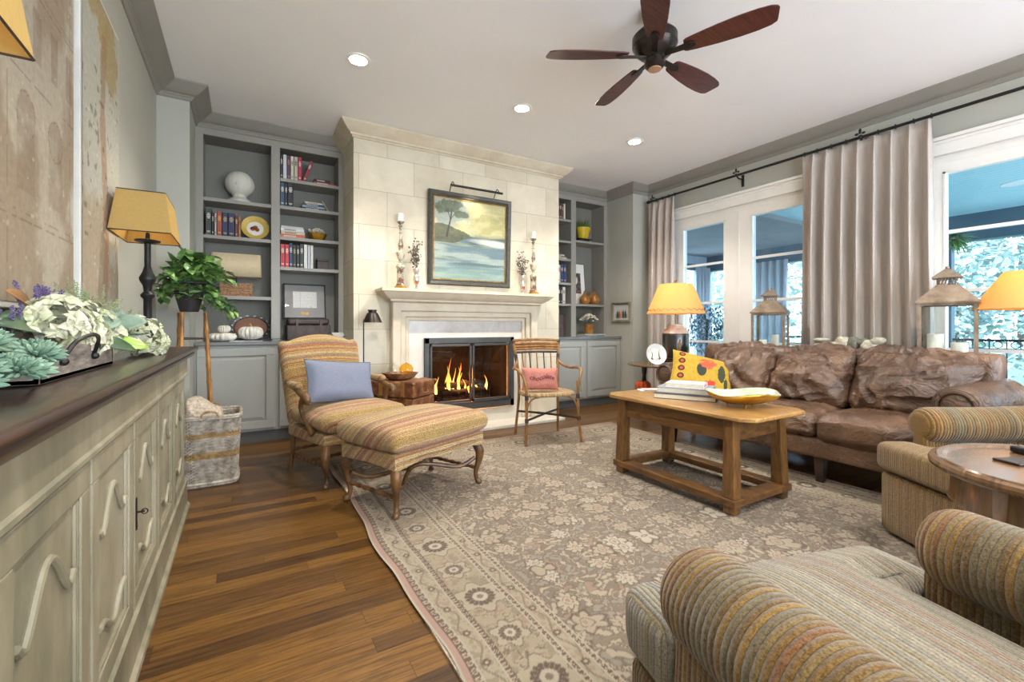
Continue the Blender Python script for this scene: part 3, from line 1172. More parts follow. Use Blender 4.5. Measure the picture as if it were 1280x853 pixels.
def base_cabinet(name, label, x0, x1, y0, ctop, doors):
    t = thing(name, label, 'cabinet', ((x0 + x1) / 2, BY - 0.004, 0))
    ox, oy, _ = t.location
    b = MB()
    b.box(x0 - ox, x1 - ox, y0 - oy, 0, 0.105, ctop - 0.035)
    b.build('body', M['cab'], t, smooth=False)
    MB().box(x0 - ox, x1 - ox, y0 + 0.015 - oy, -0.3, 0.0, 0.105).build('toe_kick', M['toe'], t, smooth=False)
    MB().box(x0 - ox, x1 - ox, y0 - 0.028 - oy, 0, ctop - 0.035, ctop).build('countertop', M['counter'], t, bevel=0.006)
    for xa, xb in doors:
        raised_door(t, xa - ox, xb - ox, 0.13, ctop - 0.06, y0 - 0.02 - oy)
    return t


CT = 0.93
bookcase('built_in_bookcase', 'grey built-in bookcase left of the chimney with a large white finial', -0.374, 0.888,
         [(-0.317, 0.226, [2.245, 1.905, 1.352]), (0.301, 0.842, [2.52, 2.25, 1.948, 1.652])], CT)
bookcase('built_in_bookcase', 'grey built-in bookcase right of the chimney with a yellow plant pot', 3.285, 4.534,
         [(3.337, 3.877, [2.536, 2.242, 1.996, 1.668, 1.380]), (3.961, 4.476, [2.27, 1.381])], CT)
base_cabinet('base_cabinet', 'grey panelled base cabinet under the left bookcase, behind the wicker basket', -0.372, 0.886, 4.77, CT,
             [(-0.352, 0.245), (0.285, 0.875)])
base_cabinet('base_cabinet', 'grey panelled base cabinet under the right bookcase, behind the rattan chair', 3.287, 4.532, 4.66, CT,
             [(3.30, 3.885), (3.925, 4.515)])

# ============================================================ FRENCH DOORS on the right wall
ZG0, ZG1, PAN = 0.41, 2.31, 0.4725


def french_unit(n, y0, y1, leaves):
    """white framed door set in the opening y0..y1; leaves = glass (ya, yb)"""
    b = MB()
    x0, x1 = RW + 0.02, RW + 0.085
    b.box(x0, x1, y0, y1, 2.31, 2.46)
    b.box(x0, x1, y0, y1, 0, ZG0)
    prev = y0
    for ya, yb in leaves:
        b.box(x0, x1, prev, ya, ZG0, 2.31)
        prev = yb
    b.box(x0, x1, prev, y1, ZG0, 2.31)
    fr = struct(b, 'window_%d' % n, M['white'], smooth=False)
    for ya, yb in leaves:
        m = MB()
        for k in range(1, 4):
            z = ZG0 + PAN * k
            m.box(x0 + 0.012, x1 - 0.012, ya, yb, z - 0.013, z + 0.013)
        e = 0.014
        m.box(x0 - 0.004, x1, ya, ya + e, ZG0, 2.31).box(x0 - 0.004, x1, yb - e, yb, ZG0, 2.31)
        m.box(x0 - 0.004, x1, ya, yb, 2.31 - e, 2.31).box(x0 - 0.004, x1, ya, yb, ZG0, ZG0 + e)
        m.build('muntin', M['white'], fr, smooth=False)
        MB().box(x0 + 0.03, x0 + 0.034, ya, yb, ZG0, 2.31).build('glass_pane', M['pane'], fr, smooth=False)
    # seams between leaves
    m = MB()
    for i in range(len(leaves) - 1):
        c = (leaves[i][1] + leaves[i + 1][0]) / 2
        m.box(x0 - 0.006, x0, c - 0.02, c + 0.02, 0, 2.36)
    m.box(x0 - 0.004, x0, y0, y1, 2.385, 2.40)
    m.build('astragal', M['white'], fr, smooth=False)
    # casing
    c = MB()
    c.box(RW - 0.022, RW, y0 - 0.10, y0 + 0.015, 0, 2.58).box(RW - 0.022, RW, y1 - 0.015, y1 + 0.10, 0, 2.58)
    c.box(RW - 0.022, RW, y0 - 0.10, y1 + 0.10, 2.44, 2.555)
    c.box(RW - 0.045, RW, y0 - 0.115, y1 + 0.115, 2.555, 2.585)
    c.box(RW - 0.030, RW, y0 - 0.105, y1 + 0.105, 2.53, 2.555)
    c.build('window_casing', M['white'], fr, bevel=0.004)
    return fr


french_unit(1, OP[1][0], OP[1][1], [(2.355, 2.95), (3.27, 3.86)])
french_unit(2, OP[0][0], OP[0][1], [(-1.10, -0.51), (-0.19, 0.40), (0.72, 1.35)])

# ============================================================ DOWNLIGHTS
cl = [(0.703, 3.34), (2.09, 3.35), (3.47, 3.36), (0.703, 0.55), (3.47, 0.5), (0.703, -1.6), (2.09, -1.6), (3.47, -1.6)]
names = ['recessed downlight in the ceiling, nearest to the left bookcase', 'recessed downlight in the ceiling in front of the painting',
         'recessed downlight in the ceiling, nearest to the right bookcase and curtains']
for i, (x, y) in enumerate(cl):
    lab = names[i] if i < 3 else 'recessed downlight in the ceiling behind the camera'
    t = thing('recessed_light', lab, 'ceiling light', (x, y, H), group='recessed ceiling lights')
    MB().lathe([(0.058, -0.003), (0.062, -0.008), (0.086, -0.006), (0.088, 0.0)], seg=28).build('trim_ring', M['white'], t)
    MB().lathe([(0.0, -0.004), (0.058, -0.004)], seg=28).build('lens', M['led'], t)
    spot('downlight_beam', (x, y, H - 0.03), CAN_POWER, (1.0, 0.95, 0.87), 125, 0.6, 0.06)

# ============================================================ RUG
RX0, RX1, RY0, RY1 = 0.552, 3.47, -0.5, 3.74
RW_, RH_ = RX1 - RX0, RY1 - RY0


def rosette(U, V, cx, cy, R, petals):
    dx, dy = U - cx, V - cy
    r = np.sqrt(dx * dx + dy * dy) / R
    a = np.arctan2(dy, dx)
    return r, a


def rug_colors(U, V):
    d = np.minimum.reduce([U, RW_ - U, V, RH_ - V])
    # along-edge coordinate
    onx = np.minimum(U, RW_ - U) < np.minimum(V, RH_ - V)
    s = np.where(onx, V, U)
    cream = lin((182, 168, 146))
    beige = lin((166, 152, 130))
    taupe = lin((122, 106, 92))
    brown = lin((96, 74, 62))
    pink = lin((160, 128, 116))
    grey = lin((150, 144, 130))
    white = lin((188, 178, 160))
    shp = U.shape + (3,)
    nz = fbm(U * 9, V * 9, 3)
    out = np.zeros(shp) + beige
    # ---------- field
    hu = np.abs(U - RW_ / 2)
    hv = np.abs(V - RH_ / 2)
    wx = hu + 0.05 * (fbm(hu * 6, hv * 6, 11) - 0.5) * 2
    wy = hv + 0.05 * (fbm(hu * 6, hv * 6, 21) - 0.5) * 2
    field = np.zeros(shp) + lin((126, 111, 97))
    field = mix(field, np.zeros(shp) + lin((138, 123, 107)), sstep(0.4, 0.6, fbm(U * 1.2, V * 1.2, 5)))

    def cell(cs, jx, seed, ox=0.0):
        gx = wx / cs + ox
        gy = wy / cs + ox * 0.7
        ix, iy = np.floor(gx).astype(int), np.floor(gy).astype(int)
        rs = np.random.RandomState(seed).rand(97, 97, 5)
        bestr = np.full(U.shape, 9.0)
        besta = np.zeros(U.shape)
        bk = np.zeros(U.shape)
        bk2 = np.zeros(U.shape)
        for dx in (-1, 0, 1):
            for dy in (-1, 0, 1):
                jx_ = (ix + dx) % 97
                jy_ = (iy + dy) % 97
                px = ix + dx + 0.5 + jx * (rs[jx_, jy_, 0] - 0.5)
                py = iy + dy + 0.5 + jx * (rs[jx_, jy_, 1] - 0.5)
                ex, ey = gx - px, gy - py
                r = np.sqrt(ex * ex + ey * ey)
                m = r < bestr
                bestr = np.where(m, r, bestr)
                besta = np.where(m, np.arctan2(ey, ex), besta)
                bk = np.where(m, rs[jx_, jy_, 2], bk)
                bk2 = np.where(m, rs[jx_, jy_, 3], bk2)
        return bestr, besta, bk, bk2
    # vines
    ph = fbm(wx * 3.2, wy * 3.2, 31, 3) * 9
    ph2 = fbm(wx * 3.6 + 9, wy * 3.6, 41, 3) * 9
    for p_, w_, c_ in ((ph, 0.17, cream), (ph2, 0.15, cream), (ph + ph2, 0.12, lin((170, 150, 132)))):
        v = np.abs(np.sin(p_ * pi))
        field = mix(field, np.zeros(shp) + brown * 0.95, (1 - sstep(w_, w_ + 0.10, v)) * 0.45)
        field = mix(field, np.zeros(shp) + c_, 1 - sstep(w_ * 0.55, w_ * 0.95, v))
    # small leaves
    for cs, sd, ox in ((0.060, 77, 0.0), (0.085, 78, 0.37)):
        r, a, k, k2 = cell(cs, 0.8, sd, ox)
        rr = 0.34 * (0.58 + 0.42 * np.cos(2 * (a - k2 * 6.28)))
        ins = sstep(rr + 0.12, rr + 0.06, r)
        field = mix(field, np.zeros(shp) + taupe * 0.72, ins * 0.75)
        body = sstep(rr + 0.03, rr - 0.03, r)
        cl = np.where((k > 0.86)[..., None], lin((156, 130, 114)), np.where((k > 0.5)[..., None], grey, cream))
        field = mix(field, cl, body * 0.92)
    # palmettes
    for cs, sd, ox, n in ((0.21, 91, 0.21, 8), (0.30, 92, 0.6, 6)):
        r, a, k, k2 = cell(cs, 0.55, sd, ox)
        R = 0.20 + 0.06 * k
        pet = R * (0.55 + 0.45 * np.abs(np.cos(a * n / 2)))
        field = mix(field, np.zeros(shp) + brown * 0.8, sstep(pet + 0.05, pet + 0.03, r) * 0.8)
        cl = np.where((k2 > 0.8)[..., None], white, np.where((k2 > 0.35)[..., None], lin((172, 158, 136)), cream))
        field = mix(field, cl, sstep(pet + 0.012, pet - 0.012, r))
        field = mix(field, np.zeros(shp) + taupe, sstep(R * 0.46, R * 0.42, r) * sstep(R * 0.34, R * 0.38, r))
        field = mix(field, np.zeros(shp) + pink, sstep(R * 0.2, R * 0.16, r))
    out = np.where((d > 0.425)[..., None], field, out)

    def band(a, b):
        return ((d >= a) & (d < b))[..., None]
    out = np.where(band(0, 0.008), white, out)
    out = np.where(band(0.008, 0.03), lin((176, 142, 128)), out)

    def guard(a, b, o):
        c = (a + b) / 2
        w = b - a
        q = (s / (w * 1.15)) % 1 - 0.5
        rr = np.sqrt((q * 1.15) ** 2 + ((d - c) / w) ** 2)
        g = np.zeros(shp) + brown * 1.1
        g = mix(g, np.zeros(shp) + cream, sstep(0.40, 0.36, rr) * sstep(0.22, 0.26, rr))
        g = mix(g, np.zeros(shp) + pink, sstep(0.14, 0.10, rr))
        o = np.where(band(a, b), g, o)
        o = np.where(band(a, a + 0.003) | band(b - 0.003, b), white * 0.95, o)
        return o

    def minor(a, b, o):
        c = (a + b) / 2
        w = b - a
        g = np.zeros(shp) + lin((172, 160, 136))
        sv = np.abs((d - c) - w * 0.28 * np.sin(s * 2 * pi / 0.18))
        g = mix(g, np.zeros(shp) + taupe, 1 - sstep(0.0022, 0.005, sv))
        lv = fbm(U * 45, V * 45, 55, 2)
        g = mix(g, np.zeros(shp) + pink * 0.95, sstep(0.60, 0.68, lv) * 0.6)
        g = mix(g, np.zeros(shp) + taupe, sstep(0.36, 0.30, lv) * 0.5)
        q = ((s + 0.02) / 0.155) % 1 - 0.5
        dx, dy = q * 0.155, d - c
        r = np.sqrt(dx * dx + dy * dy)
        a_ = np.arctan2(dy, dx)
        pr = 0.017 * (0.75 + 0.25 * np.abs(np.cos(4 * a_)))
        g = mix(g, np.zeros(shp) + brown, sstep(pr + 0.002, pr - 0.002, r))
        g = mix(g, np.zeros(shp) + cream, sstep(0.008, 0.005, r))
        return np.where(band(a, b), g, o)
    out = guard(0.03, 0.062, out)
    out = minor(0.062, 0.13, out)
    out = guard(0.13, 0.158, out)
    # major border
    c = 0.242
    g = np.zeros(shp) + lin((166, 152, 128))
    lv = fbm(U * 26, V * 26, 61, 3)
    g = mix(g, np.zeros(shp) + lin((142, 128, 108)), sstep(0.58, 0.64, lv) * 0.8)
    g = mix(g, np.zeros(shp) + pink, sstep(0.36, 0.30, lv) * 0.75)
    lv2 = np.abs(fbm(U * 15, V * 15, 66, 3) - 0.5)
    g = mix(g, np.zeros(shp) + brown * 1.2, (1 - sstep(0.006, 0.014, lv2)) * 0.8)
    g = mix(g, np.zeros(shp) + cream, sstep(0.020, 0.026, lv2) * (1 - sstep(0.03, 0.038, lv2)) * 0.8)
    lv4 = np.abs(fbm(U * 22 + 3, V * 22, 68, 2) - 0.5)
    g = mix(g, np.zeros(shp) + taupe * 0.9, (1 - sstep(0.008, 0.018, lv4)) * 0.6)
    for per, of, R, big in ((0.47, 0.23, 0.062, True), (0.47, 0.0, 0.044, False)):
        q = ((s - 1.17 + 0.5 + of) / per) % 1 - 0.5
        dx, dy = q * per, d - c + (0.0 if big else 0.01)
        r = np.sqrt(dx * dx + dy * dy)
        a_ = np.arctan2(dy, dx)
        halo = R * 1.75 * (0.85 + 0.15 * np.cos(6 * a_))
        g = mix(g, np.zeros(shp) + lin((176, 164, 142)), sstep(halo, halo * 0.93, r))
        g = mix(g, np.zeros(shp) + brown, (sstep(halo + 0.003, halo, r) - sstep(halo - 0.003, halo - 0.006, r)) * 0.8)
        pr = R * (0.86 + 0.14 * np.abs(np.cos(8 * a_)))
        g = mix(g, np.zeros(shp) + brown * (0.8 if big else 1.1), sstep(pr + 0.001, pr - 0.003, r))
        st = (np.abs(np.cos(8 * a_)) < 0.45) & (r > R * 0.5)
        g = np.where((st & (r < pr * 0.95))[..., None], taupe * 1.15, g)
        g = mix(g, np.zeros(shp) + white, sstep(R * 0.52, R * 0.46, r))
        g = mix(g, np.zeros(shp) + taupe, sstep(R * 0.24, R * 0.18, r))
    out = np.where(band(0.158, 0.325), g, out)
    out = guard(0.325, 0.350, out)
    out = minor(0.350, 0.402, out)
    out = guard(0.402, 0.425, out)
    wear = fbm(U * 2.3, V * 2.3, 71)
    out = out * (0.68 + 0.12 * wear)[..., None]
    out = mix(out, np.zeros(shp) + lin((136, 124, 106)), 0.10 + 0.14 * fbm(U * 5, V * 5, 81))
    return out


nx, ny = 530, 770
rug = picture('area_rug', M['rug'], RW_, RH_, nx, ny, rug_colors, plane='xy',
              zfn=lambda U, V: 0.011 + 0.003 * np.exp(-U / 0.05) * np.sin(V * 11) ** 2 + 0 * V)
tag(rug, 'large faded floral oriental rug on the wooden floor', 'rug')
rug.location = (RX0, RY0, 0)
# gentle waviness of the near-left selvedge
co = np.empty(nx * ny * 3, np.float32)
rug.data.vertices.foreach_get('co', co)
co = co.reshape(-1, 3)
edge = np.exp(-co[:, 0] / 0.25)
co[:, 0] += edge * (0.012 * np.sin(co[:, 1] * 4.1) + 0.006 * np.sin(co[:, 1] * 11))
rug.data.vertices.foreach_set('co', co.reshape(-1))
rim = MB()
rim.box(0.01, RW_ - 0.01, 0.01, RH_ - 0.01, 0.0, 0.009)
rim.build('rug_backing', M['knit'], rug, smooth=False)


# ============================================================ COFFEE TABLE
t = thing('coffee_table', 'worn pine trestle coffee table on the rug in front of the leather sofa', 'coffee table', (2.612, 1.985, 0.013), radians(0))
tw, tl, th = 0.30, 0.575, 0.557
b = MB()
c = 0.07
b.prism([(-tw, -tl + c), (-tw + c * 0.8, -tl), (tw - c * 0.8, -tl), (tw, -tl + c), (tw, tl - c), (tw - c, tl), (-tw + c, tl), (-tw, tl - c)], 0.024, 'xy', th - 0.024)
b.build('tabletop', M['wood_top'], t, bevel=0.006)
lx, ly = 0.235, 0.42
for sx in (-1, 1):
    for sy in (-1, 1):
        b = MB()
        a, e = 0.031, 0.037
        bx, by = sx * lx, sy * ly
        bx0, by0 = sx * (lx + 0.008), sy * (ly + 0.008)
        vs = [(bx0 - e, by0 - e, 0.088), (bx0 + e, by0 - e, 0.088), (bx0 + e, by0 + e, 0.088), (bx0 - e, by0 + e, 0.088),
              (bx - a, by - a, th - 0.024), (bx + a, by - a, th - 0.024), (bx + a, by + a, th - 0.024), (bx - a, by + a, th - 0.024)]
        b.add(vs, [(3, 2, 1, 0), (4, 5, 6, 7), (0, 1, 5, 4), (1, 2, 6, 5), (2, 3, 7, 6), (3, 0, 4, 7)])
        b.build('leg', M['wood'], t, bevel=0.005, smooth=False)
        MB().box(bx0 - 0.034, bx0 + 0.034, by0 - 0.034, by0 + 0.034, 0.0, 0.046).build('foot', M['wood'], t, bevel=0.008, smooth=False)
for sx in (-1, 1):
    MB().box(sx * lx - 0.012, sx * lx + 0.012, -ly, ly, 0.405, 0.533).build('apron', M['wood_rail'], t, bevel=0.003, smooth=False)
    MB().box(min(sx * (lx - 0.040), sx * (lx + 0.055)), max(sx * (lx - 0.040), sx * (lx + 0.055)), -ly - 0.058, ly + 0.058, 0.046, 0.088).build('stretcher', M['wood_rail'], t, bevel=0.006, smooth=False)
for sy in (-1, 1):
    MB().box(-lx, lx, sy * ly - 0.012, sy * ly + 0.012, 0.405, 0.533).build('apron', M['wood_rail'], t, bevel=0.003, smooth=False)
    MB().box(-lx + 0.040, lx - 0.040, min(sy * (ly - 0.040), sy * (ly + 0.055)), max(sy * (ly - 0.040), sy * (ly + 0.055)), 0.047, 0.087).build('stretcher', M['wood_rail'], t, bevel=0.006, smooth=False)


# ============================================================ LEATHER SOFA (front = local -y, facing the fireplace side)
def wrinkle(seed, amp=0.012, f=7.0, dirv=(1, 0.25, 0.6), drape=0.0, W=0.6):
    def fn(p, u):
        x, y, z = u
        q = Vector((p.x * f * dirv[0] + seed * 3.1, p.y * f * dirv[1] + p.z * 2.0, p.z * f * dirv[2]))
        a = mnoise.noise(q)
        rid = (1 - abs(mnoise.noise(q * 1.7 + Vector((a * 1.5, 3, seed))))) ** 4
        q2 = Vector(((p.x * 0.8 + p.z * 0.6) * f * 1.1, (p.z * 0.8 - p.x * 0.6) * f * 3.0, p.y * f + seed * 2.7))
        rid2 = (1 - abs(mnoise.noise(q2 + Vector((a, a * 2, 0))))) ** 6
        w = (rid - 0.35) * amp + mnoise.noise(q * 0.45) * amp * 1.5 + (rid2 - 0.25) * amp * 0.55
        n = Vector((x * 0.3, y, z)).normalized() if (abs(y) + abs(z)) > 0.1 else Vector((x, 0, 0))
        p = p + n * w
        if drape:
            # swags hanging from the upper corners
            zz = (z + 1) / 2
            sw = sin((zz * 3.2 + (x * x) * 1.6) * pi * 1.4 + seed)
            p.y += -0.010 * sw * drape * (1 - abs(x) ** 4) * (1.0 if y < 0 else 0)
        return p
    return fn


sofa = thing('leather_sofa', 'long brown leather three-seat sofa with rolled arms under the curtains', 'sofa', (3.75, 1.86, 0.0), radians(-90))
b = MB()
b.soft((0, 0.0, 0.245), (2.02, 0.84, 0.15), 0.03, 12, (0, 0.01, 0))
b.build('base', M['leather'], sofa)
for sx in (-1, 1):
    for (yy) in (-0.36, 0.36):
        b = MB()
        x = sx * 0.95
        vs = [(x - 0.022, yy - 0.022, 0.0), (x + 0.022, yy - 0.022, 0.0), (x + 0.022, yy + 0.022, 0.0), (x - 0.022, yy + 0.022, 0.0),
              (x - 0.033, yy - 0.033, 0.18), (x + 0.033, yy - 0.033, 0.18), (x + 0.033, yy + 0.033, 0.18), (x - 0.033, yy + 0.033, 0.18)]
        b.add(vs, [(3, 2, 1, 0), (4, 5, 6, 7), (0, 1, 5, 4), (1, 2, 6, 5), (2, 3, 7, 6), (3, 0, 4, 7)])
        b.build('leg', M['darkwood'], sofa, smooth=False, bevel=0.004)
b = MB()
x, yy = 0.29, -0.37
b.add([(x - 0.022, yy - 0.022, 0.0), (x + 0.022, yy - 0.022, 0.0), (x + 0.022, yy + 0.022, 0.0), (x - 0.022, yy + 0.022, 0.0),
       (x - 0.033, yy - 0.033, 0.18), (x + 0.033, yy - 0.033, 0.18), (x + 0.033, yy + 0.033, 0.18), (x - 0.033, yy + 0.033, 0.18)],
      [(3, 2, 1, 0), (4, 5, 6, 7), (0, 1, 5, 4), (1, 2, 6, 5), (2, 3, 7, 6), (3, 0, 4, 7)])
b.build('leg', M['darkwood'], sofa, smooth=False, bevel=0.004)


def arm_profile(R, zc, wp, zb, n=20, out=0.0):
    """roll on top of a narrower panel; points in (x, z), x centred on the roll"""
    pts = []
    a0, a1 = radians(-62), radians(242)
    for i in range(n + 1):
        a = a0 + (a1 - a0) * i / n
        pts.append((R * cos(a) + out, zc + R * sin(a)))
    pts.append((-wp + 0.0, zb))
    pts.append((wp + 0.0, zb))
    return pts


def arm_loft(prof, zc, secs):
    """secs: (y, scale) scale about (0, zc)"""
    rings = []
    for y, s in secs:
        rings.append([(x * (s if z > zc - 0.2 else 0.5 + 0.5 * s), y, zc + (z - zc) * s if z > zc - 0.2 else z) for x, z in prof])
    return rings


for sx in (-1, 1):
    pr = arm_profile(0.108, 0.63, 0.075, 0.19, 24)
    secs = [(-0.43, 0.88), (-0.425, 0.95), (-0.412, 1.0), (0.1, 1.0), (0.40, 1.03), (0.43, 1.0), (0.445, 0.9)]
    rings = []
    for y, s in secs:
        rings.append([(sx * 0.985 + sx * x * s, y, 0.63 + (z - 0.63) * s if z > 0.45 else z) for x, z in pr])
    MB().loft(rings).build('arm', M['leather'], sofa, fix=True, angle=50)
    # front scroll with piped roundel
    b = MB()
    cx = sx * 0.985
    b.tube([(cx + 0.082 * cos(a), -0.438, 0.63 + 0.082 * sin(a)) for a in [2 * pi * k / 24 for k in range(25)]], 0.011, 8)
    b.lathe([(0.0, 0.012), (0.05, 0.010), (0.068, 0.0)], seg=20, mat=Matrix.Translation((cx, -0.436, 0.63)) @ rotm('X', 90))
    b.build('arm_roundel', M['leather'], sofa)
    b = MB()
    b.soft((cx, -0.432, 0.36), (0.12, 0.03, 0.30), 0.014, 4)
    b.build('front_panel', M['leather'], sofa)
# back frame with rolled top and flared wings
rings = []
for x, s in ((-1.03, 0.75), (-1.015, 0.95), (-0.99, 1.0), (0.96, 1.0), (0.99, 0.95), (1.005, 0.75)):
    r = []
    for (y, z) in [(0.20, 0.32), (0.17, 0.6), (0.18, 0.84), (0.21, 0.885), (0.27, 0.90), (0.36, 0.895), (0.42, 0.87), (0.44, 0.82), (0.40, 0.74), (0.40, 0.32)]:
        r.append((x, 0.30 + (y - 0.30) * s, 0.32 + (z - 0.32) * (0.97 + 0.03 * s)))
    rings.append(r)
MB().loft(rings).build('back_frame', M['leather'], sofa, fix=True, angle=60)
for i, cx in enumerate((-0.58, 0.0, 0.58)):
    b = MB()
    b.soft((cx, -0.13, 0.395), (0.575, 0.66, 0.165), 0.055, 36, (0.01, 0.02, 0.035), wrinkle(i, 0.012, 5, (0.6, 1.2, 1)))
    b.build('seat_cushion', M['leather'], sofa)
for i, cx in enumerate((-0.59, 0.0, 0.58)):
    def fn(p, u, i=i):
        x, y, z = u
        zz = (z + 1) / 2
        # slump: leans back, belly pushes out low, upper corners sag
        p.y += 0.20 * zz - 0.05 * sin(zz * pi) * (1 - x * x)
        p.z -= 0.022 * abs(x) ** 3 * (zz > 0.5) * (1 + 0.5 * sin(i * 2.3))
        p = wrinkle(i + 5, 0.020, 5.5, (1, 0.3, 0.9), 1.0)(p, u)
        # long drag folds running to the lower middle
        f = sin((p.x * (1.5 + i * 0.4) + p.z * 3.3 + 0.8 * mnoise.noise(Vector((p.x * 4, i, p.z * 5)))) * 9.0)
        if y < 0:
            p.y += 0.007 * f * (1 - zz * 0.4)
        if i == 2:
            p.x += 0.11 * max(0, x) * zz
            p.z -= 0.03 * max(0, x) ** 2 * zz
        return p
    b = MB()
    b.soft((cx, 0.03, 0.69), (0.60 if i == 0 else 0.585, 0.19, 0.44), 0.085, 60, (0.0, 0.05, 0.02), fn)
    b.build('back_cushion', M['leather'], sofa)


# ============================================================ RIBBED ARMCHAIRS
def armchair(label, loc, rz, seat):
    t = thing('ribbed_armchair', label, 'armchair', loc, rz, group='striped chenille armchairs')
    b = MB()
    b.soft((0, -0.025, 0.165), (0.745, 0.88, 0.31), 0.03, 10, (0, 0.004, 0))
    b.build('base', M['tan_x'] if seat == M['tan_x'] else M['gold_x'], t)
    # T cushion
    b = MB()
    out = [(-0.335, -0.49), (-0.15, -0.495), (0.0, -0.497), (0.15, -0.495), (0.335, -0.49), (0.37, -0.475), (0.385, -0.44), (0.385, -0.335), (0.35, -0.30), (0.255, -0.30), (0.255, -0.10), (0.255, 0.20), (0.205, 0.25),
           (-0.205, 0.25), (-0.255, 0.20), (-0.255, -0.10), (-0.255, -0.30), (-0.35, -0.30), (-0.385, -0.335), (-0.385, -0.44), (-0.37, -0.475)]
    z0, z1 = 0.325, 0.465
    rr = 0.035

    def inset(poly, e):
        res = []
        n = len(poly)
        for i in range(n):
            p0, p, p1 = Vector(poly[i - 1]), Vector(poly[i]), Vector(poly[(i + 1) % n])
            d0 = (p - p0).normalized()
            d1 = (p1 - p).normalized()
            n0 = Vector((-d0.y, d0.x))
            n1 = Vector((-d1.y, d1.x))
            m = (n0 + n1)
            m = m / max(0.3, m.dot(n0))
            res.append((p.x + m.x * e, p.y + m.y * e))
        return res
    rings = []
    for k in range(5):
        a = pi / 2 * k / 4
        rings.append([(x, y, z0 + rr * (1 - sin(a))) for x, y in inset(out, rr * (1 - cos(a)))][:])
    rings = list(reversed(rings))
    up = []
    for k in range(5):
        a = pi / 2 * k / 4
        up.append([(x, y, z1 - rr * (1 - sin(a))) for x, y in inset(out, rr * (1 - cos(a)))])
    allr = list(reversed(rings)) if False else rings
    allr = [[(x, y, z0 + rr * (1 - sin(pi / 2 * k / 4))) for x, y in inset(out, rr * (1 - cos(pi / 2 * k / 4)))] for k in (4, 3, 2, 1, 0)]
    allr += [[(x, y, z1 - rr * (1 - sin(pi / 2 * k / 4))) for x, y in inset(out, rr * (1 - cos(pi / 2 * k / 4)))] for k in (0, 1, 2, 3, 4)]
    # bottom ring first is the most inset at z0; last the most inset at z1
    b.loft(allr, caps=False)
    # crowned top as a grid fitted inside the top outline
    top = allr[-1]
    n = len(top)
    base = len(b.v)
    # subdivide towards the spine x=0 in strips
    strips = 12
    for k in range(1, strips + 1):
        f = k / strips
        for (x, y, z) in top:
            ty = max(-0.32, min(0.16, y))
            tx = 0.0
            xx, yy = x + (tx - x) * f, y + (ty - y) * f
            dd = 9.0
            for q in range(n):
                A_, B_ = Vector(top[q][:2]), Vector(top[(q + 1) % n][:2])
                e_ = B_ - A_
                t_ = max(0.0, min(1.0, (Vector((xx, yy)) - A_).dot(e_) / max(e_.dot(e_), 1e-9)))
                dd = min(dd, (A_ + e_ * t_ - Vector((xx, yy))).length)
            b.v.append((xx, yy, z1 + 0.026 * (1 - (1 - min(1.0, dd / 0.16)) ** 2)))
    off = base - n
    for k in range(strips):
        for i in range(n):
            j = (i + 1) % n
            a = off + k * n
            b.f.append((a + i, a + j, a + n + j, a + n + i))
    b.f.append(tuple(reversed(range(0, n))))
    b.build('seat_cushion', seat, t, angle=60)
    for sx in (-1, 1):
        pr = arm_profile(0.09, 0.555, 0.062, 0.02, 24, 0.0)
        rings = []
        for y, s in ((-0.300, 0.45), (-0.296, 0.66), (-0.286, 0.82), (-0.268, 0.94), (-0.24, 1.0), (0.0, 1.0), (0.25, 1.0), (0.42, 1.02)):
            rings.append([(sx * (0.333 + (x * s if z > 0.4 else x * (0.8 + 0.2 * s))), y, 0.555 + (z - 0.555) * s + 0.03 * max(0, y) if z > 0.4 else z) for x, z in pr])
        MB().loft(rings).build('arm', M['arm_y'], t, fix=True, angle=50)
    b = MB()
    b.soft((0, 0.46, 0.46), (0.80, 0.16, 0.86), 0.07, 10, (0, 0.02, 0), lambda p, u: (p + Vector((0, 0.06 * (u[2] + 1), 0))))
    b.build('back', M['tan_x'], t)
    b = MB()
    b.soft((0, 0.33, 0.65), (0.52, 0.18, 0.42), 0.07, 14, (0, 0.04, 0.01), lambda p, u: (p + Vector((0, 0.06 * (u[2] + 1), 0))))
    b.build('back_cushion', M['seat_x'], t)
    for sx in (-1, 1):
        for sy in (-1, 1):
            MB().box(sx * 0.30 - 0.025, sx * 0.30 + 0.025, sy * 0.34 - 0.025, sy * 0.34 + 0.025, 0.0, 0.02).build('foot', M['darkwood'], t, smooth=False)
    return t


armchair('ribbed gold and grey armchair nearest the camera, beside the round side table', (0.99, 0.205, 0.013), radians(165), M['seat_x'])
armchair('ribbed tan armchair between the leather sofa and the round side table', (3.03, 0.48, 0.013), radians(238.5), M['tan_x'])


# ============================================================ BERGERE CHAIR + OTTOMAN
def cab_leg(x, y, h, sx, sy, s=1.0):
    """cabriole leg from the seat rail down to the floor, knee bulging out"""
    pts = [(x, y, h), (x + 0.004 * sx, y + 0.004 * sy, h - 0.04), (x + 0.018 * sx, y + 0.018 * sy, h * 0.72), (x + 0.014 * sx, y + 0.014 * sy, h * 0.5),
           (x + 0.000 * sx, y + 0.000 * sy, h * 0.26), (x + 0.004 * sx, y + 0.004 * sy, h * 0.1), (x + 0.014 * sx, y + 0.014 * sy, 0.012), (x + 0.014 * sx, y + 0.014 * sy, 0.0)]
    rs = [0.026, 0.028, 0.029, 0.021, 0.015, 0.014, 0.021, 0.018]
    pts = smooth_path(pts, 3)
    rs = smooth_vals(rs, 3)
    return MB().tube(pts, [r * s for r in rs], 10)


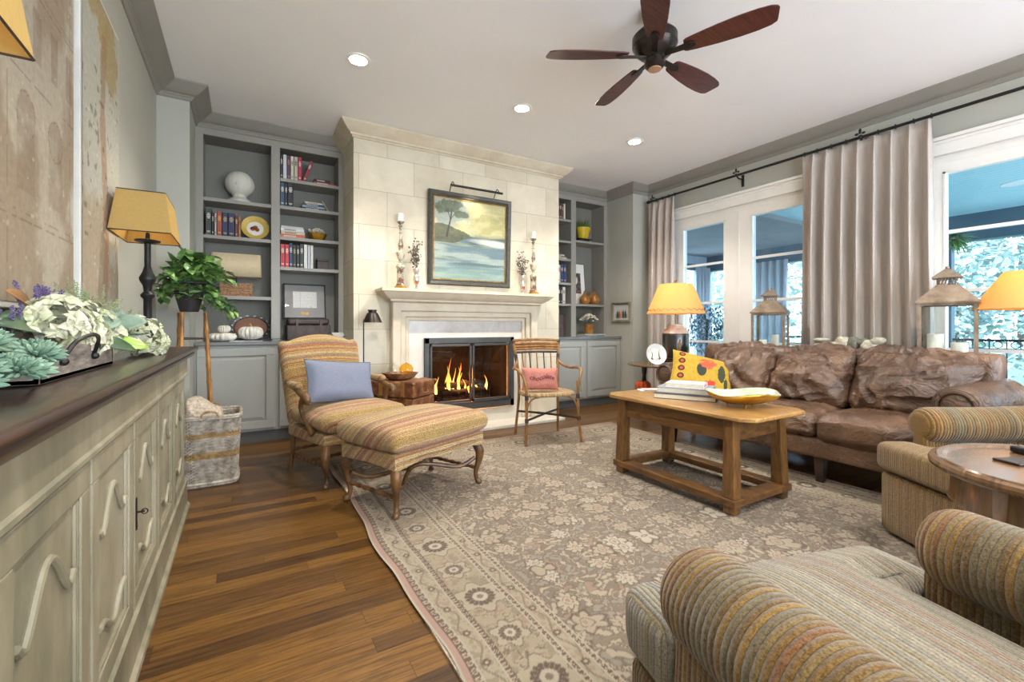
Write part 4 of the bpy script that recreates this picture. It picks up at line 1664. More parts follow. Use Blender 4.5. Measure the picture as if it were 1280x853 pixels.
def smooth_path(p, k=4):
    p = [Vector(q) for q in p]
    out = []
    n = len(p)
    for i in range(n - 1):
        p0, p1, p2, p3 = p[max(i - 1, 0)], p[i], p[i + 1], p[min(i + 2, n - 1)]
        for j in range(k):
            t = j / k
            out.append(0.5 * ((2 * p1) + (p2 - p0) * t + (2 * p0 - 5 * p1 + 4 * p2 - p3) * t * t + (3 * p1 - p0 - 3 * p2 + p3) * t ** 3))
    out.append(p[-1])
    return out


def smooth_vals(v, k=4):
    return [q.x for q in smooth_path([(a, 0, 0) for a in v], k)]


def turned(mb, a, b_, r=0.012, n=9):
    a, b_ = Vector(a), Vector(b_)
    pts = []
    rs = []
    for k in range(n * 4 + 1):
        t = k / (n * 4)
        pts.append(a.lerp(b_, t))
        rs.append(r * (0.72 + 0.5 * abs(sin(t * pi * n))))
    mb.tube(pts, rs, 8)
    return mb


bg_ = thing('upholstered_bergere', 'striped woven french armchair with carved wood arms beside the left bookcase', 'armchair', (0.655, 3.52, 0.0), radians(18))
W2, D2 = 0.31, 0.27
b = MB()
b.soft((0, 0, 0.315), (0.62, 0.56, 0.085), 0.02, 8)
b.build('seat_rail', M['chaise'], bg_)
b = MB()


def seatfn(p, u):
    x, y, z = u
    if y < 0:
        p.y -= 0.03 * (1 - x * x)
    p.x *= 1.0 + 0.04 * (-y)
    return p


b.soft((0, -0.03, 0.43), (0.63, 0.60, 0.13), 0.06, 18, (0.015, 0.0, 0.035), seatfn)
b.build('seat_cushion', M['chaise'], bg_)
b = MB()


def backfn(p, u):
    x, y, z = u
    zz = (z + 1) / 2
    p.y += 0.17 * zz
    p.x *= 0.97 + 0.06 * zz
    if z > 0:
        p.z += 0.055 * max(0, cos(x * pi * 0.62)) * z
        p.z += 0.012 * z * (abs(x) > 0.85)
    return p


b.soft((0, 0.26, 0.64), (0.62, 0.11, 0.62), 0.045, 18, (0, 0.03, 0), backfn)
b.build('backrest', M['chaise'], bg_)
for sx in (-1, 1):
    x = sx * 0.325
    b = MB()
    pts = smooth_path([(x * 0.97, 0.27, 0.66), (x, 0.16, 0.645), (x * 1.03, 0.06, 0.625), (x * 1.04, -0.03, 0.60), (x * 1.04, -0.085, 0.595), (x * 1.03, -0.105, 0.56), (x * 1.02, -0.07, 0.545)], 4)
    b.tube(pts, smooth_vals([0.022, 0.02, 0.019, 0.022, 0.025, 0.02, 0.012], 4), 10)
    b.tube(smooth_path([(x * 1.03, -0.05, 0.59), (x * 1.04, -0.01, 0.53), (x * 1.02, -0.01, 0.47), (x * 0.99, -0.09, 0.40), (x * 0.97, -0.14, 0.34)], 4), smooth_vals([0.022, 0.018, 0.014, 0.02, 0.024], 4), 10)
    b.build('arm', M['frenchwood'], bg_)
    b = MB()
    b.soft((x * 1.02, 0.11, 0.655), (0.055, 0.18, 0.045), 0.02, 6)
    b.build('arm_pad', M['chaise'], bg_)
    cab_leg(sx * 0.275, -0.25, 0.28, sx, -1).build('leg', M['frenchwood'], bg_)
    MB().tube([(sx * 0.28, 0.25, 0.30), (sx * 0.28, 0.26, 0.15), (sx * 0.285, 0.30, 0.0)], [0.022, 0.017, 0.015], 8).build('leg', M['frenchwood'], bg_)
    turned(MB(), (sx * 0.275, -0.24, 0.13), (sx * 0.28, 0.265, 0.13)).build('stretcher', M['frenchwood'], bg_)
turned(MB(), (-0.275, 0.27, 0.16), (0.275, 0.27, 0.16)).build('stretcher', M['frenchwood'], bg_)
turned(MB(), (-0.27, 0.0, 0.13), (0.27, 0.0, 0.13)).build('stretcher', M['frenchwood'], bg_)

ot = thing('upholstered_ottoman', 'striped woven ottoman on carved cabriole legs in front of the french armchair', 'ottoman', (0.95, 2.805, 0.013), radians(23))
b = MB()


def railfn(p, u):
    x, y, z = u
    if z < 0:
        p.z += 0.02 * (1 - abs(x) ** 2) * (1.0 - 0.6 * cos(x * pi * 2)) + 0.012 * (1 - y * y)
    return p


b.soft((0, 0, 0.305), (0.755, 0.51, 0.10), 0.02, 14, (0, 0, 0), railfn)
b.build('seat_rail', M['chaise'], ot)
b = MB()
b.soft((0, 0, 0.425), (0.82, 0.58, 0.125), 0.058, 20, (-0.01, -0.008, 0.045))
b.build('cushion', M['chaise'], ot)
for sx in (-1, 1):
    for sy in (-1, 1):
        cab_leg(sx * 0.335, sy * 0.215, 0.30, sx, sy, 1.05).build('leg', M['frenchwood'], ot)
for sx in (-1, 1):
    turned(MB(), (sx * 0.337, -0.215, 0.105), (sx * 0.337, 0.215, 0.105), 0.012, 7).build('stretcher', M['frenchwood'], ot)
for sy in (-1, 1):
    b = MB()
    b.tube(smooth_path([(-0.34, sy * 0.20, 0.17), (-0.24, sy * 0.15, 0.125), (-0.10, sy * 0.04, 0.155), (0, 0, 0.165), (0.10, sy * 0.04, 0.155), (0.24, sy * 0.15, 0.125), (0.34, sy * 0.20, 0.17)], 4), 0.014, 8)
    b.build('curved_stretcher', M['frenchwood'], ot)


# ---- pillows
def pillow(w, h, th, n=22, pinch=0.06):
    mb = MB()
    vs = []
    idx = {}
    for side in (1, -1):
        for i in range(n + 1):
            for j in range(n + 1):
                x = -1 + 2 * i / n
                y = -1 + 2 * j / n
                e = (1 - x ** 4) * (1 - y ** 4)
                edge = (i in (0, n)) or (j in (0, n))
                if edge and side == -1:
                    idx[(side, i, j)] = idx[(1, i, j)]
                    continue
                px = x * w / 2 * (1 - pinch * (1 - y * y) * abs(x) ** 2)
                py = y * h / 2 * (1 - pinch * (1 - x * x) * abs(y) ** 2)
                t_ = side * th / 2 * max(e, 0) ** 0.6
                t_ *= 1 + 0.06 * mnoise.noise(Vector((x * 2.3, y * 2.3, side * 2 + w * 9)))
                vs.append((px, t_, py))
                idx[(side, i, j)] = len(vs) - 1
    fs = []
    for side in (1, -1):
        for i in range(n):
            for j in range(n):
                q = (idx[(side, i, j)], idx[(side, i + 1, j)], idx[(side, i + 1, j + 1)], idx[(side, i, j + 1)])
                fs.append(tuple(reversed(q)) if side > 0 else q)
    mb.add(vs, fs)
    return mb


def piping(mb_w, mb_h, pinch=0.06, r=0.004):
    pts = []
    n = 14
    for (a, b_, c_, d_) in ((-1, -1, 1, -1), (1, -1, 1, 1), (1, 1, -1, 1), (-1, 1, -1, -1)):
        for k in range(n):
            t = k / n
            x, y = a + (c_ - a) * t, b_ + (d_ - b_) * t
            pts.append((x * mb_w / 2 * (1 - pinch * (1 - y * y) * abs(x) ** 2), 0, y * mb_h / 2 * (1 - pinch * (1 - x * x) * abs(y) ** 2)))
    pts.append(pts[0])
    return MB().tube(pts, r, 6)


o = pillow(0.53, 0.31, 0.13).build('throw_pillow', M['blue_pillow'])
o.location = (0.655, 3.52, 0.0)
o.rotation_euler = (radians(-20), radians(6), radians(20))
o.location = Vector((0.615, 3.50, 0.665))
tag(o, 'powder blue linen lumbar pillow leaning on the striped french armchair', 'pillow')
piping(0.53, 0.31).build('piping', M['porch_dark'], o)

# ============================================================ RATTAN CHAIR
rc = thing('rattan_armchair', 'bent rattan armchair with spindle back in front of the right cabinet', 'chair', (2.445, 3.50, 0.012), radians(-15))


def rtube(name, pts, r, mat=M['rattan'], k=5, parent=rc):
    return MB().tube(smooth_path(pts, k), r, 8).build(name, mat, parent)


b = MB()
n = 40
ring = []
SEATZ = 0.44


def seat_outline(k, e=0.0):
    a = 2 * pi * k / n
    x = (0.245 + e) * math.copysign(abs(cos(a)) ** 0.7, cos(a))
    y = (0.215 + e) * math.copysign(abs(sin(a)) ** 0.7, sin(a))
    x *= 1.0 - 0.14 * (y / 0.215)
    return x, y


rings = []
for e, z in ((-0.012, -0.022), (0.0, -0.018), (0.006, -0.004), (0.0, 0.010), (-0.02, 0.016), (-0.10, 0.004), (-0.2, -0.004)):
    rings.append([(seat_outline(k, e)[0], seat_outline(k, e)[1], SEATZ + z) for k in range(n)])
b.loft(rings)
M['rush'] = stripes('woven_rush', (1, 0.0, 0), 110, [(182, 148, 98), (160, 122, 76), (196, 166, 118)], 0.5, weave=220)
b.build('seat', M['rush'], rc)
for sx in (-1, 1):
    rtube('leg', [(sx * 0.245, -0.19, SEATZ + 0.12), (sx * 0.247, -0.195, SEATZ - 0.05), (sx * 0.25, -0.205, 0.22), (sx * 0.265, -0.225, 0.0)], 0.0135)
    rtube('leg', [(sx * 0.20, 0.20, SEATZ + 0.02), (sx * 0.205, 0.205, 0.3), (sx * 0.225, 0.25, 0.0)], 0.0135)
    rtube('back_post', [(sx * 0.20, 0.19, SEATZ - 0.05), (sx * 0.205, 0.205, 0.62), (sx * 0.225, 0.245, 0.80), (sx * 0.24, 0.275, 0.915)], 0.0145)
    rtube('arm', [(sx * 0.215, 0.225, 0.715), (sx * 0.245, 0.17, 0.675), (sx * 0.285, 0.09, 0.655), (sx * 0.305, -0.04, 0.665), (sx * 0.30, -0.14, 0.655), (sx * 0.275, -0.19, 0.60), (sx * 0.248, -0.195, 0.50), (sx * 0.246, -0.19, 0.42)], 0.013)
    rtube('brace', [(sx * 0.247, -0.20, 0.24), (sx * 0.235, -0.19, 0.34), (sx * 0.19, -0.18, 0.40), (sx * 0.12, -0.18, 0.42)], 0.008)
    b = MB()
    for (p, q) in (((sx * 0.222, 0.24, 0.78), (sx * 0.212, 0.222, 0.68)), ((sx * 0.236, 0.268, 0.885), (sx * 0.241, 0.277, 0.92)), ((sx * 0.249, -0.203, 0.235), (sx * 0.25, -0.207, 0.20)), ((sx * 0.245, -0.195, 0.40), (sx * 0.245, -0.195, 0.44))):
        b.tube([p, q], 0.0175, 8)
    b.build('cane_binding', M['rattan_dark'], rc)
rtube('top_rail', [(-0.24, 0.272, 0.915), (0, 0.30, 0.925), (0.24, 0.272, 0.915)], 0.014)
rtube('back_rail', [(-0.226, 0.245, 0.80), (0, 0.27, 0.803), (0.226, 0.245, 0.80)], 0.011, M['rattan_dark'])
b = MB()
for k in range(3):
    b.tube(smooth_path([(-0.228, 0.25 + k * 0.005, 0.830 + k * 0.027), (0, 0.277 + k * 0.005, 0.835 + k * 0.027), (0.228, 0.25 + k * 0.005, 0.830 + k * 0.027)], 4), 0.0138, 8)
b.build('crest_panel', M['rattan'], rc)
for k in range(5):
    x = -0.15 + k * 0.075
    rtube('spindle', [(x * 0.88, 0.185, SEATZ), (x * 0.95, 0.22, 0.62), (x, 0.262, 0.80)], 0.0068, M['rattan_dark'] if k % 2 else M['rattan'])
rtube('cross_stretcher', [(-0.25, -0.205, 0.22), (0, 0.0, 0.235), (0.21, 0.21, 0.23)], 0.0105, M['rattan_dark'])
rtube('cross_stretcher', [(0.25, -0.205, 0.22), (0, 0.0, 0.235), (-0.21, 0.21, 0.23)], 0.0105, M['rattan_dark'])

pp = pillow(0.36, 0.21, 0.10).build('throw_pillow', M['pink_pillow'])
pp.rotation_euler = (radians(-10), radians(2), radians(-15))
pp.location = (2.385, 3.50, 0.577)
tag(pp, 'small pink pillow with the word chocolate on the rattan chair', 'pillow')
cu = bpy.data.curves.new('lettering', 'FONT')
cu.body = 'chocolate'
cu.size = 0.062
cu.align_x = 'CENTER'
cu.align_y = 'CENTER'
cu.extrude = 0.001
cu.offset = 0.0006
cu.shear = 0.3
tmp = bpy.data.objects.new('lettering', cu)
COL.objects.link(tmp)
dg = bpy.context.evaluated_depsgraph_get()
me = bpy.data.meshes.new_from_object(tmp.evaluated_get(dg))
bpy.data.objects.remove(tmp)
for v in me.vertices:
    x, y = v.co.x, v.co.y + 0.012 * sin(v.co.x * 30)
    ex = (1 - (x / 0.18) ** 4) * (1 - (y / 0.105) ** 4)
    v.co = Vector((x, -0.05 * max(ex, 0) ** 0.6 - 0.004 - v.co.z, y + 0.008))
me.materials.clear()
me.materials.append(pm('wine_yarn', (110, 44, 48), None, 20, rough=0.9))
lt = bpy.data.objects.new('lettering', me)
COL.objects.link(lt)
lt.parent = pp


# ============================================================ SIDEBOARD on the left
sb = thing('painted_sideboard', 'long distressed cream painted sideboard with dark wood top along the left wall', 'sideboard', (LW + 0.003, 0.0, 0))
X = 0.285      # depth of the carcass: face at world -0.30
Y0, Y1 = 0.30, 3.27
M['cream'] = pm('distressed_cream_paint', (138, 130, 106), (114, 110, 90), 5, (1, 1, 0.4), rough=0.5, c3=(156, 148, 126), bmp=0.15, bscale=40)
M['cream_dark'] = pm('distressed_green_cream_paint', (120, 122, 104), (84, 92, 80), 6, (1, 1, 0.3), rough=0.5, bmp=0.15, bscale=40)
b = MB()
X -= 0.003
b.box(0, X - 0.012, Y0, Y1, 0.03, 0.905)
b.build('carcass', M['cream_dark'], sb, smooth=False)
b = MB()
prf = [(0, 0), (X + 0.052, 0), (X + 0.058, -0.004), (X + 0.060, -0.012), (X + 0.058, -0.020), (X + 0.046, -0.026), (X + 0.040, -0.030), (X + 0.046, -0.036), (X + 0.040, -0.050), (X + 0.026, -0.060), (X + 0.016, -0.062), (0, -0.062)]
b.prism([(a, 0.947 + z) for a, z in prf], (Y1 + 0.09) - Y0, 'xz', Y0)
b.build('top', M['darkwood'], sb, angle=35, fix=True)
b = MB()
b.prism([(0, 0.887), (X + 0.012, 0.887), (X + 0.012, 0.80), (X + 0.018, 0.795), (X + 0.018, 0.785), (X + 0.006, 0.775), (0, 0.775)], Y1 - Y0, 'xz', Y0)
b.build('frieze', M['cream'], sb, fix=True, angle=30)
b = MB()
b.prism([(0, 0.0), (X + 0.024, 0.0), (X + 0.024, 0.022), (X + 0.012, 0.034), (X + 0.010, 0.145), (X + 0.014, 0.155), (X + 0.014, 0.166), (X, 0.176), (0, 0.176)], Y1 - Y0 + 0.01, 'xz', Y0)
b.build('plinth', M['cream'], sb, fix=True, angle=30)


def side_door(ya, yb):
    z0, z1 = 0.180, 0.772
    f = 0.058
    b = MB()
    b.box(X - 0.012, X + 0.008, ya, yb, z1 - f, z1).box(X - 0.012, X + 0.008, ya, yb, z0, z0 + f)
    b.box(X - 0.012, X + 0.008, ya, ya + f, z0 + f, z1 - f).box(X - 0.012, X + 0.008, yb - f, yb, z0 + f, z1 - f)
    d = b.build('door', M['cream'], sb, smooth=False, bevel=0.003)
    MB().box(X - 0.012, X - 0.004, ya + f, yb - f, z0 + f, z1 - f).build('door_panel', M['cream'], d, smooth=False)
    # carved raised mouldings: arched top, reversed curve bottom, straight sides
    a0, a1 = ya + f + 0.028, yb - f - 0.028
    c = (a0 + a1) / 2
    hw_ = (a1 - a0) / 2
    zt_, zb_ = z1 - f - 0.06, z0 + f + 0.05
    pts = []
    for k in range(21):
        t = -1 + k / 10
        if abs(t) > 0.86:
            z = zt_ - 0.100 + 0.022 * (abs(t) - 0.86) / 0.14
        else:
            z = zt_ - 0.100 + 0.100 * (0.5 + 0.5 * cos(pi * t / 0.86)) ** 0.8
        pts.append((X - 0.002, c + t * hw_, z))
    m = MB()
    m.tube([(x_ + 0.002, y_, z_) for x_, y_, z_ in pts], 0.0078, 8)
    m.tube([(X - 0.001, a0 - 0.012, z1 - f), (X - 0.001, a0 - 0.012, z0 + f)], 0.0045, 6)
    m.tube([(X - 0.001, a1 + 0.012, z1 - f), (X - 0.001, a1 + 0.012, z0 + f)], 0.0045, 6)
    pts = []
    for k in range(21):
        t = -1 + k / 10
        z = zb_ + 0.05 if abs(t) > 0.78 else zb_ + 0.05 - 0.05 * (0.5 + 0.5 * cos(pi * t / 0.78))
        pts.append((X - 0.002, c + t * hw_, z))
    m.tube([(x_ + 0.002, y_, z_) for x_, y_, z_ in pts], 0.0078, 8)
    e = 0.007
    m.box(X - 0.006, X + 0.004, ya + f, yb - f, z0 + f, z0 + f + e).box(X - 0.006, X + 0.004, ya + f, yb - f, z1 - f - e, z1 - f)
    m.box(X - 0.006, X + 0.004, ya + f, ya + f + e, z0 + f, z1 - f).box(X - 0.006, X + 0.004, yb - f - e, yb - f, z0 + f, z1 - f)
    m.build('carved_moulding', M['cream'], d)
    return d


edges = [0.42, 0.88, 1.34, 1.80, 2.26, 2.72, 3.18]
for i in range(6):
    d = side_door(edges[i] + 0.010, edges[i + 1] - 0.010)
    if i in (1, 3, 5):
        pass
    if i == 3:
        k = MB()
        y = edges[3] + 0.022
        k.box(X + 0.008, X + 0.011, y - 0.006, y + 0.006, 0.43, 0.53)
        k.tube([(X + 0.008, y, 0.485), (X + 0.03, y, 0.485)], 0.003, 6)
        k.tube([(X + 0.03 + 0.008 * cos(a), y, 0.485 + 0.008 * sin(a)) for a in [2 * pi * q / 10 for q in range(11)]], 0.002, 5)
        k.build('key_plate', M['bronze'], d)

# ============================================================ ROUND SIDE TABLE between the armchairs
t = thing('round_side_table', 'round walnut side table with moulded rim between the two armchairs', 'side table', (2.02, 0.255, 0.013))
R = 0.335
MB().lathe([(0, 0.615), (R - 0.03, 0.615), (R - 0.01, 0.618), (R - 0.002, 0.625), (R, 0.634), (R - 0.004, 0.643), (R - 0.018, 0.647), (R - 0.022, 0.652), (R - 0.036, 0.650),
            (R - 0.045, 0.642), (R - 0.06, 0.640), (0, 0.640)], seg=64).build('tabletop', M['walnut'], t, angle=30)
MB().lathe([(R - 0.055, 0.615), (R - 0.05, 0.53), (R - 0.045, 0.522), (R - 0.065, 0.52), (R - 0.07, 0.615)], seg=64).build('apron', M['walnut'], t, angle=30)
for k in range(4):
    a = radians(45 + 90 * k + 18)
    x, y = cos(a), sin(a)
    q = R - 0.05
    MB().tube([(x * q, y * q, 0.615), (x * q, y * q, 0.50), (x * (q - 0.01), y * (q - 0.01), 0.30), (x * q, y * q, 0.0)], [0.032, 0.030, 0.02, 0.016], 4).build('leg', M['walnut'], t, smooth=False)


# ============================================================ LEFT WALL PANELS
def fresco_a(U, V):
    c = np.zeros(U.shape + (3,)) + lin((176, 165, 146))
    n = fbm(U * 5, V * 3, 3, 5)
    c = mix(c, np.zeros(c.shape) + lin((154, 136, 114)), sstep(0.42, 0.62, n + 0.25 * (0.9 - V)))
    c = mix(c, np.zeros(c.shape) + lin((186, 182, 166)), sstep(0.5, 0.7, fbm(U * 3, V * 3, 9, 4) + 0.18 * (V - 0.8)))
    ln = lin((116, 88, 66))

    def rect(x0, x1, z0, z1, a):
        nonlocal c
        m = (U > x0) & (U < x1) & (V > z0) & (V < z1)
        c = mix(c, np.zeros(c.shape) + ln, m * a * (0.4 + 0.8 * fbm(U * 20, V * 20, 4)))

    def line(d, w=0.003, a=0.6):
        nonlocal c
        c = mix(c, np.zeros(c.shape) + ln, (np.abs(d) < w) * a * (fbm(U * 30, V * 30, 8) > 0.4))
    for i in range(4):
        x = 0.09 + i * 0.145
        rect(x, x + 0.065, 0.74, 0.90, 0.45)
        rect(x, x + 0.065, 1.02, 1.16, 0.35)
    for x in (0.12, 0.36):
        rect(x, x + 0.13, 0.32, 0.55, 0.35)
        r = np.sqrt((U - x - 0.065) ** 2 + (V - 0.55) ** 2)
        line(r - 0.066)
        c = mix(c, np.zeros(c.shape) + ln, ((r < 0.065) & (V > 0.55)) * 0.35)
    for z in (0.24, 0.66, 0.95, 1.22):
        line(V - z)
        line(V - z - 0.02, 0.002, 0.4)
    line(U - 0.06)
    line(U - 0.57)
    sp = fbm(U * 38, V * 38, 13, 2)
    c = mix(c, np.zeros(c.shape) + lin((200, 190, 170)), sstep(0.80, 0.86, sp) * 0.5)
    return c


def fresco_b(U, V):
    c = np.zeros(U.shape + (3,)) + lin((178, 176, 162))
    n = fbm(U * 4, V * 3, 23, 5)
    c = mix(c, np.zeros(c.shape) + lin((166, 150, 128)), sstep(0.45, 0.6, n + 0.30 * (0.35 - V)))
    # trees: two gold crowns on a peeling rust trunk
    for cx, cz, rx, rz in ((0.12, 1.42, 0.14, 0.16), (0.44, 1.20, 0.14, 0.18), (0.30, 1.34, 0.10, 0.22)):
        d = ((U - cx) / rx) ** 2 + ((V - cz) / rz) ** 2 + 1.4 * (fbm(U * 22, V * 22, 5, 3) - 0.5)
        c = mix(c, np.zeros(c.shape) + lin((164, 140, 88)), (1 - sstep(0.7, 1.1, d)) * 0.8)
    wv = 0.33 + 0.03 * np.sin(V * 5)
    tr = np.abs(U - wv) / (0.035 + 0.02 * fbm(U * 12, V * 12, 6)) + 0.8 * (fbm(U * 30, V * 12, 7) - 0.5)
    c = mix(c, np.zeros(c.shape) + lin((156, 124, 94)), (1 - sstep(0.7, 1.2, tr)) * (V < 1.25) * 0.75)
    c = mix(c, np.zeros(c.shape) + lin((206, 196, 176)), sstep(0.78, 0.84, fbm(U * 40, V * 40, 17, 2)) * 0.6)
    c = mix(c, np.zeros(c.shape) + lin((92, 76, 60)), sstep(0.72, 0.76, fbm(U * 26 + 5, V * 26, 19, 2)) * (V > 0.25) * (V < 1.05) * 0.6)
    return c


M['edge_white'] = pm('chalky_white_edge', (222, 220, 212), None, 8, rough=0.7)
for (y0, y1, fn, z0, z1, lab) in ((1.655, 2.30, fresco_a, 1.12, 2.56, 'tall distressed panel with faded arched building, nearer of the two on the left wall'),
                                  (2.37, 3.00, fresco_b, 1.12, 2.53, 'tall distressed panel with faded gold trees, farther of the two on the left wall')):
    t = thing('wall_panel_art', lab, 'wall art', (LW + 0.002, y0, z0), group='distressed wall panels')
    MB().box(0, 0.034, 0, y1 - y0, 0, z1 - z0).build('panel_edge', M['edge_white'], t, smooth=False, bevel=0.003)
    p = picture('painted_face', M['plaster_art'], y1 - y0 - 0.036, z1 - z0 - 0.036, 120, 260, fn, t, 'yz')
    p.location = (0.0362, 0.018, 0.018)


# ============================================================ LAMPS ON THE SIDEBOARD
def box_shade(w0, d0, w1, d1, h, mat, parent, trim, zc=0.0):
    b = MB()
    k = 10
    # rounded-free tapered rectangle, open top and bottom
    def ring(w, d, z):
        return [(-w / 2, -d / 2, z), (w / 2, -d / 2, z), (w / 2, d / 2, z), (-w / 2, d / 2, z)]
    r0, r1 = ring(w0, d0, zc), ring(w1, d1, zc + h)
    b.add(r0 + r1, [(0, 1, 5, 4), (1, 2, 6, 5), (2, 3, 7, 6), (3, 0, 4, 7)])
    s = b.build('lamp_shade', mat, parent, smooth=False, solid=0.002)
    m = MB()
    for r in (r0, r1):
        m.tube([Vector(p) for p in r + [r[0]]], 0.003, 4)
    m.build('shade_trim', trim, s, smooth=False)
    m = MB()
    m.tube([(-w1 / 2, 0, zc + h - 0.01), (w1 / 2, 0, zc + h - 0.01)], 0.002, 4)
    m.tube([(0, 0, zc + h - 0.01), (0, 0, zc - 0.05)], 0.004, 6)
    m.build('harp', M['brass'], s)
    return s


def side_lamp(label, y):
    t = thing('table_lamp', label, 'table lamp', (-0.425, y, 0.948), 0, group='square shade lamps on the sideboard')
    MB().lathe([(0.062, 0), (0.062, 0.012), (0.05, 0.02), (0.03, 0.035), (0.022, 0.05)], seg=20).build('base', M['black'], t)
    MB().lathe([(0.02, 0.045), (0.024, 0.08), (0.018, 0.10), (0.018, 0.26), (0.03, 0.275), (0.03, 0.285), (0.016, 0.30), (0.020, 0.33), (0.034, 0.355), (0.036, 0.37), (0.022, 0.40), (0.014, 0.43), (0.014, 0.545), (0.052, 0.555), (0.055, 0.562), (0.010, 0.57), (0.008, 0.60)], seg=16).build('stem', M['black'], t)
    box_shade(0.235, 0.40, 0.185, 0.335, 0.20, M['shade_gold'], t, M['rattan_dark'], 0.575)
    MB().sphere((0, 0, 0.66), 0.026, 12, 8, (1, 1, 1.25)).build('bulb', M['bulb'], t)
    point('lamp_light', (-0.425, y, 1.62), LAMP_POWER * 0.12, (1.0, 0.78, 0.5), 0.04)
    return t


side_lamp('black table lamp with gold rectangular shade behind the leafy plant', 2.945)
side_lamp('table lamp cut by the upper left edge of the photo, above the flowers', 0.875)

# ============================================================ FLOWER ARRANGEMENT
fl = thing('flower_arrangement', 'dried flower and succulent arrangement in a grey wooden tray on the sideboard', 'flower arrangement', (-0.445, 1.72, 0.949), 0)
rnd = random.Random(11)
b = MB()
L2, W2_, Hh = 0.30, 0.085, 0.075
TS = -0.13
b.box(-W2_, W2_, -L2, L2, 0, 0.012)
b.box(-W2_, -W2_ + 0.012, -L2, L2, 0, Hh).box(W2_ - 0.012, W2_, -L2, L2, 0, Hh)
b.box(-W2_, W2_, -L2, -L2 + 0.012, 0, Hh).box(-W2_, W2_, L2 - 0.012, L2, 0, Hh)
b.v = [(x, y + TS, z) for x, y, z in b.v]
tray = b.build('wooden_tray', M['traywood'], fl, smooth=False, bevel=0.002)
b = MB()
b.tube(smooth_path([(W2_ + 0.004, -0.31, 0.045), (W2_ + 0.02, -0.28, 0.085), (W2_ + 0.03, -0.185, 0.10), (W2_ + 0.02, -0.09, 0.085), (W2_ + 0.004, -0.06, 0.045)], 4), 0.005, 6)
b.sphere((W2_ + 0.006, -0.31, 0.04), 0.010, 8, 6).sphere((W2_ + 0.006, -0.06, 0.04), 0.010, 8, 6)
b.build('handle', M['black'], tray)


def ys(p):
    return Vector((p[0], p[1] if p[1] < 0.05 else 0.05 + (p[1] - 0.05) * 1.5, p[2]))


def hydrangea(c, R, n):
    b = MB()
    c = ys(c)
    n = int(n * 0.8)
    for i in range(n):
        z = 1 - 1.5 * (i + 0.5) / n
        a = i * 2.39996
        r = sqrt(max(0, 1 - z * z))
        d = Vector((r * cos(a), r * sin(a), z))
        d = (d + Vector((rnd.uniform(-.35, .35), rnd.uniform(-.35, .35), rnd.uniform(-.35, .35)))).normalized()
        p = Vector(c) + d * R * rnd.uniform(0.74, 1.08)
        s = rnd.uniform(0.024, 0.034)
        u = d.orthogonal().normalized()
        v = d.cross(u)
        ph = rnd.uniform(0, pi)
        for k in range(4):
            q = (u * cos(ph + k * pi / 2) + v * sin(ph + k * pi / 2))
            b.leaf(p, q + d * 0.55, d, s, s * 1.0, 0.45, 0.38)
    return b


for c, R, n in (((0.02, -0.10, 0.115), 0.070, 75), ((0.00, 0.03, 0.125), 0.078, 85), ((0.01, 0.17, 0.115), 0.070, 75), ((0.055, -0.02, 0.085), 0.052, 50),
                ((0.085, 0.40, 0.080), 0.072, 80), ((0.10, 0.49, 0.045), 0.060, 60), ((0.05, 0.18, 0.075), 0.05, 45)):
    hydrangea(c, R, n).build('hydrangea_bloom', M['hydrangea'], fl, angle=12)


def succulent(c, R, n=40):
    b = MB()
    for i in range(n):
        t = i / n
        a = i * 2.39996
        el = radians(80 - 95 * t ** 0.7)
        d = Vector((cos(a) * cos(el), sin(a) * cos(el), sin(el)))
        ln = R * (0.55 + 0.45 * t)
        p = Vector(c)
        pts = [p + d * ln * k for k in (0.1, 0.4, 0.7, 0.88, 1.0)]
        w = R * 0.10
        b.tube(pts, [w * 0.4, w * 0.7, w * 1.0, w * 0.75, w * 0.15], 5)
    return b


sr = random.Random(40)
for i in range(26):
    y = -0.74 + 0.33 * (i / 25.0) + sr.uniform(-0.03, 0.03)
    f = sr.uniform(0, 1)
    xx = -0.05 + 0.17 * f
    zz_ = 0.115 - 0.075 * f + sr.uniform(-0.015, 0.02)
    succulent((xx, y, zz_), sr.uniform(0.040, 0.058)).build('succulent', M['succulent'], fl)


def spray(n, base, spread, L_, mat, name, bud=0.006, count=40, lean=(0, 0, 1)):
    b = MB()
    for i in range(n):
        d = (Vector(lean) + Vector((rnd.uniform(-1, 1) * spread, rnd.uniform(-1, 1) * spread, 0))).normalized()
        p = ys(base) + Vector((rnd.uniform(-0.02, 0.02), rnd.uniform(-0.03, 0.03), 0))
        ln = L_ * rnd.uniform(0.7, 1.1)
        b.tube([p, p + d * ln], 0.0013, 4)
        for k in range(count):
            t = 0.42 + 0.58 * k / count
            a = k * 2.4
            o_ = d.orthogonal().normalized()
            q = p + d * ln * t + (o_ * cos(a) + d.cross(o_) * sin(a)) * bud * (1.25 - t * 0.7) * rnd.uniform(0.6, 1.5)
            b.sphere(q, bud * (0.9 - 0.5 * t), 5, 3)
    return b.build(name, mat, fl)


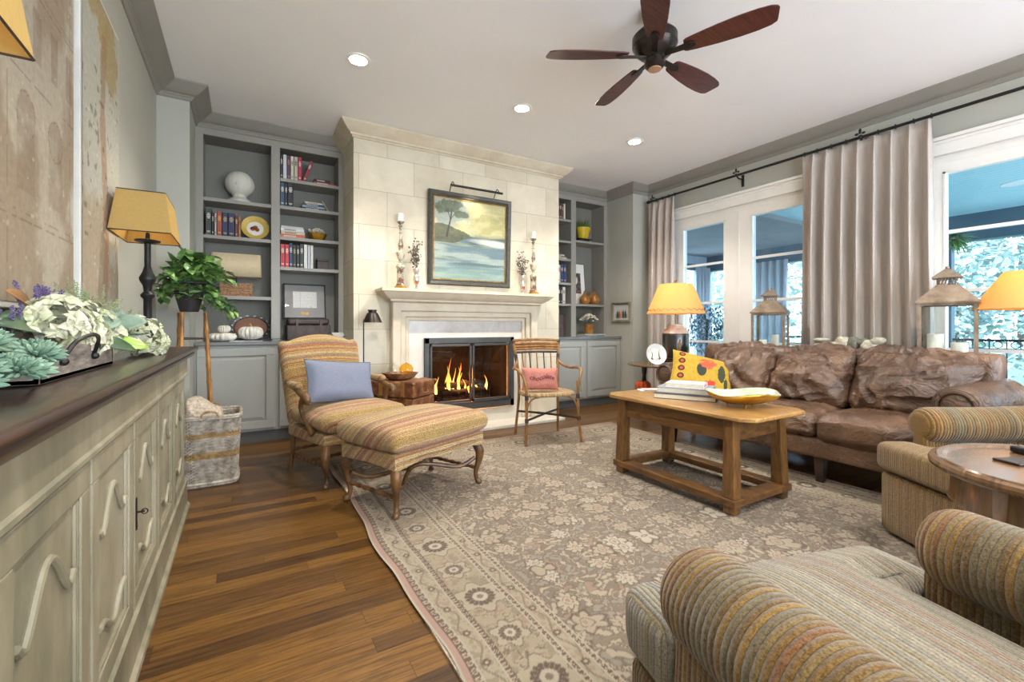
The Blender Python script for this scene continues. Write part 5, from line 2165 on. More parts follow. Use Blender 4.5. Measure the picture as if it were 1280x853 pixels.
spray(14, (-0.04, 0.02, 0.13), 0.34, 0.115, M['lavender'], 'lavender_spray', 0.006, 34)
spray(8, (-0.03, 0.16, 0.12), 0.25, 0.12, M['lavender'], 'lavender_spray', 0.005, 30, (0.0, 0.55, 1))
spray(9, (-0.04, -0.20, 0.09), 0.35, 0.10, M['lavender'], 'lavender_spray', 0.005, 30, (0, -0.55, 1))
spray(14, (-0.01, 0.28, 0.11), 0.22, 0.22, M['sage'], 'sage_spray', 0.005, 30, (0.05, 0.75, 0.55))
spray(12, (-0.03, 0.18, 0.13), 0.3, 0.14, M['sage'], 'sage_spray', 0.005, 26, (0, 0.25, 1))
spray(8, (0.0, 0.42, 0.08), 0.22, 0.24, M['sage'], 'sage_spray', 0.005, 30, (0.1, 0.9, 0.45))


def leaf_bunch(name, mat, items):
    b = MB()
    for p, d, ln, w in items:
        p = ys(p)
        d = Vector(d).normalized()
        up = Vector((0.9, -0.5, 1))
        sd = d.cross(up).normalized()
        nn = sd.cross(d).normalized()
        vs = []
        for k in range(9):
            t = k / 8
            ww = w * (sin(pi * min(1, t ** 0.8 * 0.98 + 0.01))) ** 0.7
            c = p + d * ln * t - nn * 0.22 * ln * t * t
            vs += [c - sd * ww / 2 + nn * ww * 0.16, c - sd * ww / 4 + nn * ww * 0.04, c, c + sd * ww / 4 + nn * ww * 0.04, c + sd * ww / 2 + nn * ww * 0.16]
        fs = []
        for k in range(8):
            for j in range(4):
                a = k * 5 + j
                fs.append((a, a + 1, a + 6, a + 5))
        b.add(vs, fs)
    return b.build(name, mat, fl, angle=180, solid=0.0015)


leaf_bunch('magnolia_leaves', M['leaf_dark'], [((-0.05, -0.20, 0.12), (-0.1, -0.9, 0.35), 0.16, 0.09), ((0.0, -0.16, 0.11), (0.05, -1, 0.25), 0.15, 0.08), ((0.08, 0.06, 0.065), (0.4, 0.6, -0.02), 0.14, 0.06),
                                               ((-0.03, 0.24, 0.12), (0, 0.6, 0.55), 0.12, 0.09), ((0.07, 0.58, 0.05), (0.35, 0.8, -0.1), 0.12, 0.08),
                                               ((-0.05, -0.3, 0.11), (-0.1, -1, 0.2), 0.15, 0.09), ((0.04, 0.34, 0.10), (0.5, 0.3, 0.1), 0.12, 0.07)])
leaf_bunch('grey_leaves', M['leaf_grey'], [((0.0, 0.46, 0.12), (0.1, 0.9, 0.35), 0.17, 0.13), ((0.02, 0.54, 0.09), (0.2, 0.9, 0.1), 0.17, 0.13), ((0.02, 0.24, 0.13), (0.3, 0.6, 0.2), 0.13, 0.08), ((0.05, 0.26, 0.12), (0.5, 0.2, 0.2), 0.10, 0.07),
                                           ((0.03, 0.60, 0.05), (0.1, 1, 0.0), 0.15, 0.11), ((0.0, 0.36, 0.12), (0.2, 0.4, 0.5), 0.11, 0.09), ((-0.05, 0.52, 0.12), (-0.1, 0.7, 0.6), 0.16, 0.10), ((0.05, 0.12, 0.12), (0.4, 0.5, 0.3), 0.09, 0.06)])
leaf_bunch('brown_leaves', M['leaf_brown'], [((-0.03, -0.06, 0.15), (0, -0.6, 0.45), 0.11, 0.07), ((-0.03, 0.08, 0.15), (0, 0.45, 0.5), 0.10, 0.06), ((0.0, 0.36, 0.14), (0, 0.4, 0.3), 0.10, 0.04)])
leaf_bunch('lime_leaves', M['lime'], [((0.09, 0.22, 0.05), (0.5, 0.6, 0.1), 0.10, 0.05), ((0.10, 0.62, 0.02), (0.3, 0.6, 0.5), 0.09, 0.035), ((0.08, 0.15, 0.07), (0.6, 0.2, 0.0), 0.09, 0.045), ((0.05, -0.06, 0.15), (0.4, 0.6, 0.1), 0.07, 0.04)])
b = MB()
for y in (-0.26, -0.2, 0.20, 0.26):
    b.tube([(0, y * 0.6, 0.03), (0.0, y, 0.10)], 0.01, 6)
b.build('stems', M['dry_leaf'], fl)

# ============================================================ PLANT ON BAMBOO STAND
ps = thing('plant_stand', 'tall bamboo tripod plant stand behind the sideboard end', 'plant stand', (-0.345, 4.06, 0))
for k, a in enumerate((250, 10, 130)):
    c_, s_ = cos(radians(a)), sin(radians(a))
    b = MB()
    p0, p1 = Vector((0.15 * c_, 0.15 * s_, 0)), Vector((0.10 * c_, 0.10 * s_, 1.17))
    n_ = 9
    pts, rs = [], []
    for i in range(n_ * 4 + 1):
        t_ = i / (n_ * 4)
        pts.append(p0.lerp(p1, t_))
        rs.append(0.0165 if i % 4 == 0 else 0.0135)
    b.tube(pts, rs, 8)
    b.build('leg', M['bamboo'], ps)
for z in (0.42, 0.98):
    rr = 0.15 - 0.05 * z / 1.17
    pts = [(rr * cos(radians(a)), rr * sin(radians(a)), z) for a in (250, 10, 130, 250)]
    MB().tube(pts, 0.009, 6).build('brace', M['rattan_dark'], ps)
pot = thing('potted_ivy', 'leafy green ivy in a dark tapered pot on the bamboo stand', 'potted plant', (-0.345, 4.06, 1.175))
MB().lathe([(0.0, 0.0), (0.055, 0.0), (0.06, 0.01), (0.105, 0.19), (0.135, 0.205), (0.138, 0.215), (0.12, 0.22), (0.115, 0.205), (0.0, 0.20)], seg=20, lobes=12, lob=0.05).build('pot', M['dark_pot'], pot)
b = MB()
bs = MB()
rnd = random.Random(5)
for i in range(64):
    a = rnd.uniform(0, 2 * pi)
    R_ = rnd.uniform(0.04, 0.235)
    up_ = rnd.uniform(0.10, 0.30) * (1 - R_ / 0.34)
    p0 = Vector((0, 0, 0.19))
    dr = rnd.choice([0, 0, 1]) * rnd.uniform(0.06, 0.24)
    p2 = Vector((R_ * cos(a) + 0.02, R_ * sin(a), 0.20 + up_ - dr))
    p1 = (p0 + p2) / 2 + Vector((0, 0, 0.07))
    pts = smooth_path([p0, p1, p2], 4)
    bs.tube(pts, 0.002, 4)
    for k in range(2, len(pts)):
        for q in range(2):
            d = Vector((rnd.uniform(-1, 1), rnd.uniform(-1, 1), rnd.uniform(-0.5, 0.5)))
            b.leaf(pts[k], d, (rnd.uniform(-.3, .3), rnd.uniform(-.3, .3), 1), rnd.uniform(0.06, 0.105), rnd.uniform(0.042, 0.065), 0.2, 0.15)
for i in range(16):      # trailing strand toward the bookcase
    t_ = i / 15
    p = Vector((0.10 + 0.15 * t_, 0.02 - 0.02 * t_, 0.22 - 0.22 * t_))
    bs.tube([p, p + Vector((0.01, 0, -0.015))], 0.002, 4)
    for q in range(6):
        d = Vector((rnd.uniform(-1, 1), rnd.uniform(-1, 1), rnd.uniform(-0.9, 0.4)))
        b.leaf(p + Vector((rnd.uniform(-.03, .03), rnd.uniform(-.03, .03), rnd.uniform(-.03, .03))), d, (0, 0, 1), rnd.uniform(0.045, 0.07), rnd.uniform(0.028, 0.042), 0.25, 0.15)
b.build('foliage', M['leaf'], pot, angle=180)
bs.build('stems', M['leaf_dark'], pot)

# ============================================================ WICKER BASKET WITH A THROW
bk = thing('wicker_basket', 'whitewashed square wicker basket on the floor between sideboard and cabinet', 'basket', (-0.195, 3.78, 0))


def sq(a, w, d, p=0.32):
    return (w * math.copysign(abs(cos(a)) ** p, cos(a)), d * math.copysign(abs(sin(a)) ** p, sin(a)))


def weave(z0, z1, mat, parts_name):
    b = MB()
    z = z0
    k = 0
    while z < z1:
        f = z / 0.46
        w = 0.150 + 0.022 * f
        d = 0.165 + 0.022 * f
        n_ = 56
        pts = []
        for i in range(n_ + 1):
            a = 2 * pi * i / n_
            wob = 0.0045 * (1 if (i + k) % 2 else -1)
            x, y = sq(a, w + wob, d + wob)
            pts.append((x, y, z + 0.001 * sin(i * 3)))
        b.tube(pts, 0.0058, 5, caps=False)
        z += 0.0098
        k += 1
    return b.build(parts_name, mat, bk)


weave(0.035, 0.19, M['basket_grey'], 'woven_side')
weave(0.19, 0.235, M['basket_tan'], 'woven_band')
weave(0.235, 0.33, M['basket_grey'], 'woven_side')
weave(0.33, 0.36, M['basket_tan'], 'woven_band')
weave(0.36, 0.45, M['basket_grey'], 'woven_side')
for zs in ((0.012, 0.026), (0.455, 0.466)):
    b = MB()
    for z in zs:
        e = 0.004 if z < 0.02 else (0.008 if z < 0.1 else 0.025)
        b.tube([(*sq(2 * pi * i / 48, 0.152 + e, 0.167 + e), z) for i in range(49)], 0.011, 6, caps=False)
    b.build('braided_rim', M['basket_grey'], bk)
b = MB()
b.prism([sq(2 * pi * i / 40, 0.148, 0.163) for i in range(40)], 0.012, 'xy', 0.012)
b.build('bottom', M['basket_grey'], bk, smooth=False)
for sy in (-1, 1):
    b = MB()
    b.tube(smooth_path([(0.05, sy * 0.19, 0.44), (0.04, sy * 0.20, 0.49), (0, sy * 0.20, 0.505), (-0.04, sy * 0.20, 0.49), (-0.05, sy * 0.19, 0.44)], 3), 0.007, 6)
    b.build('handle', M['basket_tan'], bk)
b = MB()


def throwfn(p, u):
    x, y, z = u
    n_ = mnoise.noise(p * 9) * 0.03 + mnoise.noise(p * 22) * 0.012
    p.z += n_ + 0.06 * (-x) * (z > 0) + 0.03 * (z > 0) * (1 - y * y)
    p.x += n_ * 0.4
    return p


b.soft((-0.03, -0.01, 0.40), (0.25, 0.28, 0.19), 0.06, 22, (0, 0, 0.03), throwfn)
o = b.build('knitted_throw', M['knit'])
o.location = (-0.195, 3.78, 0.0)
tag(o, 'oatmeal knitted throw bundled in the wicker basket', 'blanket')

# ============================================================ SUITCASE TRUNK, BOWL, GLASS BALLS
tk = thing('leather_suitcase', 'worn brown leather suitcase beside the hearth', 'trunk', (1.2475, 3.755, 0.0), radians(38))
# local +x goes to the right-far, local -... : near corner at origin, long side along +y
b = MB()
b.box(0.004, 0.35, 0.004, 0.47, 0.0, 0.44)
b.build('body', M['trunk'], tk, bevel=0.012, bseg=3)
MB().box(0.0, 0.354, 0.0, 0.474, 0.445, 0.585).build('lid', M['trunk'], tk, bevel=0.014, bseg=3)
for y in (0.11, 0.34):
    b = MB()
    b.box(-0.005, 0.0, y - 0.018, y + 0.018, 0.0, 0.585).box(-0.005, 0.35, y - 0.018, y + 0.018, 0.585, 0.590)
    b.build('strap', M['strap'], tk, smooth=False)
b = MB()
for y in (0.11, 0.34):
    b.box(-0.012, -0.005, y - 0.03, y + 0.03, 0.43, 0.46)
for (x, y) in ((0, 0), (0.354, 0), (0, 0.474)):
    b.sphere((x, y, 0.57), 0.016, 8, 6)
b.build('brass_fitting', M['brass'], tk)
b = MB()
b.tube(smooth_path([(-0.004, 0.18, 0.53), (-0.028, 0.19, 0.515), (-0.028, 0.26, 0.515), (-0.004, 0.27, 0.53)], 3), 0.006, 6)
b.build('handle', M['strap'], tk)
b = MB()
b.tube(smooth_path([(0.13, -0.004, 0.50), (0.14, -0.02, 0.485), (0.20, -0.02, 0.485), (0.21, -0.004, 0.50)], 3), 0.005, 6)
b.build('handle', M['strap'], tk)
bx, by, bz = 1.22, 4.045, 0.592
bo = thing('wooden_bowl', 'oval dark wooden dough bowl on the leather trunk', 'bowl', (bx, by, bz), radians(-25))
MB().lathe([(0.0, 0.0), (0.10, 0.0), (0.125, 0.012), (0.158, 0.05), (0.162, 0.056), (0.155, 0.056), (0.118, 0.022), (0.0, 0.012)], seg=32, sy=0.72).build('bowl_shell', M['trunk'], bo, angle=30)
for i, (x, y, z, r, m, lab) in enumerate(((-0.055, -0.01, 0.075, 0.060, 'clear_ball', 'large clear glass float in the wooden bowl'),
                                          (0.055, 0.0, 0.082, 0.062, 'amber_ball', 'large amber glass float in the wooden bowl'),
                                          (0.095, -0.045, 0.055, 0.027, 'clear_ball', 'small clear glass float at the right end of the bowl'),
                                          (0.03, -0.062, 0.05, 0.022, 'clear_ball', 'small clear glass float at the front of the bowl'))):
    c_, s_ = cos(radians(-25)), sin(radians(-25))
    t = thing('glass_float', lab, 'glass ball', (bx + x * c_ - y * s_, by + x * s_ + y * c_, bz + z), group='glass floats in the bowl')
    MB().sphere((0, 0, 0), r, 24, 16).build('ball', M[m], t)
    MB().lathe([(0.0, 0.0), (0.008, 0.0), (0.006, 0.006), (0.0, 0.007)], (0, 0, r - 0.001), 10).build('seal', M['chrome'], t)

# floor lamp behind the trunk
t = thing('pharmacy_lamp', 'slim dark floor lamp with small cone shade against the chimney', 'floor lamp', (0.955, 4.305, 0))
MB().lathe([(0.10, 0), (0.10, 0.012), (0.09, 0.02), (0.015, 0.026), (0.010, 0.05)], seg=24).build('base', M['bronze'], t)
b = MB()
b.tube([(0, 0, 0.03), (0, 0, 0.72)], 0.010, 10).tube([(0, 0, 0.70), (0, 0, 1.13)], 0.006, 10)
b.tube([(0, 0, 1.13), (0.03, -0.02, 1.15), (0.07, -0.04, 1.16)], 0.005, 8)
b.build('pole', M['bronze'], t)
MB().lathe([(0.088, 1.105), (0.048, 1.19), (0.036, 1.195), (0.034, 1.21), (0.040, 1.214), (0.040, 1.222), (0.0, 1.222)], (0.07, -0.04, 0), 24).build('lamp_shade', M['bronze'], t, solid=0.002)
MB().sphere((0.07, -0.04, 1.15), 0.018, 10, 8).build('bulb', M['candle'], t)


# ============================================================ PAINTING OVER THE MANTEL
def landscape(U, V):
    w, h = 0.85, 0.85
    u, v = U / w, V / h
    sh = U.shape + (3,)

    def K(c):
        return np.zeros(sh) + lin(c)
    br = fbm(u * 6 + 2 * fbm(u * 4, v * 4, 91), v * 26, 92)          # brush drag
    sky = mix(K((186, 180, 132)), K((148, 156, 146)), sstep(0.25, 0.75, fbm(u * 3, v * 5, 2) + (0.45 - u) * 0.8))
    sky = mix(sky, K((206, 198, 150)), sstep(0.55, 0.75, fbm(u * 5, v * 7, 3)) * 0.7)
    river = mix(K((98, 118, 124)), K((146, 158, 152)), sstep(0.38, 0.62, fbm(u * 2.2, v * 16, 5)))
    river = mix(river, K((62, 78, 84)), sstep(0.54, 0.66, fbm(u * 1.6 + 3, v * 24, 8)) * (v > 0.18) * 0.8)
    river = mix(river, K((150, 156, 118)), sstep(0.6, 0.72, fbm(u * 1.8 + 7, v * 30, 18)) * 0.6)
    river = mix(river, K((126, 152, 142)), sstep(0.30, 0.0, v) * 0.7)
    hz = 0.56 + 0.015 * np.sin(u * 7)
    c = np.where((v > hz)[..., None], sky, river)
    wd = sstep(0.64, 0.55, v + 0.05 * fbm(u * 9, v * 9, 31)) * sstep(0.485, 0.53, v + 0.03 * fbm(u * 8, v * 8, 33)) * sstep(0.45, 0.7, u + 0.1 * fbm(u * 12, v * 12, 4))
    c = mix(c, K((84, 98, 92)), wd * 0.9)
    c = mix(c, K((158, 152, 92)), sstep(0.45, 0.62, fbm(u * 7, v * 7, 15)) * (v > 0.60) * (v < 0.85) * sstep(0.4, 0.6, u) * 0.6)
    d = np.sqrt(((u - 0.70 - (0.56 - v) * 1.8) / 0.34) ** 2 + ((v - 0.49) / 0.06) ** 2) + 0.5 * (br - 0.5)
    c = mix(c, K((204, 206, 196)), (1 - sstep(0.4, 1.1, d)) * 0.9)
    bank = 0.50 + 0.13 * np.exp(-((u - 0.08) / 0.30) ** 2) + 0.04 * fbm(u * 14, v * 10, 6)
    bk_ = (v < bank + 0.03) & (v > 0.455 + 0.12 * sstep(0.25, 0.55, u)) & (u < 0.56)
    g = mix(K((58, 64, 44)), K((104, 102, 70)), fbm(u * 24, v * 24, 9))
    c = mix(c, g, bk_ * 0.92)
    dark = fbm(u * 20, v * 20, 29)
    tx = 0.20 + 0.03 * np.sin(v * 8 + 1)
    tr = np.abs(u - tx) < 0.010 + 0.014 * np.clip(0.75 - v, 0, 1)
    c = mix(c, K((58, 48, 38)), (tr & (v > 0.52) & (v < 0.86)) * 0.9)
    for s_ in (0.6, -0.5):
        br2 = (np.abs((u - tx) - s_ * (v - 0.74)) < 0.006) & (v > 0.74) & (v < 0.90)
        c = mix(c, K((58, 48, 38)), br2 * 0.8)
    for cx, cz, rx, rz in ((0.22, 0.90, 0.20, 0.085), (0.36, 0.82, 0.12, 0.05), (0.10, 0.84, 0.09, 0.05)):
        cr = ((u - cx) / rx) ** 2 + ((v - cz) / rz) ** 2 + 2.4 * (fbm(u * 16, v * 16, 12, 4) - 0.5)
        c = mix(c, mix(K((56, 66, 56)), K((100, 108, 78)), dark), (1 - sstep(0.6, 1.0, cr)) * 0.85)
    return c * (0.86 + 0.28 * br)[..., None]


pa = thing('framed_landscape', 'framed river landscape painting hanging above the mantel', 'painting', (2.095, CY - 0.002, 1.50), rot=(radians(2.0), 0, 0))
hwp = 0.485
b = MB()
f = 0.062
prof_f = [(0, 0), (0.0, 0.03), (0.010, 0.040), (0.030, 0.034), (0.040, 0.026), (0.052, 0.028), (f, 0.014), (f, 0)]
hp = 0.97
rings = []
for (cx_, cz_, ax, az) in ((-hwp, 0, 1, 1), (hwp, 0, -1, 1), (hwp, hp, -1, -1), (-hwp, hp, 1, -1), (-hwp, 0, 1, 1)):
    rings.append([(cx_ + ax * o, -d, cz_ + az * o) for o, d in prof_f])
b.loft(rings, caps=False)
b.build('frame', pm('dark_olive_frame', (72, 68, 56), (52, 48, 40), 30, rough=0.4), pa, fix=True, angle=30)
b = MB()
e = 0.058
for (a0, a1, c0, c1) in ((-hwp + e, hwp - e, e, e + 0.012), (-hwp + e, hwp - e, hp - e - 0.012, hp - e), (-hwp + e, -hwp + e + 0.012, e, hp - e), (hwp - e - 0.012, hwp - e, e, hp - e)):
    b.box(a0, a1, -0.018, -0.008, c0, c1)
b.build('gilt_slip', M['brass'], pa, smooth=False)
p = picture('canvas', M['canvas'], 2 * (hwp - 0.06), hp - 0.12, 240, 240, landscape, pa, 'xz')
p.location = (-hwp + 0.06, -0.012, 0.06)
b = MB()
b.tube([(-0.30, -0.15, hp + 0.035), (0.30, -0.15, hp + 0.035)], 0.012, 10)
for x in (-0.26, 0.26):
    b.tube(smooth_path([(x, -0.01, hp - 0.03), (x, -0.05, hp + 0.035), (x, -0.10, hp + 0.085), (x, -0.15, hp + 0.04)], 4), 0.005, 6)
b.build('picture_light', M['bronze'], pa)
spot('picture_light_beam', (2.095, CY - 0.16, 2.48), 1.5, (1.0, 0.9, 0.72), 130, 0.8, 0.05, rot=(radians(22), 0, 0))


# ============================================================ MANTEL ORNAMENTS
def candlestick(label, x, y, h):
    t = thing('candlestick', label, 'candlestick', (x, y, 1.43), group='painted wooden candlesticks on the mantel')
    s = h / 0.66
    MB().lathe([(0.066, 0), (0.068, 0.012), (0.058, 0.022), (0.05, 0.030)], seg=8).build('foot', M['gold'], t, angle=20)
    MB().lathe([(0.044, 0.028), (0.040, 0.05), (0.034, 0.055), (0.034, 0.20 * s), (0.044, 0.215 * s), (0.036, 0.235 * s), (0.018, 0.25 * s), (0.014, 0.275 * s), (0.030, 0.30 * s), (0.038, 0.335 * s), (0.040, 0.355 * s),
                (0.030, 0.362 * s), (0.014, 0.375 * s), (0.020, 0.40 * s), (0.024, 0.43 * s), (0.015, 0.48 * s), (0.011, 0.54 * s), (0.018, 0.55 * s), (0.011, 0.56 * s), (0.012, 0.60 * s), (0.022, 0.615 * s), (0.012, 0.63 * s), (0.034, 0.65 * s), (0.036, 0.66 * s), (0.0, 0.66 * s)],
               seg=20).build('turned_shaft', M['antique'], t, angle=35)
    MB().lathe([(0.0, 0), (0.027, 0), (0.027, 0.075), (0.022, 0.079), (0.0, 0.076)], (0, 0, 0.66 * s), 16).build('candle', M['candle'], t)


candlestick('tall candlestick with white candle at the left end of the mantel', 1.305, 4.31, 0.655)
candlestick('tall candlestick with white candle at the right end of the mantel', 2.845, 4.31, 0.64)


def branch_vase(label, x, y, seed, top):
    t = thing('mercury_vase', label, 'vase', (x, y, 1.43), group='small footed vases with dark sprigs on the mantel')
    MB().lathe([(0.034, 0), (0.034, 0.006), (0.014, 0.02), (0.012, 0.045), (0.024, 0.06), (0.032, 0.10), (0.028, 0.135), (0.018, 0.15), (0.020, 0.165), (0.030, 0.19), (0.031, 0.21), (0.022, 0.205), (0.015, 0.17), (0, 0.16)], seg=18).build('vase_body', M['mercury'], t)
    r = random.Random(seed)
    b = MB()
    l_ = MB()
    for i in range(9):
        a = r.uniform(0, 2 * pi)
        h = top * r.uniform(0.6, 1.0)
        R_ = r.uniform(0.02, 0.095)
        pts = smooth_path([(0, 0, 0.17), (R_ * 0.4 * cos(a), R_ * 0.3 * sin(a), 0.17 + (h - 0.17) * 0.5), (R_ * cos(a), R_ * 0.5 * sin(a), h)], 4)
        b.tube(pts, 0.0016, 4)
        for k in range(3, len(pts)):
            for q in range(2):
                d = Vector((r.uniform(-1, 1), r.uniform(-.6, .6), r.uniform(-0.4, 1)))
                c_ = pts[k] + d.normalized() * 0.014
                l_.leaf(c_, d, (0, -1, 0.4), 0.022, 0.019, 0.2, 0.1)
    b.build('stems', M['dry_leaf'], t)
    l_.build('leaves', M['dry_leaf'], t, angle=180)


branch_vase('footed mottled vase of dark sprigs left of the painting', 1.465, 4.32, 3, 0.50)
branch_vase('footed mottled vase of dark sprigs right of the painting', 2.705, 4.32, 4, 0.46)

# ============================================================ CEILING FAN
fx, fy, fz = 2.13, 1.90, 2.70
fan = thing('ceiling_fan', 'dark bronze ceiling fan with five mahogany blades', 'ceiling fan', (fx, fy, H))
MB().lathe([(0.0, -0.001), (0.075, -0.001), (0.075, -0.02), (0.05, -0.05), (0.022, -0.06), (0.018, -0.07)], seg=24).build('canopy', M['bronze'], fan)
MB().tube([(0, 0, -0.06), (0, 0, -0.18)], 0.014, 12).build('downrod', M['bronze'], fan)
zz = fz - H
MB().lathe([(0.03, zz + 0.16), (0.10, zz + 0.145), (0.125, zz + 0.12), (0.132, zz + 0.11), (0.132, zz + 0.06), (0.125, zz + 0.05), (0.115, zz + 0.03), (0.09, zz + 0.005), (0.06, zz - 0.01), (0.05, zz - 0.02), (0.0, zz - 0.02)], seg=32).build('motor_housing', M['bronze'], fan, angle=30)
MB().lathe([(0.048, zz - 0.018), (0.060, zz - 0.028), (0.062, zz - 0.055), (0.045, zz - 0.075), (0.036, zz - 0.078)], seg=24).build('switch_housing', M['bronze'], fan)
MB().lathe([(0.038, zz - 0.077), (0.038, zz - 0.083), (0.006, zz - 0.085), (0.0, zz - 0.084)], seg=24).build('end_cap', pm('tan_wood_cap', (190, 146, 116), None, 20, rough=0.5), fan)
M['blade'] = pm('mahogany_blade', (96, 48, 40), (64, 32, 30), 8, (1, 9, 1), rough=0.3, coat=0.2)
for k in range(5):
    a = 6 + 72 * k
    m = rotm('Z', a)
    tilt = Matrix.Translation((0.3, 0, zz)) @ rotm('X', -12) @ Matrix.Translation((-0.3, 0, 0))
    ol = []
    for (x, w) in ((0.175, 0.038), (0.19, 0.047), (0.25, 0.056), (0.36, 0.068), (0.47, 0.074), (0.56, 0.072), (0.62, 0.064), (0.648, 0.050)):
        ol.append((x, w))
    poly = [(x, -w) for x, w in ol] + [(0.655, -0.035), (0.642, 0.030)] + [(x - 0.012, w * 0.98) for x, w in reversed(ol)]
    b = MB()
    b.prism(poly, 0.007, 'xy', 0.0, m @ tilt)
    b.build('blade', M['blade'], fan, smooth=False, bevel=0.001)
    b = MB()
    b.prism([(0.05, -0.016), (0.16, -0.020), (0.20, -0.028), (0.235, -0.012), (0.235, 0.012), (0.20, 0.028), (0.16, 0.020), (0.05, 0.016)], 0.008, 'xy', -0.010, m @ tilt)
    b.build('blade_iron', M['bronze'], fan, bevel=0.002)


# ============================================================ BOOKS
def make_book(label, loc, w, d, h, col, group, lean=0.0, flat=False, rz=0.0, band=None, cat='book'):
    """upright: spine (width w) faces -y, depth d, height h.  flat: w along x, d along y, h thick"""
    c = bookmat(col)
    t = thing('book', label, cat, loc, rz, group=group, rot=(0, lean, rz))
    b = MB()
    e = 0.0022
    if not flat:
        b.box(-w / 2, -w / 2 + e, 0, d, 0, h).box(w / 2 - e, w / 2, 0, d, 0, h).box(-w / 2, w / 2, 0, e, 0, h)
        b.build('cover', c, t, smooth=False)
        MB().box(-w / 2 + e, w / 2 - e, e, d - 0.004, 0.003, h - 0.004).build('pages', M['page'], t, smooth=False)
        if band:
            q = MB()
            for z0, z1 in ((0.62, 0.84), (0.10, 0.17)):
                # rows of little title marks
                n_ = max(3, int((z1 - z0) * h / 0.012))
                for i in range(n_):
                    za = z0 * h + (z1 - z0) * h * i / n_
                    ww = w * (0.30 if (i * 7) % 3 else 0.22)
                    q.box(-ww, ww, -0.0006, 0.0002, za, za + (z1 - z0) * h / n_ * 0.6)
            q.build('spine_title', bookmat(band), t, smooth=False)
    else:
        b.box(-w / 2, w / 2, 0, d, 0, e).box(-w / 2, w / 2, 0, d, h - e, h).box(-w / 2, w / 2, 0, e, 0, h)
        b.build('cover', c, t, smooth=False)
        MB().box(-w / 2 + 0.003, w / 2 - 0.003, e, d - 0.003, e, h - e).build('pages', M['page'], t, smooth=False)
        if band:
            q = MB()
            n_ = 9
            for i in range(n_):
                xa = -w * 0.34 + w * 0.5 * i / n_
                q.box(xa, xa + w * 0.5 / n_ * 0.65, -0.0006, 0.0002, h * 0.3, h * 0.7)
            q.build('spine_title', bookmat(band), t, smooth=False)
    return t


def book_row(x, y, z, items, group, shelfname):
    """items: (thickness, height, colour, colour word, band colour)"""
    for i, it in enumerate(items):
        w, h, c, word, bd = it[:5]
        lean = it[5] if len(it) > 5 else 0
        lab = it[6] if len(it) > 6 else word + ' book ' + shelfname
        make_book(lab, (x + w / 2 + (0.0 if lean == 0 else 0.0), y, z + (0.0 if lean <= 0 else w * sin(lean) / 2) + 0.001), w, 0.15, h, c, group, lean, band=bd)
        x += w + 0.0018 + (abs(sin(lean)) * h if lean else 0)
    return x


def book_stack(x, y, z, items, group, shelfname):
    for i, (w, d, h, c, word, bd, dx, rz) in enumerate(items):
        make_book(word + ' book ' + shelfname, (x + dx, y + 0.004 * i, z + 0.0005), w, d, h, c, group, 0, True, radians(rz), bd)
        z += h + 0.0008
    return z


W_ = (222, 216, 204)
G_ = (200, 176, 120)
Y0_ = 4.965
# left bookcase, wide column, shelf with seven books
book_row(-0.302, Y0_, 1.905, [
    (0.046, 0.245, (58, 64, 56), 'tall dark green', W_, 0, 'tall dark green book leftmost on the shelf under the white finial'),
    (0.018, 0.21, (40, 38, 38), 'black', W_, 0, 'thin black book between the green and the white-spined ones, beside the painted plate shelf'),
    (0.018, 0.205, (196, 184, 178), 'pale', (120, 60, 60), 0, 'thin pale book left of the rust-red one on the painted plate shelf'),
    (0.040, 0.225, (158, 74, 50), 'rust', (224, 170, 80), 0, 'rust-red book with gold lettering on the painted plate shelf'),
    (0.044, 0.220, (44, 46, 84), 'navy', G_, 0, 'left of two matching navy books on the painted plate shelf'),
    (0.052, 0.222, (40, 42, 78), 'navy', G_, 0, 'right of two matching navy books on the painted plate shelf'),
    (0.026, 0.205, (104, 52, 44), 'maroon', G_, 0, 'maroon book right of the navy pair on the painted plate shelf'),
    (0.022, 0.195, (168, 116, 70), 'tan', (90, 50, 30), 0, 'tan book nearest to the painted plate')], 'books beside the painted plate', '')
G1 = 'books on the top shelf of the left bookcase'
e_ = book_row(0.306, Y0_, 2.52, [
    (0.022, 0.235, (52, 48, 50), 'black', W_, 0, 'black book leftmost on the top shelf of the left bookcase'),
    (0.034, 0.240, (206, 208, 212), 'white', None, 0, 'plain silver-white book on the top shelf of the left bookcase'),
    (0.030, 0.238, (92, 62, 84), 'plum', (200, 120, 80), 0, 'plum and orange book on the top shelf of the left bookcase'),
    (0.030, 0.236, (212, 204, 184), 'cream', (90, 100, 80), 0, 'cream book with green marks on the top shelf of the left bookcase'),
    (0.034, 0.238, (190, 178, 160), 'beige', (60, 60, 60), 0, 'beige patterned book on the top shelf of the left bookcase'),
    (0.032, 0.240, (192, 44, 72), 'pink', W_, 0, 'crimson-pink upright book on the top shelf of the left bookcase')], G1, '')
make_book('dark red book leaning at the end of the top shelf row', (e_ + 0.020, Y0_, 2.5265), 0.030, 0.15, 0.225, (158, 42, 54), G1, 0.33, band=W_)
book_stack(0.715, Y0_ + 0.02, 2.52, [(0.205, 0.15, 0.030, (168, 52, 64), 'red lower', W_, 0.0, 0), (0.15, 0.13, 0.028, (70, 40, 40), 'dark speckled upper', W_, -0.02, 3)],
           'flat stack on the top shelf', 'in the flat stack on the top shelf, left bookcase')
G2 = 'books on the second shelf of the left bookcase'
book_row(0.306, Y0_, 2.25, [
    (0.038, 0.232, (54, 84, 104), 'teal', W_, 0, 'teal blue book leftmost on the second shelf, left bookcase'),
    (0.024, 0.228, (44, 46, 62), 'dark navy', W_, 0, 'slim dark navy book on the second shelf, left bookcase'),
    (0.050, 0.238, (34, 32, 34), 'black', W_, 0, 'thick black book with white lettering on the second shelf, left bookcase')], G2, '')
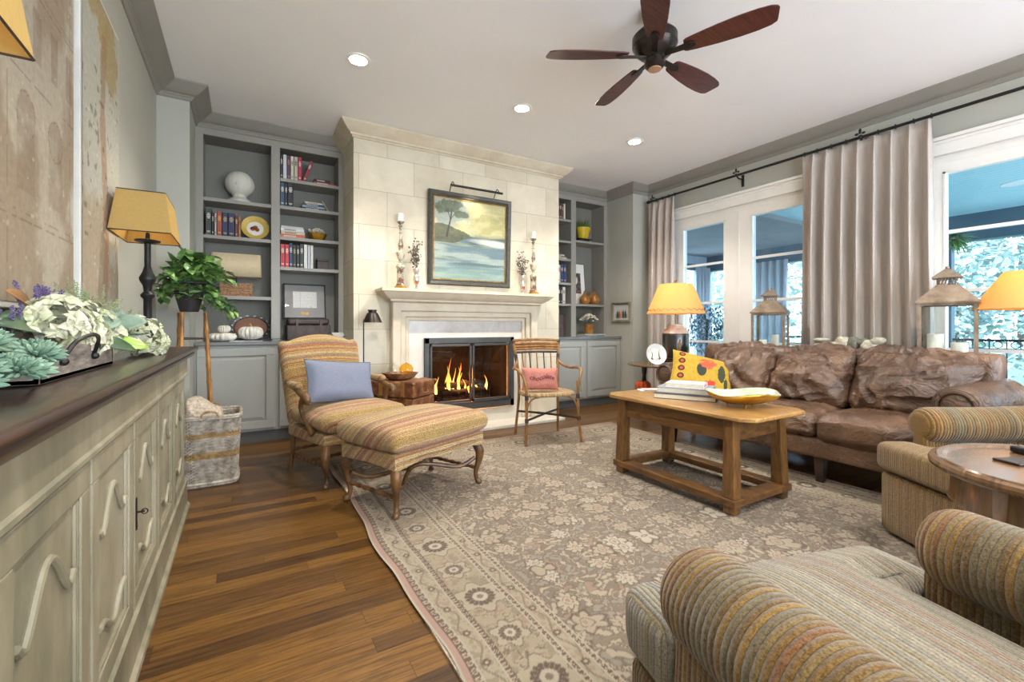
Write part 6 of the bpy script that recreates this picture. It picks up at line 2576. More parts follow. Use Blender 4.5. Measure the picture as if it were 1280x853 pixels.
book_stack(0.622, Y0_ + 0.02, 2.25, [(0.235, 0.16, 0.024, (46, 52, 58), 'dark grey bottom', W_, 0.0, 0), (0.215, 0.15, 0.018, (150, 176, 190), 'pale blue middle', (60, 70, 90), -0.01, 2),
                                     (0.22, 0.15, 0.022, (54, 60, 66), 'slate', W_, 0.0, -2), (0.19, 0.14, 0.018, (206, 200, 190), 'cream topmost', (150, 80, 80), 0.0, 3)],
           'flat stack on the second shelf', 'in the flat stack on the second shelf, left bookcase')
make_book('cream paperback leaning against the flat stack on the second shelf', (0.752, Y0_ + 0.01, 2.252), 0.010, 0.14, 0.12, (214, 204, 176), G2, -0.55)
book_stack(0.415, Y0_ + 0.01, 1.948, [(0.225, 0.17, 0.034, (214, 110, 78), 'coral bottom', W_, 0.0, 0), (0.215, 0.16, 0.030, (206, 188, 160), 'sand', (120, 60, 50), 0.005, 1),
                                      (0.21, 0.16, 0.030, (222, 220, 216), 'white', (80, 40, 50), 0.0, -2), (0.20, 0.15, 0.020, (206, 200, 200), 'pale grey topmost', None, 0.0, 3)],
           'flat stack on the third shelf', 'in the flat stack beside the gold coral bowl')
G4 = 'books on the fourth shelf of the left bookcase'
e_ = book_row(0.308, Y0_, 1.652, [
    (0.038, 0.225, (196, 52, 60), 'red', W_, 0, 'left of the two red books on the fourth shelf'),
    (0.036, 0.225, (204, 58, 66), 'red', W_, 0, 'right of the two red books on the fourth shelf'),
    (0.030, 0.240, (44, 66, 96), 'blue', W_, 0, 'blue book beside the red pair on the fourth shelf'),
    (0.030, 0.225, (42, 46, 40), 'dark green', G_, 0, 'dark green book on the fourth shelf, right of the blue one'),
    (0.030, 0.225, (36, 36, 38), 'black', W_, 0, 'black book with white lettering, middle of the fourth shelf row'),
    (0.034, 0.240, (48, 50, 46), 'charcoal', W_, 0, 'charcoal book beside the white ones on the fourth shelf'),
    (0.034, 0.240, (224, 222, 216), 'white', None, 0, 'leftmost of the three white books on the fourth shelf'),
    (0.024, 0.236, (200, 202, 206), 'silver', None, 0, 'silver grey book between two white ones on the fourth shelf'),
    (0.026, 0.236, (222, 220, 214), 'white', None, 0, 'rightmost of the three pale books on the fourth shelf')], G4, '')

# finial
t = thing('ball_finial', 'large white peeling ball finial on the top left shelf', 'finial', (-0.035, 5.07, 2.246))
MB().lathe([(0.0, 0), (0.098, 0), (0.102, 0.02), (0.092, 0.035), (0.072, 0.045), (0.058, 0.058), (0.062, 0.07), (0.066, 0.078)], seg=32).build('pedestal', pm('peeling_white_wood', (206, 202, 190), (168, 160, 146), 16, rough=0.8, bmp=0.4, lo=0.3, hi=0.45), t, angle=30)
MB().lathe([(0.060, 0.072)] + [(0.126 * sin(a), 0.188 - 0.122 * cos(a)) for a in [0.5 + (pi - 0.5) * k / 16 for k in range(17)]], seg=64, lobes=16, lob=0.02).build('ball', pm('peeling_white_wood', (210, 206, 194), (150, 140, 122), 14, (1, 1, 0.3), rough=0.8, bmp=0.4, lo=0.3, hi=0.42), t)

# scalloped plate on stand
def plate(label, loc, R, tilt, rz, rim, centre, motif, scal=0, name='decorative_plate'):
    t = thing(name, label, 'plate', loc, rot=(radians(-tilt), 0, rz))
    n_ = 72
    rings = []
    for (r, d) in ((0.02, 0.012), (R * 0.62, 0.012), (R * 0.70, 0.002), (R * 0.97, -0.010), (R, -0.012), (R, -0.016), (R * 0.70, -0.004 + 0.010), (R * 0.6, 0.018), (0.02, 0.018)):
        rings.append([((r * (1 + (0.025 * abs(sin(i * pi * scal / n_)) if scal and r > R * 0.8 else 0))) * cos(2 * pi * i / n_), d, R + r * sin(2 * pi * i / n_)) for i in range(n_)])
    MB().loft(rings).build('plate_body', rim, t, fix=True, angle=30)
    MB().lathe([(0, 0.0), (R * 0.60, 0.0), (R * 0.62, -0.001)], seg=40, mat=Matrix.Translation((0, 0.0115, R)) @ rotm('X', 90)).build('centre', centre, t)
    b = MB()
    for (x, z, r, sx_, sz_) in motif:
        b.lathe([(0, 0.0), (r, 0.0)], seg=18, mat=Matrix.Translation((x, 0.0085, R + z)) @ Matrix.Diagonal((sx_, 1, sz_, 1)) @ rotm('X', 90))
    b.build('painted_motif', pm('fruit_glaze', (196, 112, 70), (150, 96, 50), 22, rough=0.3), t)
    b = MB()
    for x in (-R * 0.5, R * 0.5):
        b.tube([(x, 0.05, -0.004), (x, -0.014, -0.0045 + 0.0), (x, -0.022, 0.012)], 0.003, 6)
        b.tube([(x, 0.05, 0.0), (x * 0.8, 0.028, R * 0.9)], 0.003, 6)
    b.build('easel', M['black'], t)
    return t


plate('gold scalloped plate painted with fruit, propped on the shelf', (0.095, 5.05, 1.914), 0.118, 12, 0, pm('gold_rim_china', (224, 196, 112), (206, 172, 80), 9, rough=0.2),
      pm('white_china', (240, 236, 226), None, 5, rough=0.15), [(-0.022, -0.005, 0.022, 1, 1), (0.016, -0.012, 0.02, 1, 1), (0.0, 0.014, 0.016, 1.3, 1)], 14)

# lamp with rectangular shade on a wooden block base, in the wide left niche
t = thing('shelf_lamp', 'lamp with tan rectangular shade on a stacked wood base in the left bookcase', 'table lamp', (-0.06, 5.055, 1.353))
rn = random.Random(9)
b = MB()
z = 0.0
while z < 0.125:
    h = 0.014 if (z * 100) % 3 < 1.5 else 0.018
    b.box(-0.135 + rn.uniform(-.006, .006), 0.135 + rn.uniform(-.006, .006), -0.055 + rn.uniform(-.006, .006), 0.055, z, z + h - 0.001)
    z += h
b.build('base', pm('reclaimed_wood_strips', (150, 106, 66), (96, 60, 36), 16, (3, 1, 6), rough=0.6, c3=(170, 136, 96)), t, smooth=False, bevel=0.001)
MB().tube([(0, 0, 0.12), (0, 0, 0.30)], 0.006, 8).build('stem', M['bronze'], t)
b = MB()


def rr_ring(w, d, r, z, n_=6):
    pts = []
    for cx_, cy_, a0 in ((w - r, d - r, 0), (-w + r, d - r, 90), (-w + r, -d + r, 180), (w - r, -d + r, 270)):
        for k in range(n_ + 1):
            a = radians(a0 + 90 * k / n_)
            pts.append((cx_ + r * cos(a), cy_ + r * sin(a), z))
    return pts


b.loft([rr_ring(0.205, 0.09, 0.03, 0.185), rr_ring(0.20, 0.088, 0.03, 0.40)], caps=False)
b.build('lamp_shade', M['shade_tan'], t, solid=0.003, fix=True)

# counter in the wide left niche: pumpkins, tray, gourd, magazines
def pumpkin(label, x, y, z, R, h, mat, stem, name='pumpkin', lob=0.13, lobes=16):
    t = thing(name, label, 'pumpkin', (x, y, z))
    prof = []
    for k in range(15):
        a = pi * k / 14
        prof.append((max(0.0, R * (sin(a) ** 0.7)) if k not in (0, 14) else 0.0, h / 2 - h / 2 * cos(a) - (0.12 * h * (1 - sin(a)) ** 2 if k > 7 else 0)))
    MB().lathe(prof, seg=64, lobes=lobes, lob=lob).build('flesh', mat, t)
    MB().tube(smooth_path([(0, 0, h * 0.84), (0.004, 0, h * 0.98), (-R * 0.12, 0, h * 1.12)], 3), [R * 0.12, R * .1, R * .08, R * .07, R * .07, R * .07, R * .09], 7).build('stem', stem, t)
    return t


pumpkin('flat white pumpkin at the left end of the counter, under the ivy', -0.17, 4.87, CT, 0.115, 0.085, M['pumpkin_white'], M['leaf_dark'])
pumpkin('round white pumpkin with gold stem in front of the oval tray', 0.055, 4.90, CT + 0.012, 0.105, 0.135, M['pumpkin_white'], M['pumpkin_stem'])
pumpkin('small white gourd resting on top of the flat white pumpkin', -0.155, 4.88, CT + 0.078, 0.052, 0.075, M['pumpkin_white'], M['leaf'], name='white_gourd')
t = thing('oval_tray', 'oval copper tray with dark inlaid rim leaning at the back of the left niche', 'tray', (0.06, 5.14, CT + 0.001), rot=(radians(-10), 0, 0))
n_ = 64
rings = []
for s, d in ((0.01, 0.004), (0.80, 0.004), (0.84, -0.006), (1.0, -0.010), (1.0, -0.002), (0.8, 0.012), (0.01, 0.012)):
    rings.append([(0.175 * s * cos(2 * pi * i / n_), d, 0.127 + 0.127 * s * sin(2 * pi * i / n_)) for i in range(n_)])
MB().loft(rings[:1] + rings[1:]).build('rim', pm('inlaid_dark_rim', (58, 46, 40), (36, 28, 26), 30, rough=0.35), t, fix=True, angle=30)
MB().lathe([(0, 0), (0.140, 0)], seg=48, mat=Matrix.Translation((0, 0.003, 0.127)) @ Matrix.Diagonal((1, 1, 0.73, 1)) @ rotm('X', 90)).build('centre', pm('copper_centre', (184, 136, 106), (160, 110, 82), 5, rough=0.35, metal=0.3), t)
b = MB()
for i in range(16):
    a = 2 * pi * (i + 0.5) / 16
    b.sphere((0.162 * cos(a), -0.011, 0.127 + 0.117 * sin(a)), 0.010, 8, 5, (1.4 if abs(sin(a)) > .7 else .8, 0.25, .6))
b.build('inlay', M['page'], t)
make_book('white magazine flat on the counter in front of the round pumpkin', (0.02, 4.755, CT + 0.0005), 0.26, 0.10, 0.008, (206, 208, 214), 'magazines on the left counter', 0, True, 0.03)
make_book('dark magazine lying at the counter edge below the oval tray', (0.12, 4.756, CT + 0.0095), 0.22, 0.055, 0.008, (52, 50, 54), 'magazines on the left counter', 0, True, -0.03)
make_book('thin teal booklet at the right end of the counter edge', (0.245, 4.756, CT + 0.0185), 0.10, 0.05, 0.006, (60, 128, 138), 'magazines on the left counter', 0, True, 0.0)

# gold bowl of coral
t = thing('gold_bowl', 'gold leaf bowl of white coral on the third shelf', 'bowl', (0.655, 5.03, 1.949))
MB().lathe([(0, 0), (0.05, 0), (0.056, 0.006), (0.088, 0.07), (0.088, 0.076), (0.078, 0.07), (0, 0.05)], seg=8, sy=0.7).build('bowl_shell', M['gold'], t, angle=20)
b = MB()
rn = random.Random(2)
for i in range(60):
    a = rn.uniform(0, 2 * pi)
    r = rn.uniform(0, 0.07)
    b.sphere((r * cos(a) - 0.01, r * sin(a) * 0.6, 0.085 + rn.uniform(-0.01, 0.035) * (1 - r / 0.09) + 0.01), rn.uniform(0.009, 0.017), 7, 5)
o = b.build('coral_cluster', M['rock'], None)
o.location = t.location
tag(o, 'knobbly white coral piled in the gold bowl', 'coral')
t = thing('wooden_box', 'small square brown wooden box at the end of the fourth shelf', 'box', (0.70, 5.04, 1.653))
MB().box(-0.055, 0.055, -0.05, 0.05, 0, 0.085).build('body', M['chest'], t, bevel=0.003)
MB().box(-0.057, 0.057, -0.052, 0.052, 0.087, 0.11).build('lid', M['chest'], t, bevel=0.003)

# chest, framed print, papers in the right-hand bottom niche
t = thing('small_leather_chest', 'dark domed leather chest under the framed print in the left bookcase', 'chest', (0.56, 5.03, CT + 0.001))
MB().box(-0.20, 0.20, -0.12, 0.13, 0, 0.15).build('body', M['chest'], t, bevel=0.008)
MB().box(-0.19, 0.19, -0.11, 0.12, 0.152, 0.215).build('lid', M['chest'], t, bevel=0.02, bseg=4)
for x in (-0.11, 0.11):
    MB().box(x - 0.012, x + 0.012, -0.125, -0.11, 0, 0.21).build('strap', M['chest'], t, smooth=False)


def sketch(U, V):
    c = np.zeros(U.shape + (3,)) + lin((214, 212, 206))
    c = mix(c, np.zeros(c.shape) + lin((178, 166, 154)), sstep(0.5, 0.7, fbm(U * 20, V * 20, 2)) * (V < 0.07))
    c = mix(c, np.zeros(c.shape) + lin((150, 140, 132)), ((np.abs(U - 0.07) < 0.0015) | (np.abs(V - 0.05) < 0.001) | (np.abs(U - 0.13 - V * 0.1) < 0.001)) * 0.6)
    return c


t = thing('framed_print', 'framed pale print with thin dark frame on the leather chest', 'picture', (0.545, 5.11, 1.147), rot=(radians(-9), 0, 0))
fw_, fh_ = 0.40, 0.365
b = MB()
for (a0, a1, c0, c1) in ((-fw_ / 2, fw_ / 2, 0, 0.012), (-fw_ / 2, fw_ / 2, fh_ - 0.012, fh_), (-fw_ / 2, -fw_ / 2 + 0.012, 0, fh_), (fw_ / 2 - 0.012, fw_ / 2, 0, fh_)):
    b.box(a0, a1, -0.012, 0.01, c0, c1)
b.build('frame', M['black'], t, smooth=False)
MB().box(-fw_ / 2 + 0.01, fw_ / 2 - 0.01, 0, 0.008, 0.01, fh_ - 0.01).build('mat_board', pm('grey_mat_board', (150, 148, 144), None, 5, rough=0.7), t, smooth=False)
p = picture('print', M['canvas'], 0.225, 0.17, 60, 50, sketch, t, 'xz')
p.location = (-0.112, -0.001, 0.115)
MB().box(-0.035, 0.035, -0.002, 0, 0.045, 0.075).build('title_plate', M['brass'], t, smooth=False)
MB().box(-fw_ / 2 + 0.012, fw_ / 2 - 0.012, -0.008, -0.006, 0.012, fh_ - 0.012).build('glass', M['picture_glass'], t, smooth=False)
for i in range(7):
    o = MB().box(-0.055, 0.055, -0.09, 0.09, 0, 0.010).build('magazine', M['paper'], None, smooth=False)
    o.location = (0.815 + 0.006 * sin(i * 2.2), 4.885, CT + 0.0005 + i * 0.0107)
    o.rotation_euler = (0, 0, 0.12 * sin(i * 1.7))
    nm = ['bottom', 'second', 'third', 'fourth', 'fifth', 'sixth', 'topmost'][i]
    tag(o, 'white magazine, %s of the pile at the right end of the left counter' % nm, 'magazine', 'magazines piled beside the leather chest')
    

# ============================================================ RIGHT BOOKCASE CONTENTS
book_row(3.60, Y0_, 2.536, [
    (0.034, 0.215, (84, 56, 52), 'brown', W_, 0, 'brown book at the left of the top shelf, right bookcase'),
    (0.036, 0.222, (60, 50, 56), 'dark plum', G_, 0, 'dark plum book on the top shelf, right bookcase'),
    (0.030, 0.215, (120, 84, 72), 'tan', W_, 0, 'tan brown book on the top shelf, right bookcase'),
    (0.036, 0.220, (84, 60, 66), 'maroon', W_, 0, 'maroon book on the top shelf, right bookcase'),
    (0.030, 0.205, (118, 82, 66), 'copper', G_, 0, 'copper brown book on the top shelf, right bookcase'),
    (0.028, 0.215, (224, 214, 200), 'white', None, 0, 'white book at the right end of the top shelf, right bookcase')], 'books on the top shelf of the right bookcase', '')
book_stack(3.72, Y0_, 1.996, [(0.22, 0.15, 0.020, (214, 206, 196), 'cream bottom', (90, 60, 50), 0, 0), (0.21, 0.15, 0.018, (120, 96, 84), 'brown', W_, -0.01, 2), (0.19, 0.14, 0.018, (196, 188, 176), 'beige', (90, 60, 60), -0.02, -3),
                              (0.16, 0.13, 0.016, (94, 72, 66), 'dark topmost', None, -0.03, 4)], 'flat stack in the right bookcase', 'in the flat stack on the third narrow shelf, right bookcase')
book_row(3.60, Y0_, 1.668, [
    (0.040, 0.225, (178, 84, 66), 'red', W_, 0, 'red book at the left of the shelf below the flat stack, right bookcase'),
    (0.030, 0.215, (196, 150, 110), 'orange', W_, 0, 'orange tan book beside the navy pair, right bookcase'),
    (0.046, 0.240, (206, 194, 176), 'cream', (150, 60, 60), 0, 'cream book beside the navy pair, right bookcase'),
    (0.050, 0.250, (50, 62, 112), 'navy', G_, 0, 'left of the two royal blue books in the right bookcase'),
    (0.050, 0.252, (48, 60, 108), 'navy', G_, 0, 'right of the two royal blue books in the right bookcase')], 'books on the fourth narrow shelf of the right bookcase', '')
book_row(3.60, Y0_, 1.380, [
    (0.040, 0.225, (66, 56, 60), 'charcoal', W_, 0, 'charcoal book at the left of the fifth narrow shelf, right bookcase'),
    (0.034, 0.215, (92, 84, 96), 'mauve', W_, 0, 'mauve grey book on the fifth narrow shelf, right bookcase'),
    (0.040, 0.225, (44, 46, 66), 'navy', W_, 0, 'dark navy book on the fifth narrow shelf, right bookcase'),
    (0.036, 0.222, (52, 48, 52), 'black', G_, 0, 'black book on the fifth narrow shelf, right bookcase'),
    (0.046, 0.228, (206, 200, 188), 'cream', (60, 60, 60), 0, 'cream book at the right end of the fifth narrow shelf, right bookcase')], 'books on the fifth narrow shelf of the right bookcase', '')
t = thing('orange_pot', 'terracotta jar at the left of the second narrow shelf, right bookcase', 'jar', (3.62, 5.0, 2.243))
MB().lathe([(0, 0), (0.04, 0), (0.055, 0.03), (0.06, 0.09), (0.05, 0.14), (0.036, 0.155), (0.04, 0.165), (0.034, 0.165), (0.03, 0.15), (0.0, 0.14)], seg=24).build('jar_body', pm('terracotta', (196, 108, 72), (170, 86, 56), 9, rough=0.6), t)
t = thing('wooden_canister', 'ribbed brown wooden canister on the right counter', 'canister', (3.745, 5.03, CT + 0.001))
MB().lathe([(0, 0), (0.085, 0), (0.085, 0.27), (0.080, 0.275), (0, 0.275)], seg=40, lobes=20, lob=0.06).build('body', M['chest'], t)
MB().lathe([(0, 0.276), (0.082, 0.276), (0.082, 0.295), (0.02, 0.30), (0.016, 0.318), (0, 0.32)], seg=28).build('lid', M['chest'], t)
# wide column
t = thing('potted_grass', 'bright yellow pot of spiky green grass on the upper shelf, right bookcase', 'potted plant', (4.17, 5.03, 2.271))
b = MB()
for k in range(5):
    z = 0.006 + k * 0.006
    b.tube([(0.10 * cos(a), 0.07 * sin(a), z) for a in [2 * pi * q / 24 for q in range(25)]], 0.003, 5)
b.box(-0.11, 0.11, -0.07, 0.07, 0.034, 0.042)
b.build('stand', M['black'], t)
MB().lathe([(0, 0.043), (0.065, 0.043), (0.074, 0.06), (0.105, 0.18), (0.112, 0.195), (0.112, 0.203), (0.104, 0.203), (0.098, 0.185), (0, 0.18)], seg=32, sy=0.85).build('pot', M['yellowpot'], t)
b = MB()
rn = random.Random(8)
for i in range(150):
    a = rn.uniform(0, 2 * pi)
    r = rn.uniform(0, 0.08)
    h = rn.uniform(0.08, 0.17)
    sp = rn.uniform(0.02, 0.11)
    p0 = Vector((r * cos(a), r * sin(a) * 0.8, 0.18))
    dr = rn.choice([0, 0, 0, 0.14])
    b.tube([p0, p0 + Vector((sp * 0.4 * cos(a), sp * 0.3 * sin(a), h * 0.6)), p0 + Vector((min(sp + dr * .4, .13) * cos(a), sp * 0.6 * sin(a), h - dr))], [0.0018, 0.0015, 0.0004], 3)
b.build('foliage', M['grass'], t)


def church(U, V):
    c = np.zeros(U.shape + (3,)) + lin((120, 104, 96))
    c = mix(c, np.zeros(c.shape) + lin((70, 60, 60)), sstep(0.4, 0.6, fbm(U * 40, V * 30, 3)))
    d = np.sqrt(((U - 0.085) / 0.045) ** 2 + ((V - 0.19) / 0.06) ** 2)
    c = mix(c, np.zeros(c.shape) + lin((226, 216, 196)), (1 - sstep(0.8, 1.0, d)) * 0.9)
    c = mix(c, np.zeros(c.shape) + lin((130, 70, 60)), ((V < 0.05)) * 0.5)
    return c


t = thing('framed_photo', 'white-matted dark picture leaning in the right bookcase above the gourds', 'picture', (4.142, 5.125, 1.383), rot=(radians(-5), 0, 0))
fw_, fh_ = 0.33, 0.60
MB().box(-fw_ / 2, fw_ / 2, 0, 0.02, 0, fh_).build('frame', M['black'], t, smooth=False)
MB().box(-fw_ / 2, fw_ / 2 - 0.012, -0.004, 0, 0.012, fh_ - 0.008).build('mat_board', M['white'], t, smooth=False)
p = picture('print', M['canvas'], 0.18, 0.30, 50, 80, church, t, 'xz')
p.location = (-0.10, -0.0055, 0.16)


def gourd(label, x, y, R, h, z):
    t = thing('pear_gourd', label, 'gourd', (x, y, z), group='copper gourds in the right bookcase')
    MB().lathe([(0, 0), (R * 0.6, 0.004), (R * 0.95, R * 0.4), (R, R * 0.8), (R * 0.85, R * 1.25), (R * 0.5, R * 1.6), (R * 0.28, R * 1.9), (R * 0.2, h * 0.9), (0, h * 0.92)], seg=28).build('body', M['gourd'], t)
    MB().tube([(0, 0, h * 0.9), (0.006, 0, h)], [0.008, 0.005], 6).build('stem', M['bark'], t)


gourd('left of the two copper pear gourds, in front of the leaning picture', 4.165, 4.99, 0.078, 0.20, 1.382)
gourd('right of the two copper pear gourds on the shelf', 4.345, 5.0, 0.092, 0.215, 1.382)
make_book('blue-spined flat book under the flower vase, bottom of the stack', (4.20, 4.83, CT + 0.0005), 0.34, 0.22, 0.016, (104, 140, 160), 'books under the flower vase', 0, True, 0.02, W_)
make_book('pale flat book under the flower vase, top of the stack', (4.24, 4.84, CT + 0.0175), 0.36, 0.20, 0.012, (214, 206, 188), 'books under the flower vase', 0, True, -0.02, G_)
make_book('thin cream pamphlet at the right end of the right counter', (4.445, 4.68, CT + 0.0005), 0.12, 0.14, 0.006, (222, 208, 170), 'books under the flower vase', 0, True, 0.2)
t = thing('flower_vase', 'brown ribbed vase of white flowers on the right counter', 'vase', (4.20, 4.94, CT + 0.031))
MB().lathe([(0, 0), (0.052, 0), (0.058, 0.02), (0.072, 0.13), (0.078, 0.14), (0.068, 0.138), (0, 0.12)], seg=36, lobes=18, lob=0.05).build('vase_body', M['gourd'], t)
b = MB()
rn = random.Random(4)
for i in range(110):
    a = rn.uniform(0, 2 * pi)
    r = rn.uniform(0, 0.15)
    z = 0.19 + 0.075 * (1 - (r / 0.15) ** 2) + rn.uniform(-0.015, 0.015)
    c_ = Vector((r * cos(a), r * sin(a) * 0.55, z))
    b.sphere(c_, rn.uniform(0.012, 0.02), 7, 5, (1, 1, 0.7))
b.build('blossoms', M['rock'], t)
b = MB()
for i in range(10):
    a = 2 * pi * i / 10
    b.tube([(0, 0, 0.10), (0.10 * cos(a), 0.05 * sin(a), 0.19)], 0.002, 4)
b.build('stems', M['leaf_dark'], t)


# small frame on the pier
def people_photo(U, V):
    c = np.zeros(U.shape + (3,)) + lin((196, 204, 206))
    c = mix(c, np.zeros(c.shape) + lin((84, 96, 90)), (V < 0.06) * 0.6)
    for i, (x, cc) in enumerate(((0.04, (40, 40, 46)), (0.075, (170, 90, 70)), (0.11, (206, 150, 110)), (0.15, (50, 44, 50)), (0.19, (44, 48, 60)))):
        d = ((U - x) / 0.016) ** 2 + ((V - 0.05) / 0.055) ** 2
        c = mix(c, np.zeros(c.shape) + lin(cc), (d < 1) * 1.0)
        d = ((U - x) / 0.008) ** 2 + ((V - 0.115) / 0.011) ** 2
        c = mix(c, np.zeros(c.shape) + lin((206, 160, 130)), (d < 1) * 1.0)
    return c


t = thing('framed_photograph', 'small grey-framed group photograph on the grey pier beside the curtain', 'picture frame', (4.534, 4.635, 1.125), rz=radians(-90))
# local x runs along world -y ; local -y faces world -x
fw_, fh_ = 0.35, 0.28
b = MB()
rings = []
for (cx_, cz_, ax, az) in ((-fw_ / 2, 0, 1, 1), (fw_ / 2, 0, -1, 1), (fw_ / 2, fh_, -1, -1), (-fw_ / 2, fh_, 1, -1), (-fw_ / 2, 0, 1, 1)):
    rings.append([(cx_ + ax * o, -d, cz_ + az * o) for o, d in ((0, 0), (0, 0.02), (0.01, 0.028), (0.03, 0.018), (0.036, 0.008), (0.036, 0))])
b.loft(rings, caps=False)
b.build('frame', pm('antique_grey_gold', (150, 144, 124), (120, 112, 92), 20, rough=0.4, metal=0.2), t, fix=True, angle=30)
p = picture('photo', M['canvas'], 0.23, 0.17, 70, 50, people_photo, t, 'xz')
p.location = (-0.115, -0.005, 0.055)
MB().box(-fw_ / 2 + 0.03, fw_ / 2 - 0.03, -0.004, -0.001, 0.03, fh_ - 0.03).build('mat_board', M['edge_white'], t, smooth=False)


# ============================================================ ON THE COFFEE TABLE
ZT = 0.013 + 0.557 + 0.0005
z = ZT
specs = [(0.40, 0.31, 0.034, (40, 46, 60), 'large dark blue coffee table book, bottom of the table stack', 0.60, (2.69, 2.10), (200, 210, 225)),
         (0.35, 0.27, 0.036, (150, 156, 164), 'grey coffee table book in the middle of the table stack', 0.56, (2.71, 2.13), (60, 60, 70)),
         (0.25, 0.19, 0.030, (226, 222, 220), 'small white book, top of the table stack', 0.50, (2.70, 2.12), (190, 90, 100))]
for (ln, wd, h, c, lab, ang, (x, y), bd) in specs:
    t = thing('coffee_table_book', lab, 'book', (x, y, z), ang - 0.05, group='books on the coffee table')
    b = MB()
    e = 0.003
    # spine on the local -y long side
    b.box(-ln / 2, ln / 2, -wd / 2, wd / 2, 0, e).box(-ln / 2, ln / 2, -wd / 2, wd / 2, h - e, h).box(ln / 2 - e, ln / 2, -wd / 2, wd / 2, 0, h)
    b.build('cover', bookmat(c), t, smooth=False)
    MB().box(-ln / 2 + 0.004, ln / 2 - e, -wd / 2 + 0.004, wd / 2 - 0.004, e, h - e).build('pages', M['page'], t, smooth=False)
    q = MB()
    for i in range(9):
        q.box(ln / 2, ln / 2 + 0.0006, -wd * 0.36 + i * wd * 0.075, -wd * 0.36 + i * wd * 0.075 + wd * 0.045, h * 0.3, h * 0.7)
    q.build('spine_title', bookmat(bd), t, smooth=False)
    t.rotation_euler = (0, 0, radians(-62))
    z += h + 0.0008
t = thing('paper_pamphlet', 'white folded pamphlet at the far end of the coffee table', 'pamphlet', (2.70, 2.45, ZT), radians(-30))
MB().box(-0.09, 0.09, -0.05, 0.05, 0, 0.010).build('pages', M['paper'], t, smooth=False, bevel=0.002)
MB().box(-0.06, 0.09, -0.055, 0.04, 0.0105, 0.016).build('cover', pm('pamphlet_cover', (226, 214, 208), (206, 168, 160), 20, rough=0.5), t, smooth=False)
t = thing('leaf_dish', 'leaf-shaped gold dish with pale crackled inside on the coffee table', 'dish', (2.675, 1.69, ZT), radians(-25))
n_ = 48


def leafr(i, R):
    a = 2 * pi * i / n_
    r = R * (1 + 0.06 * cos(3 * a) + 0.035 * sin(7 * a))
    return r * cos(a) * 1.08, r * sin(a) * 0.86


def dring(R, z_, wob):
    return [(*leafr(i, R), z_ + wob * sin(2 * pi * i / n_ * 3)) for i in range(n_)]


b = MB()
b.loft([dring(0.05, 0.022, 0), dring(0.11, 0.026, 0.0), dring(0.185, 0.062, 0.006), dring(0.205, 0.086, 0.010)], caps=False)
b.f.append(tuple(reversed(range(n_))))
b.build('gold_shell', M['gold'], t, angle=60, solid=0.003)
b = MB()
b.loft([dring(0.05, 0.027, 0), dring(0.11, 0.031, 0.0), dring(0.183, 0.066, 0.006), dring(0.206, 0.091, 0.010)], caps=False)
b.f.append(tuple(range(n_)))
b.build('glazed_inside', M['creamglaze'], t, angle=60)
for i, a in enumerate((0.3, 2.4, 4.5)):
    MB().tube([(0.09 * cos(a), 0.07 * sin(a), 0.0), (0.085 * cos(a), 0.066 * sin(a), 0.026)], [0.006, 0.009], 6).build('foot', M['gold'], t)

# ============================================================ YELLOW PILLOW on the sofa
yp = pillow(0.54, 0.42, 0.14, 30)


def folk(name='yellow_folk_print'):
    m, nt, b = nodes(name)
    tc = N(nt, 'ShaderNodeTexCoord')
    sp = N(nt, 'ShaderNodeSeparateXYZ')
    L(nt, tc.outputs['Object'], sp.inputs[0])
    f = noise(nt, coords(nt), 40, 3)
    c = ramp(nt, f, [(0.3, srgb((170, 134, 34))), (0.7, srgb((188, 154, 52)))])

    def blob(c, x, z, rx, rz, col, nz=0.0, soft=0.1):
        dx = mathn(nt, 'DIVIDE', mathn(nt, 'SUBTRACT', sp.outputs['X'], x), rx)
        dz = mathn(nt, 'DIVIDE', mathn(nt, 'SUBTRACT', sp.outputs['Z'], z), rz)
        d = mathn(nt, 'ADD', mathn(nt, 'MULTIPLY', dx, dx), mathn(nt, 'MULTIPLY', dz, dz))
        if nz:
            d = mathn(nt, 'ADD', d, mathn(nt, 'MULTIPLY', mathn(nt, 'SUBTRACT', f, 0.5), nz))
        k = ramp(nt, d, [(0.8, (1, 1, 1, 1)), (0.8 + soft, (0, 0, 0, 1))])
        return mixc(nt, k, c, srgb(col))
    for z in (0.15, 0.07, -0.01, -0.09, -0.17):
        c = blob(c, -0.19, z, 0.030, 0.032, (60, 34, 30))
        c = blob(c, -0.19, z, 0.016, 0.017, (176, 70, 46))
    c = blob(c, -0.02, 0.02, 0.045, 0.075, (52, 56, 48))
    c = blob(c, 0.03, 0.09, 0.075, 0.055, (216, 84, 54), 3.0)
    c = blob(c, 0.15, 0.02, 0.035, 0.10, (58, 62, 40), 1.5)
    c = blob(c, 0.19, -0.08, 0.018, 0.07, (58, 62, 40), 1.5)
    c = blob(c, 0.06, -0.12, 0.05, 0.05, (196, 60, 44), 3.0)
    L(nt, c, b.inputs['Base Color'])
    b.inputs['Roughness'].default_value = 0.9
    bump(nt, b, f, 0.3, 0.003)
    return m


o = yp.build('throw_pillow', folk())
# sits in the far corner of the sofa, facing the fireplace side and the camera
o.rotation_euler = (radians(-38), radians(14), radians(-42))
o.location = (3.51, 2.60, 0.63)
tag(o, 'yellow folk print pillow with red flower and dark bird on the sofa', 'pillow')

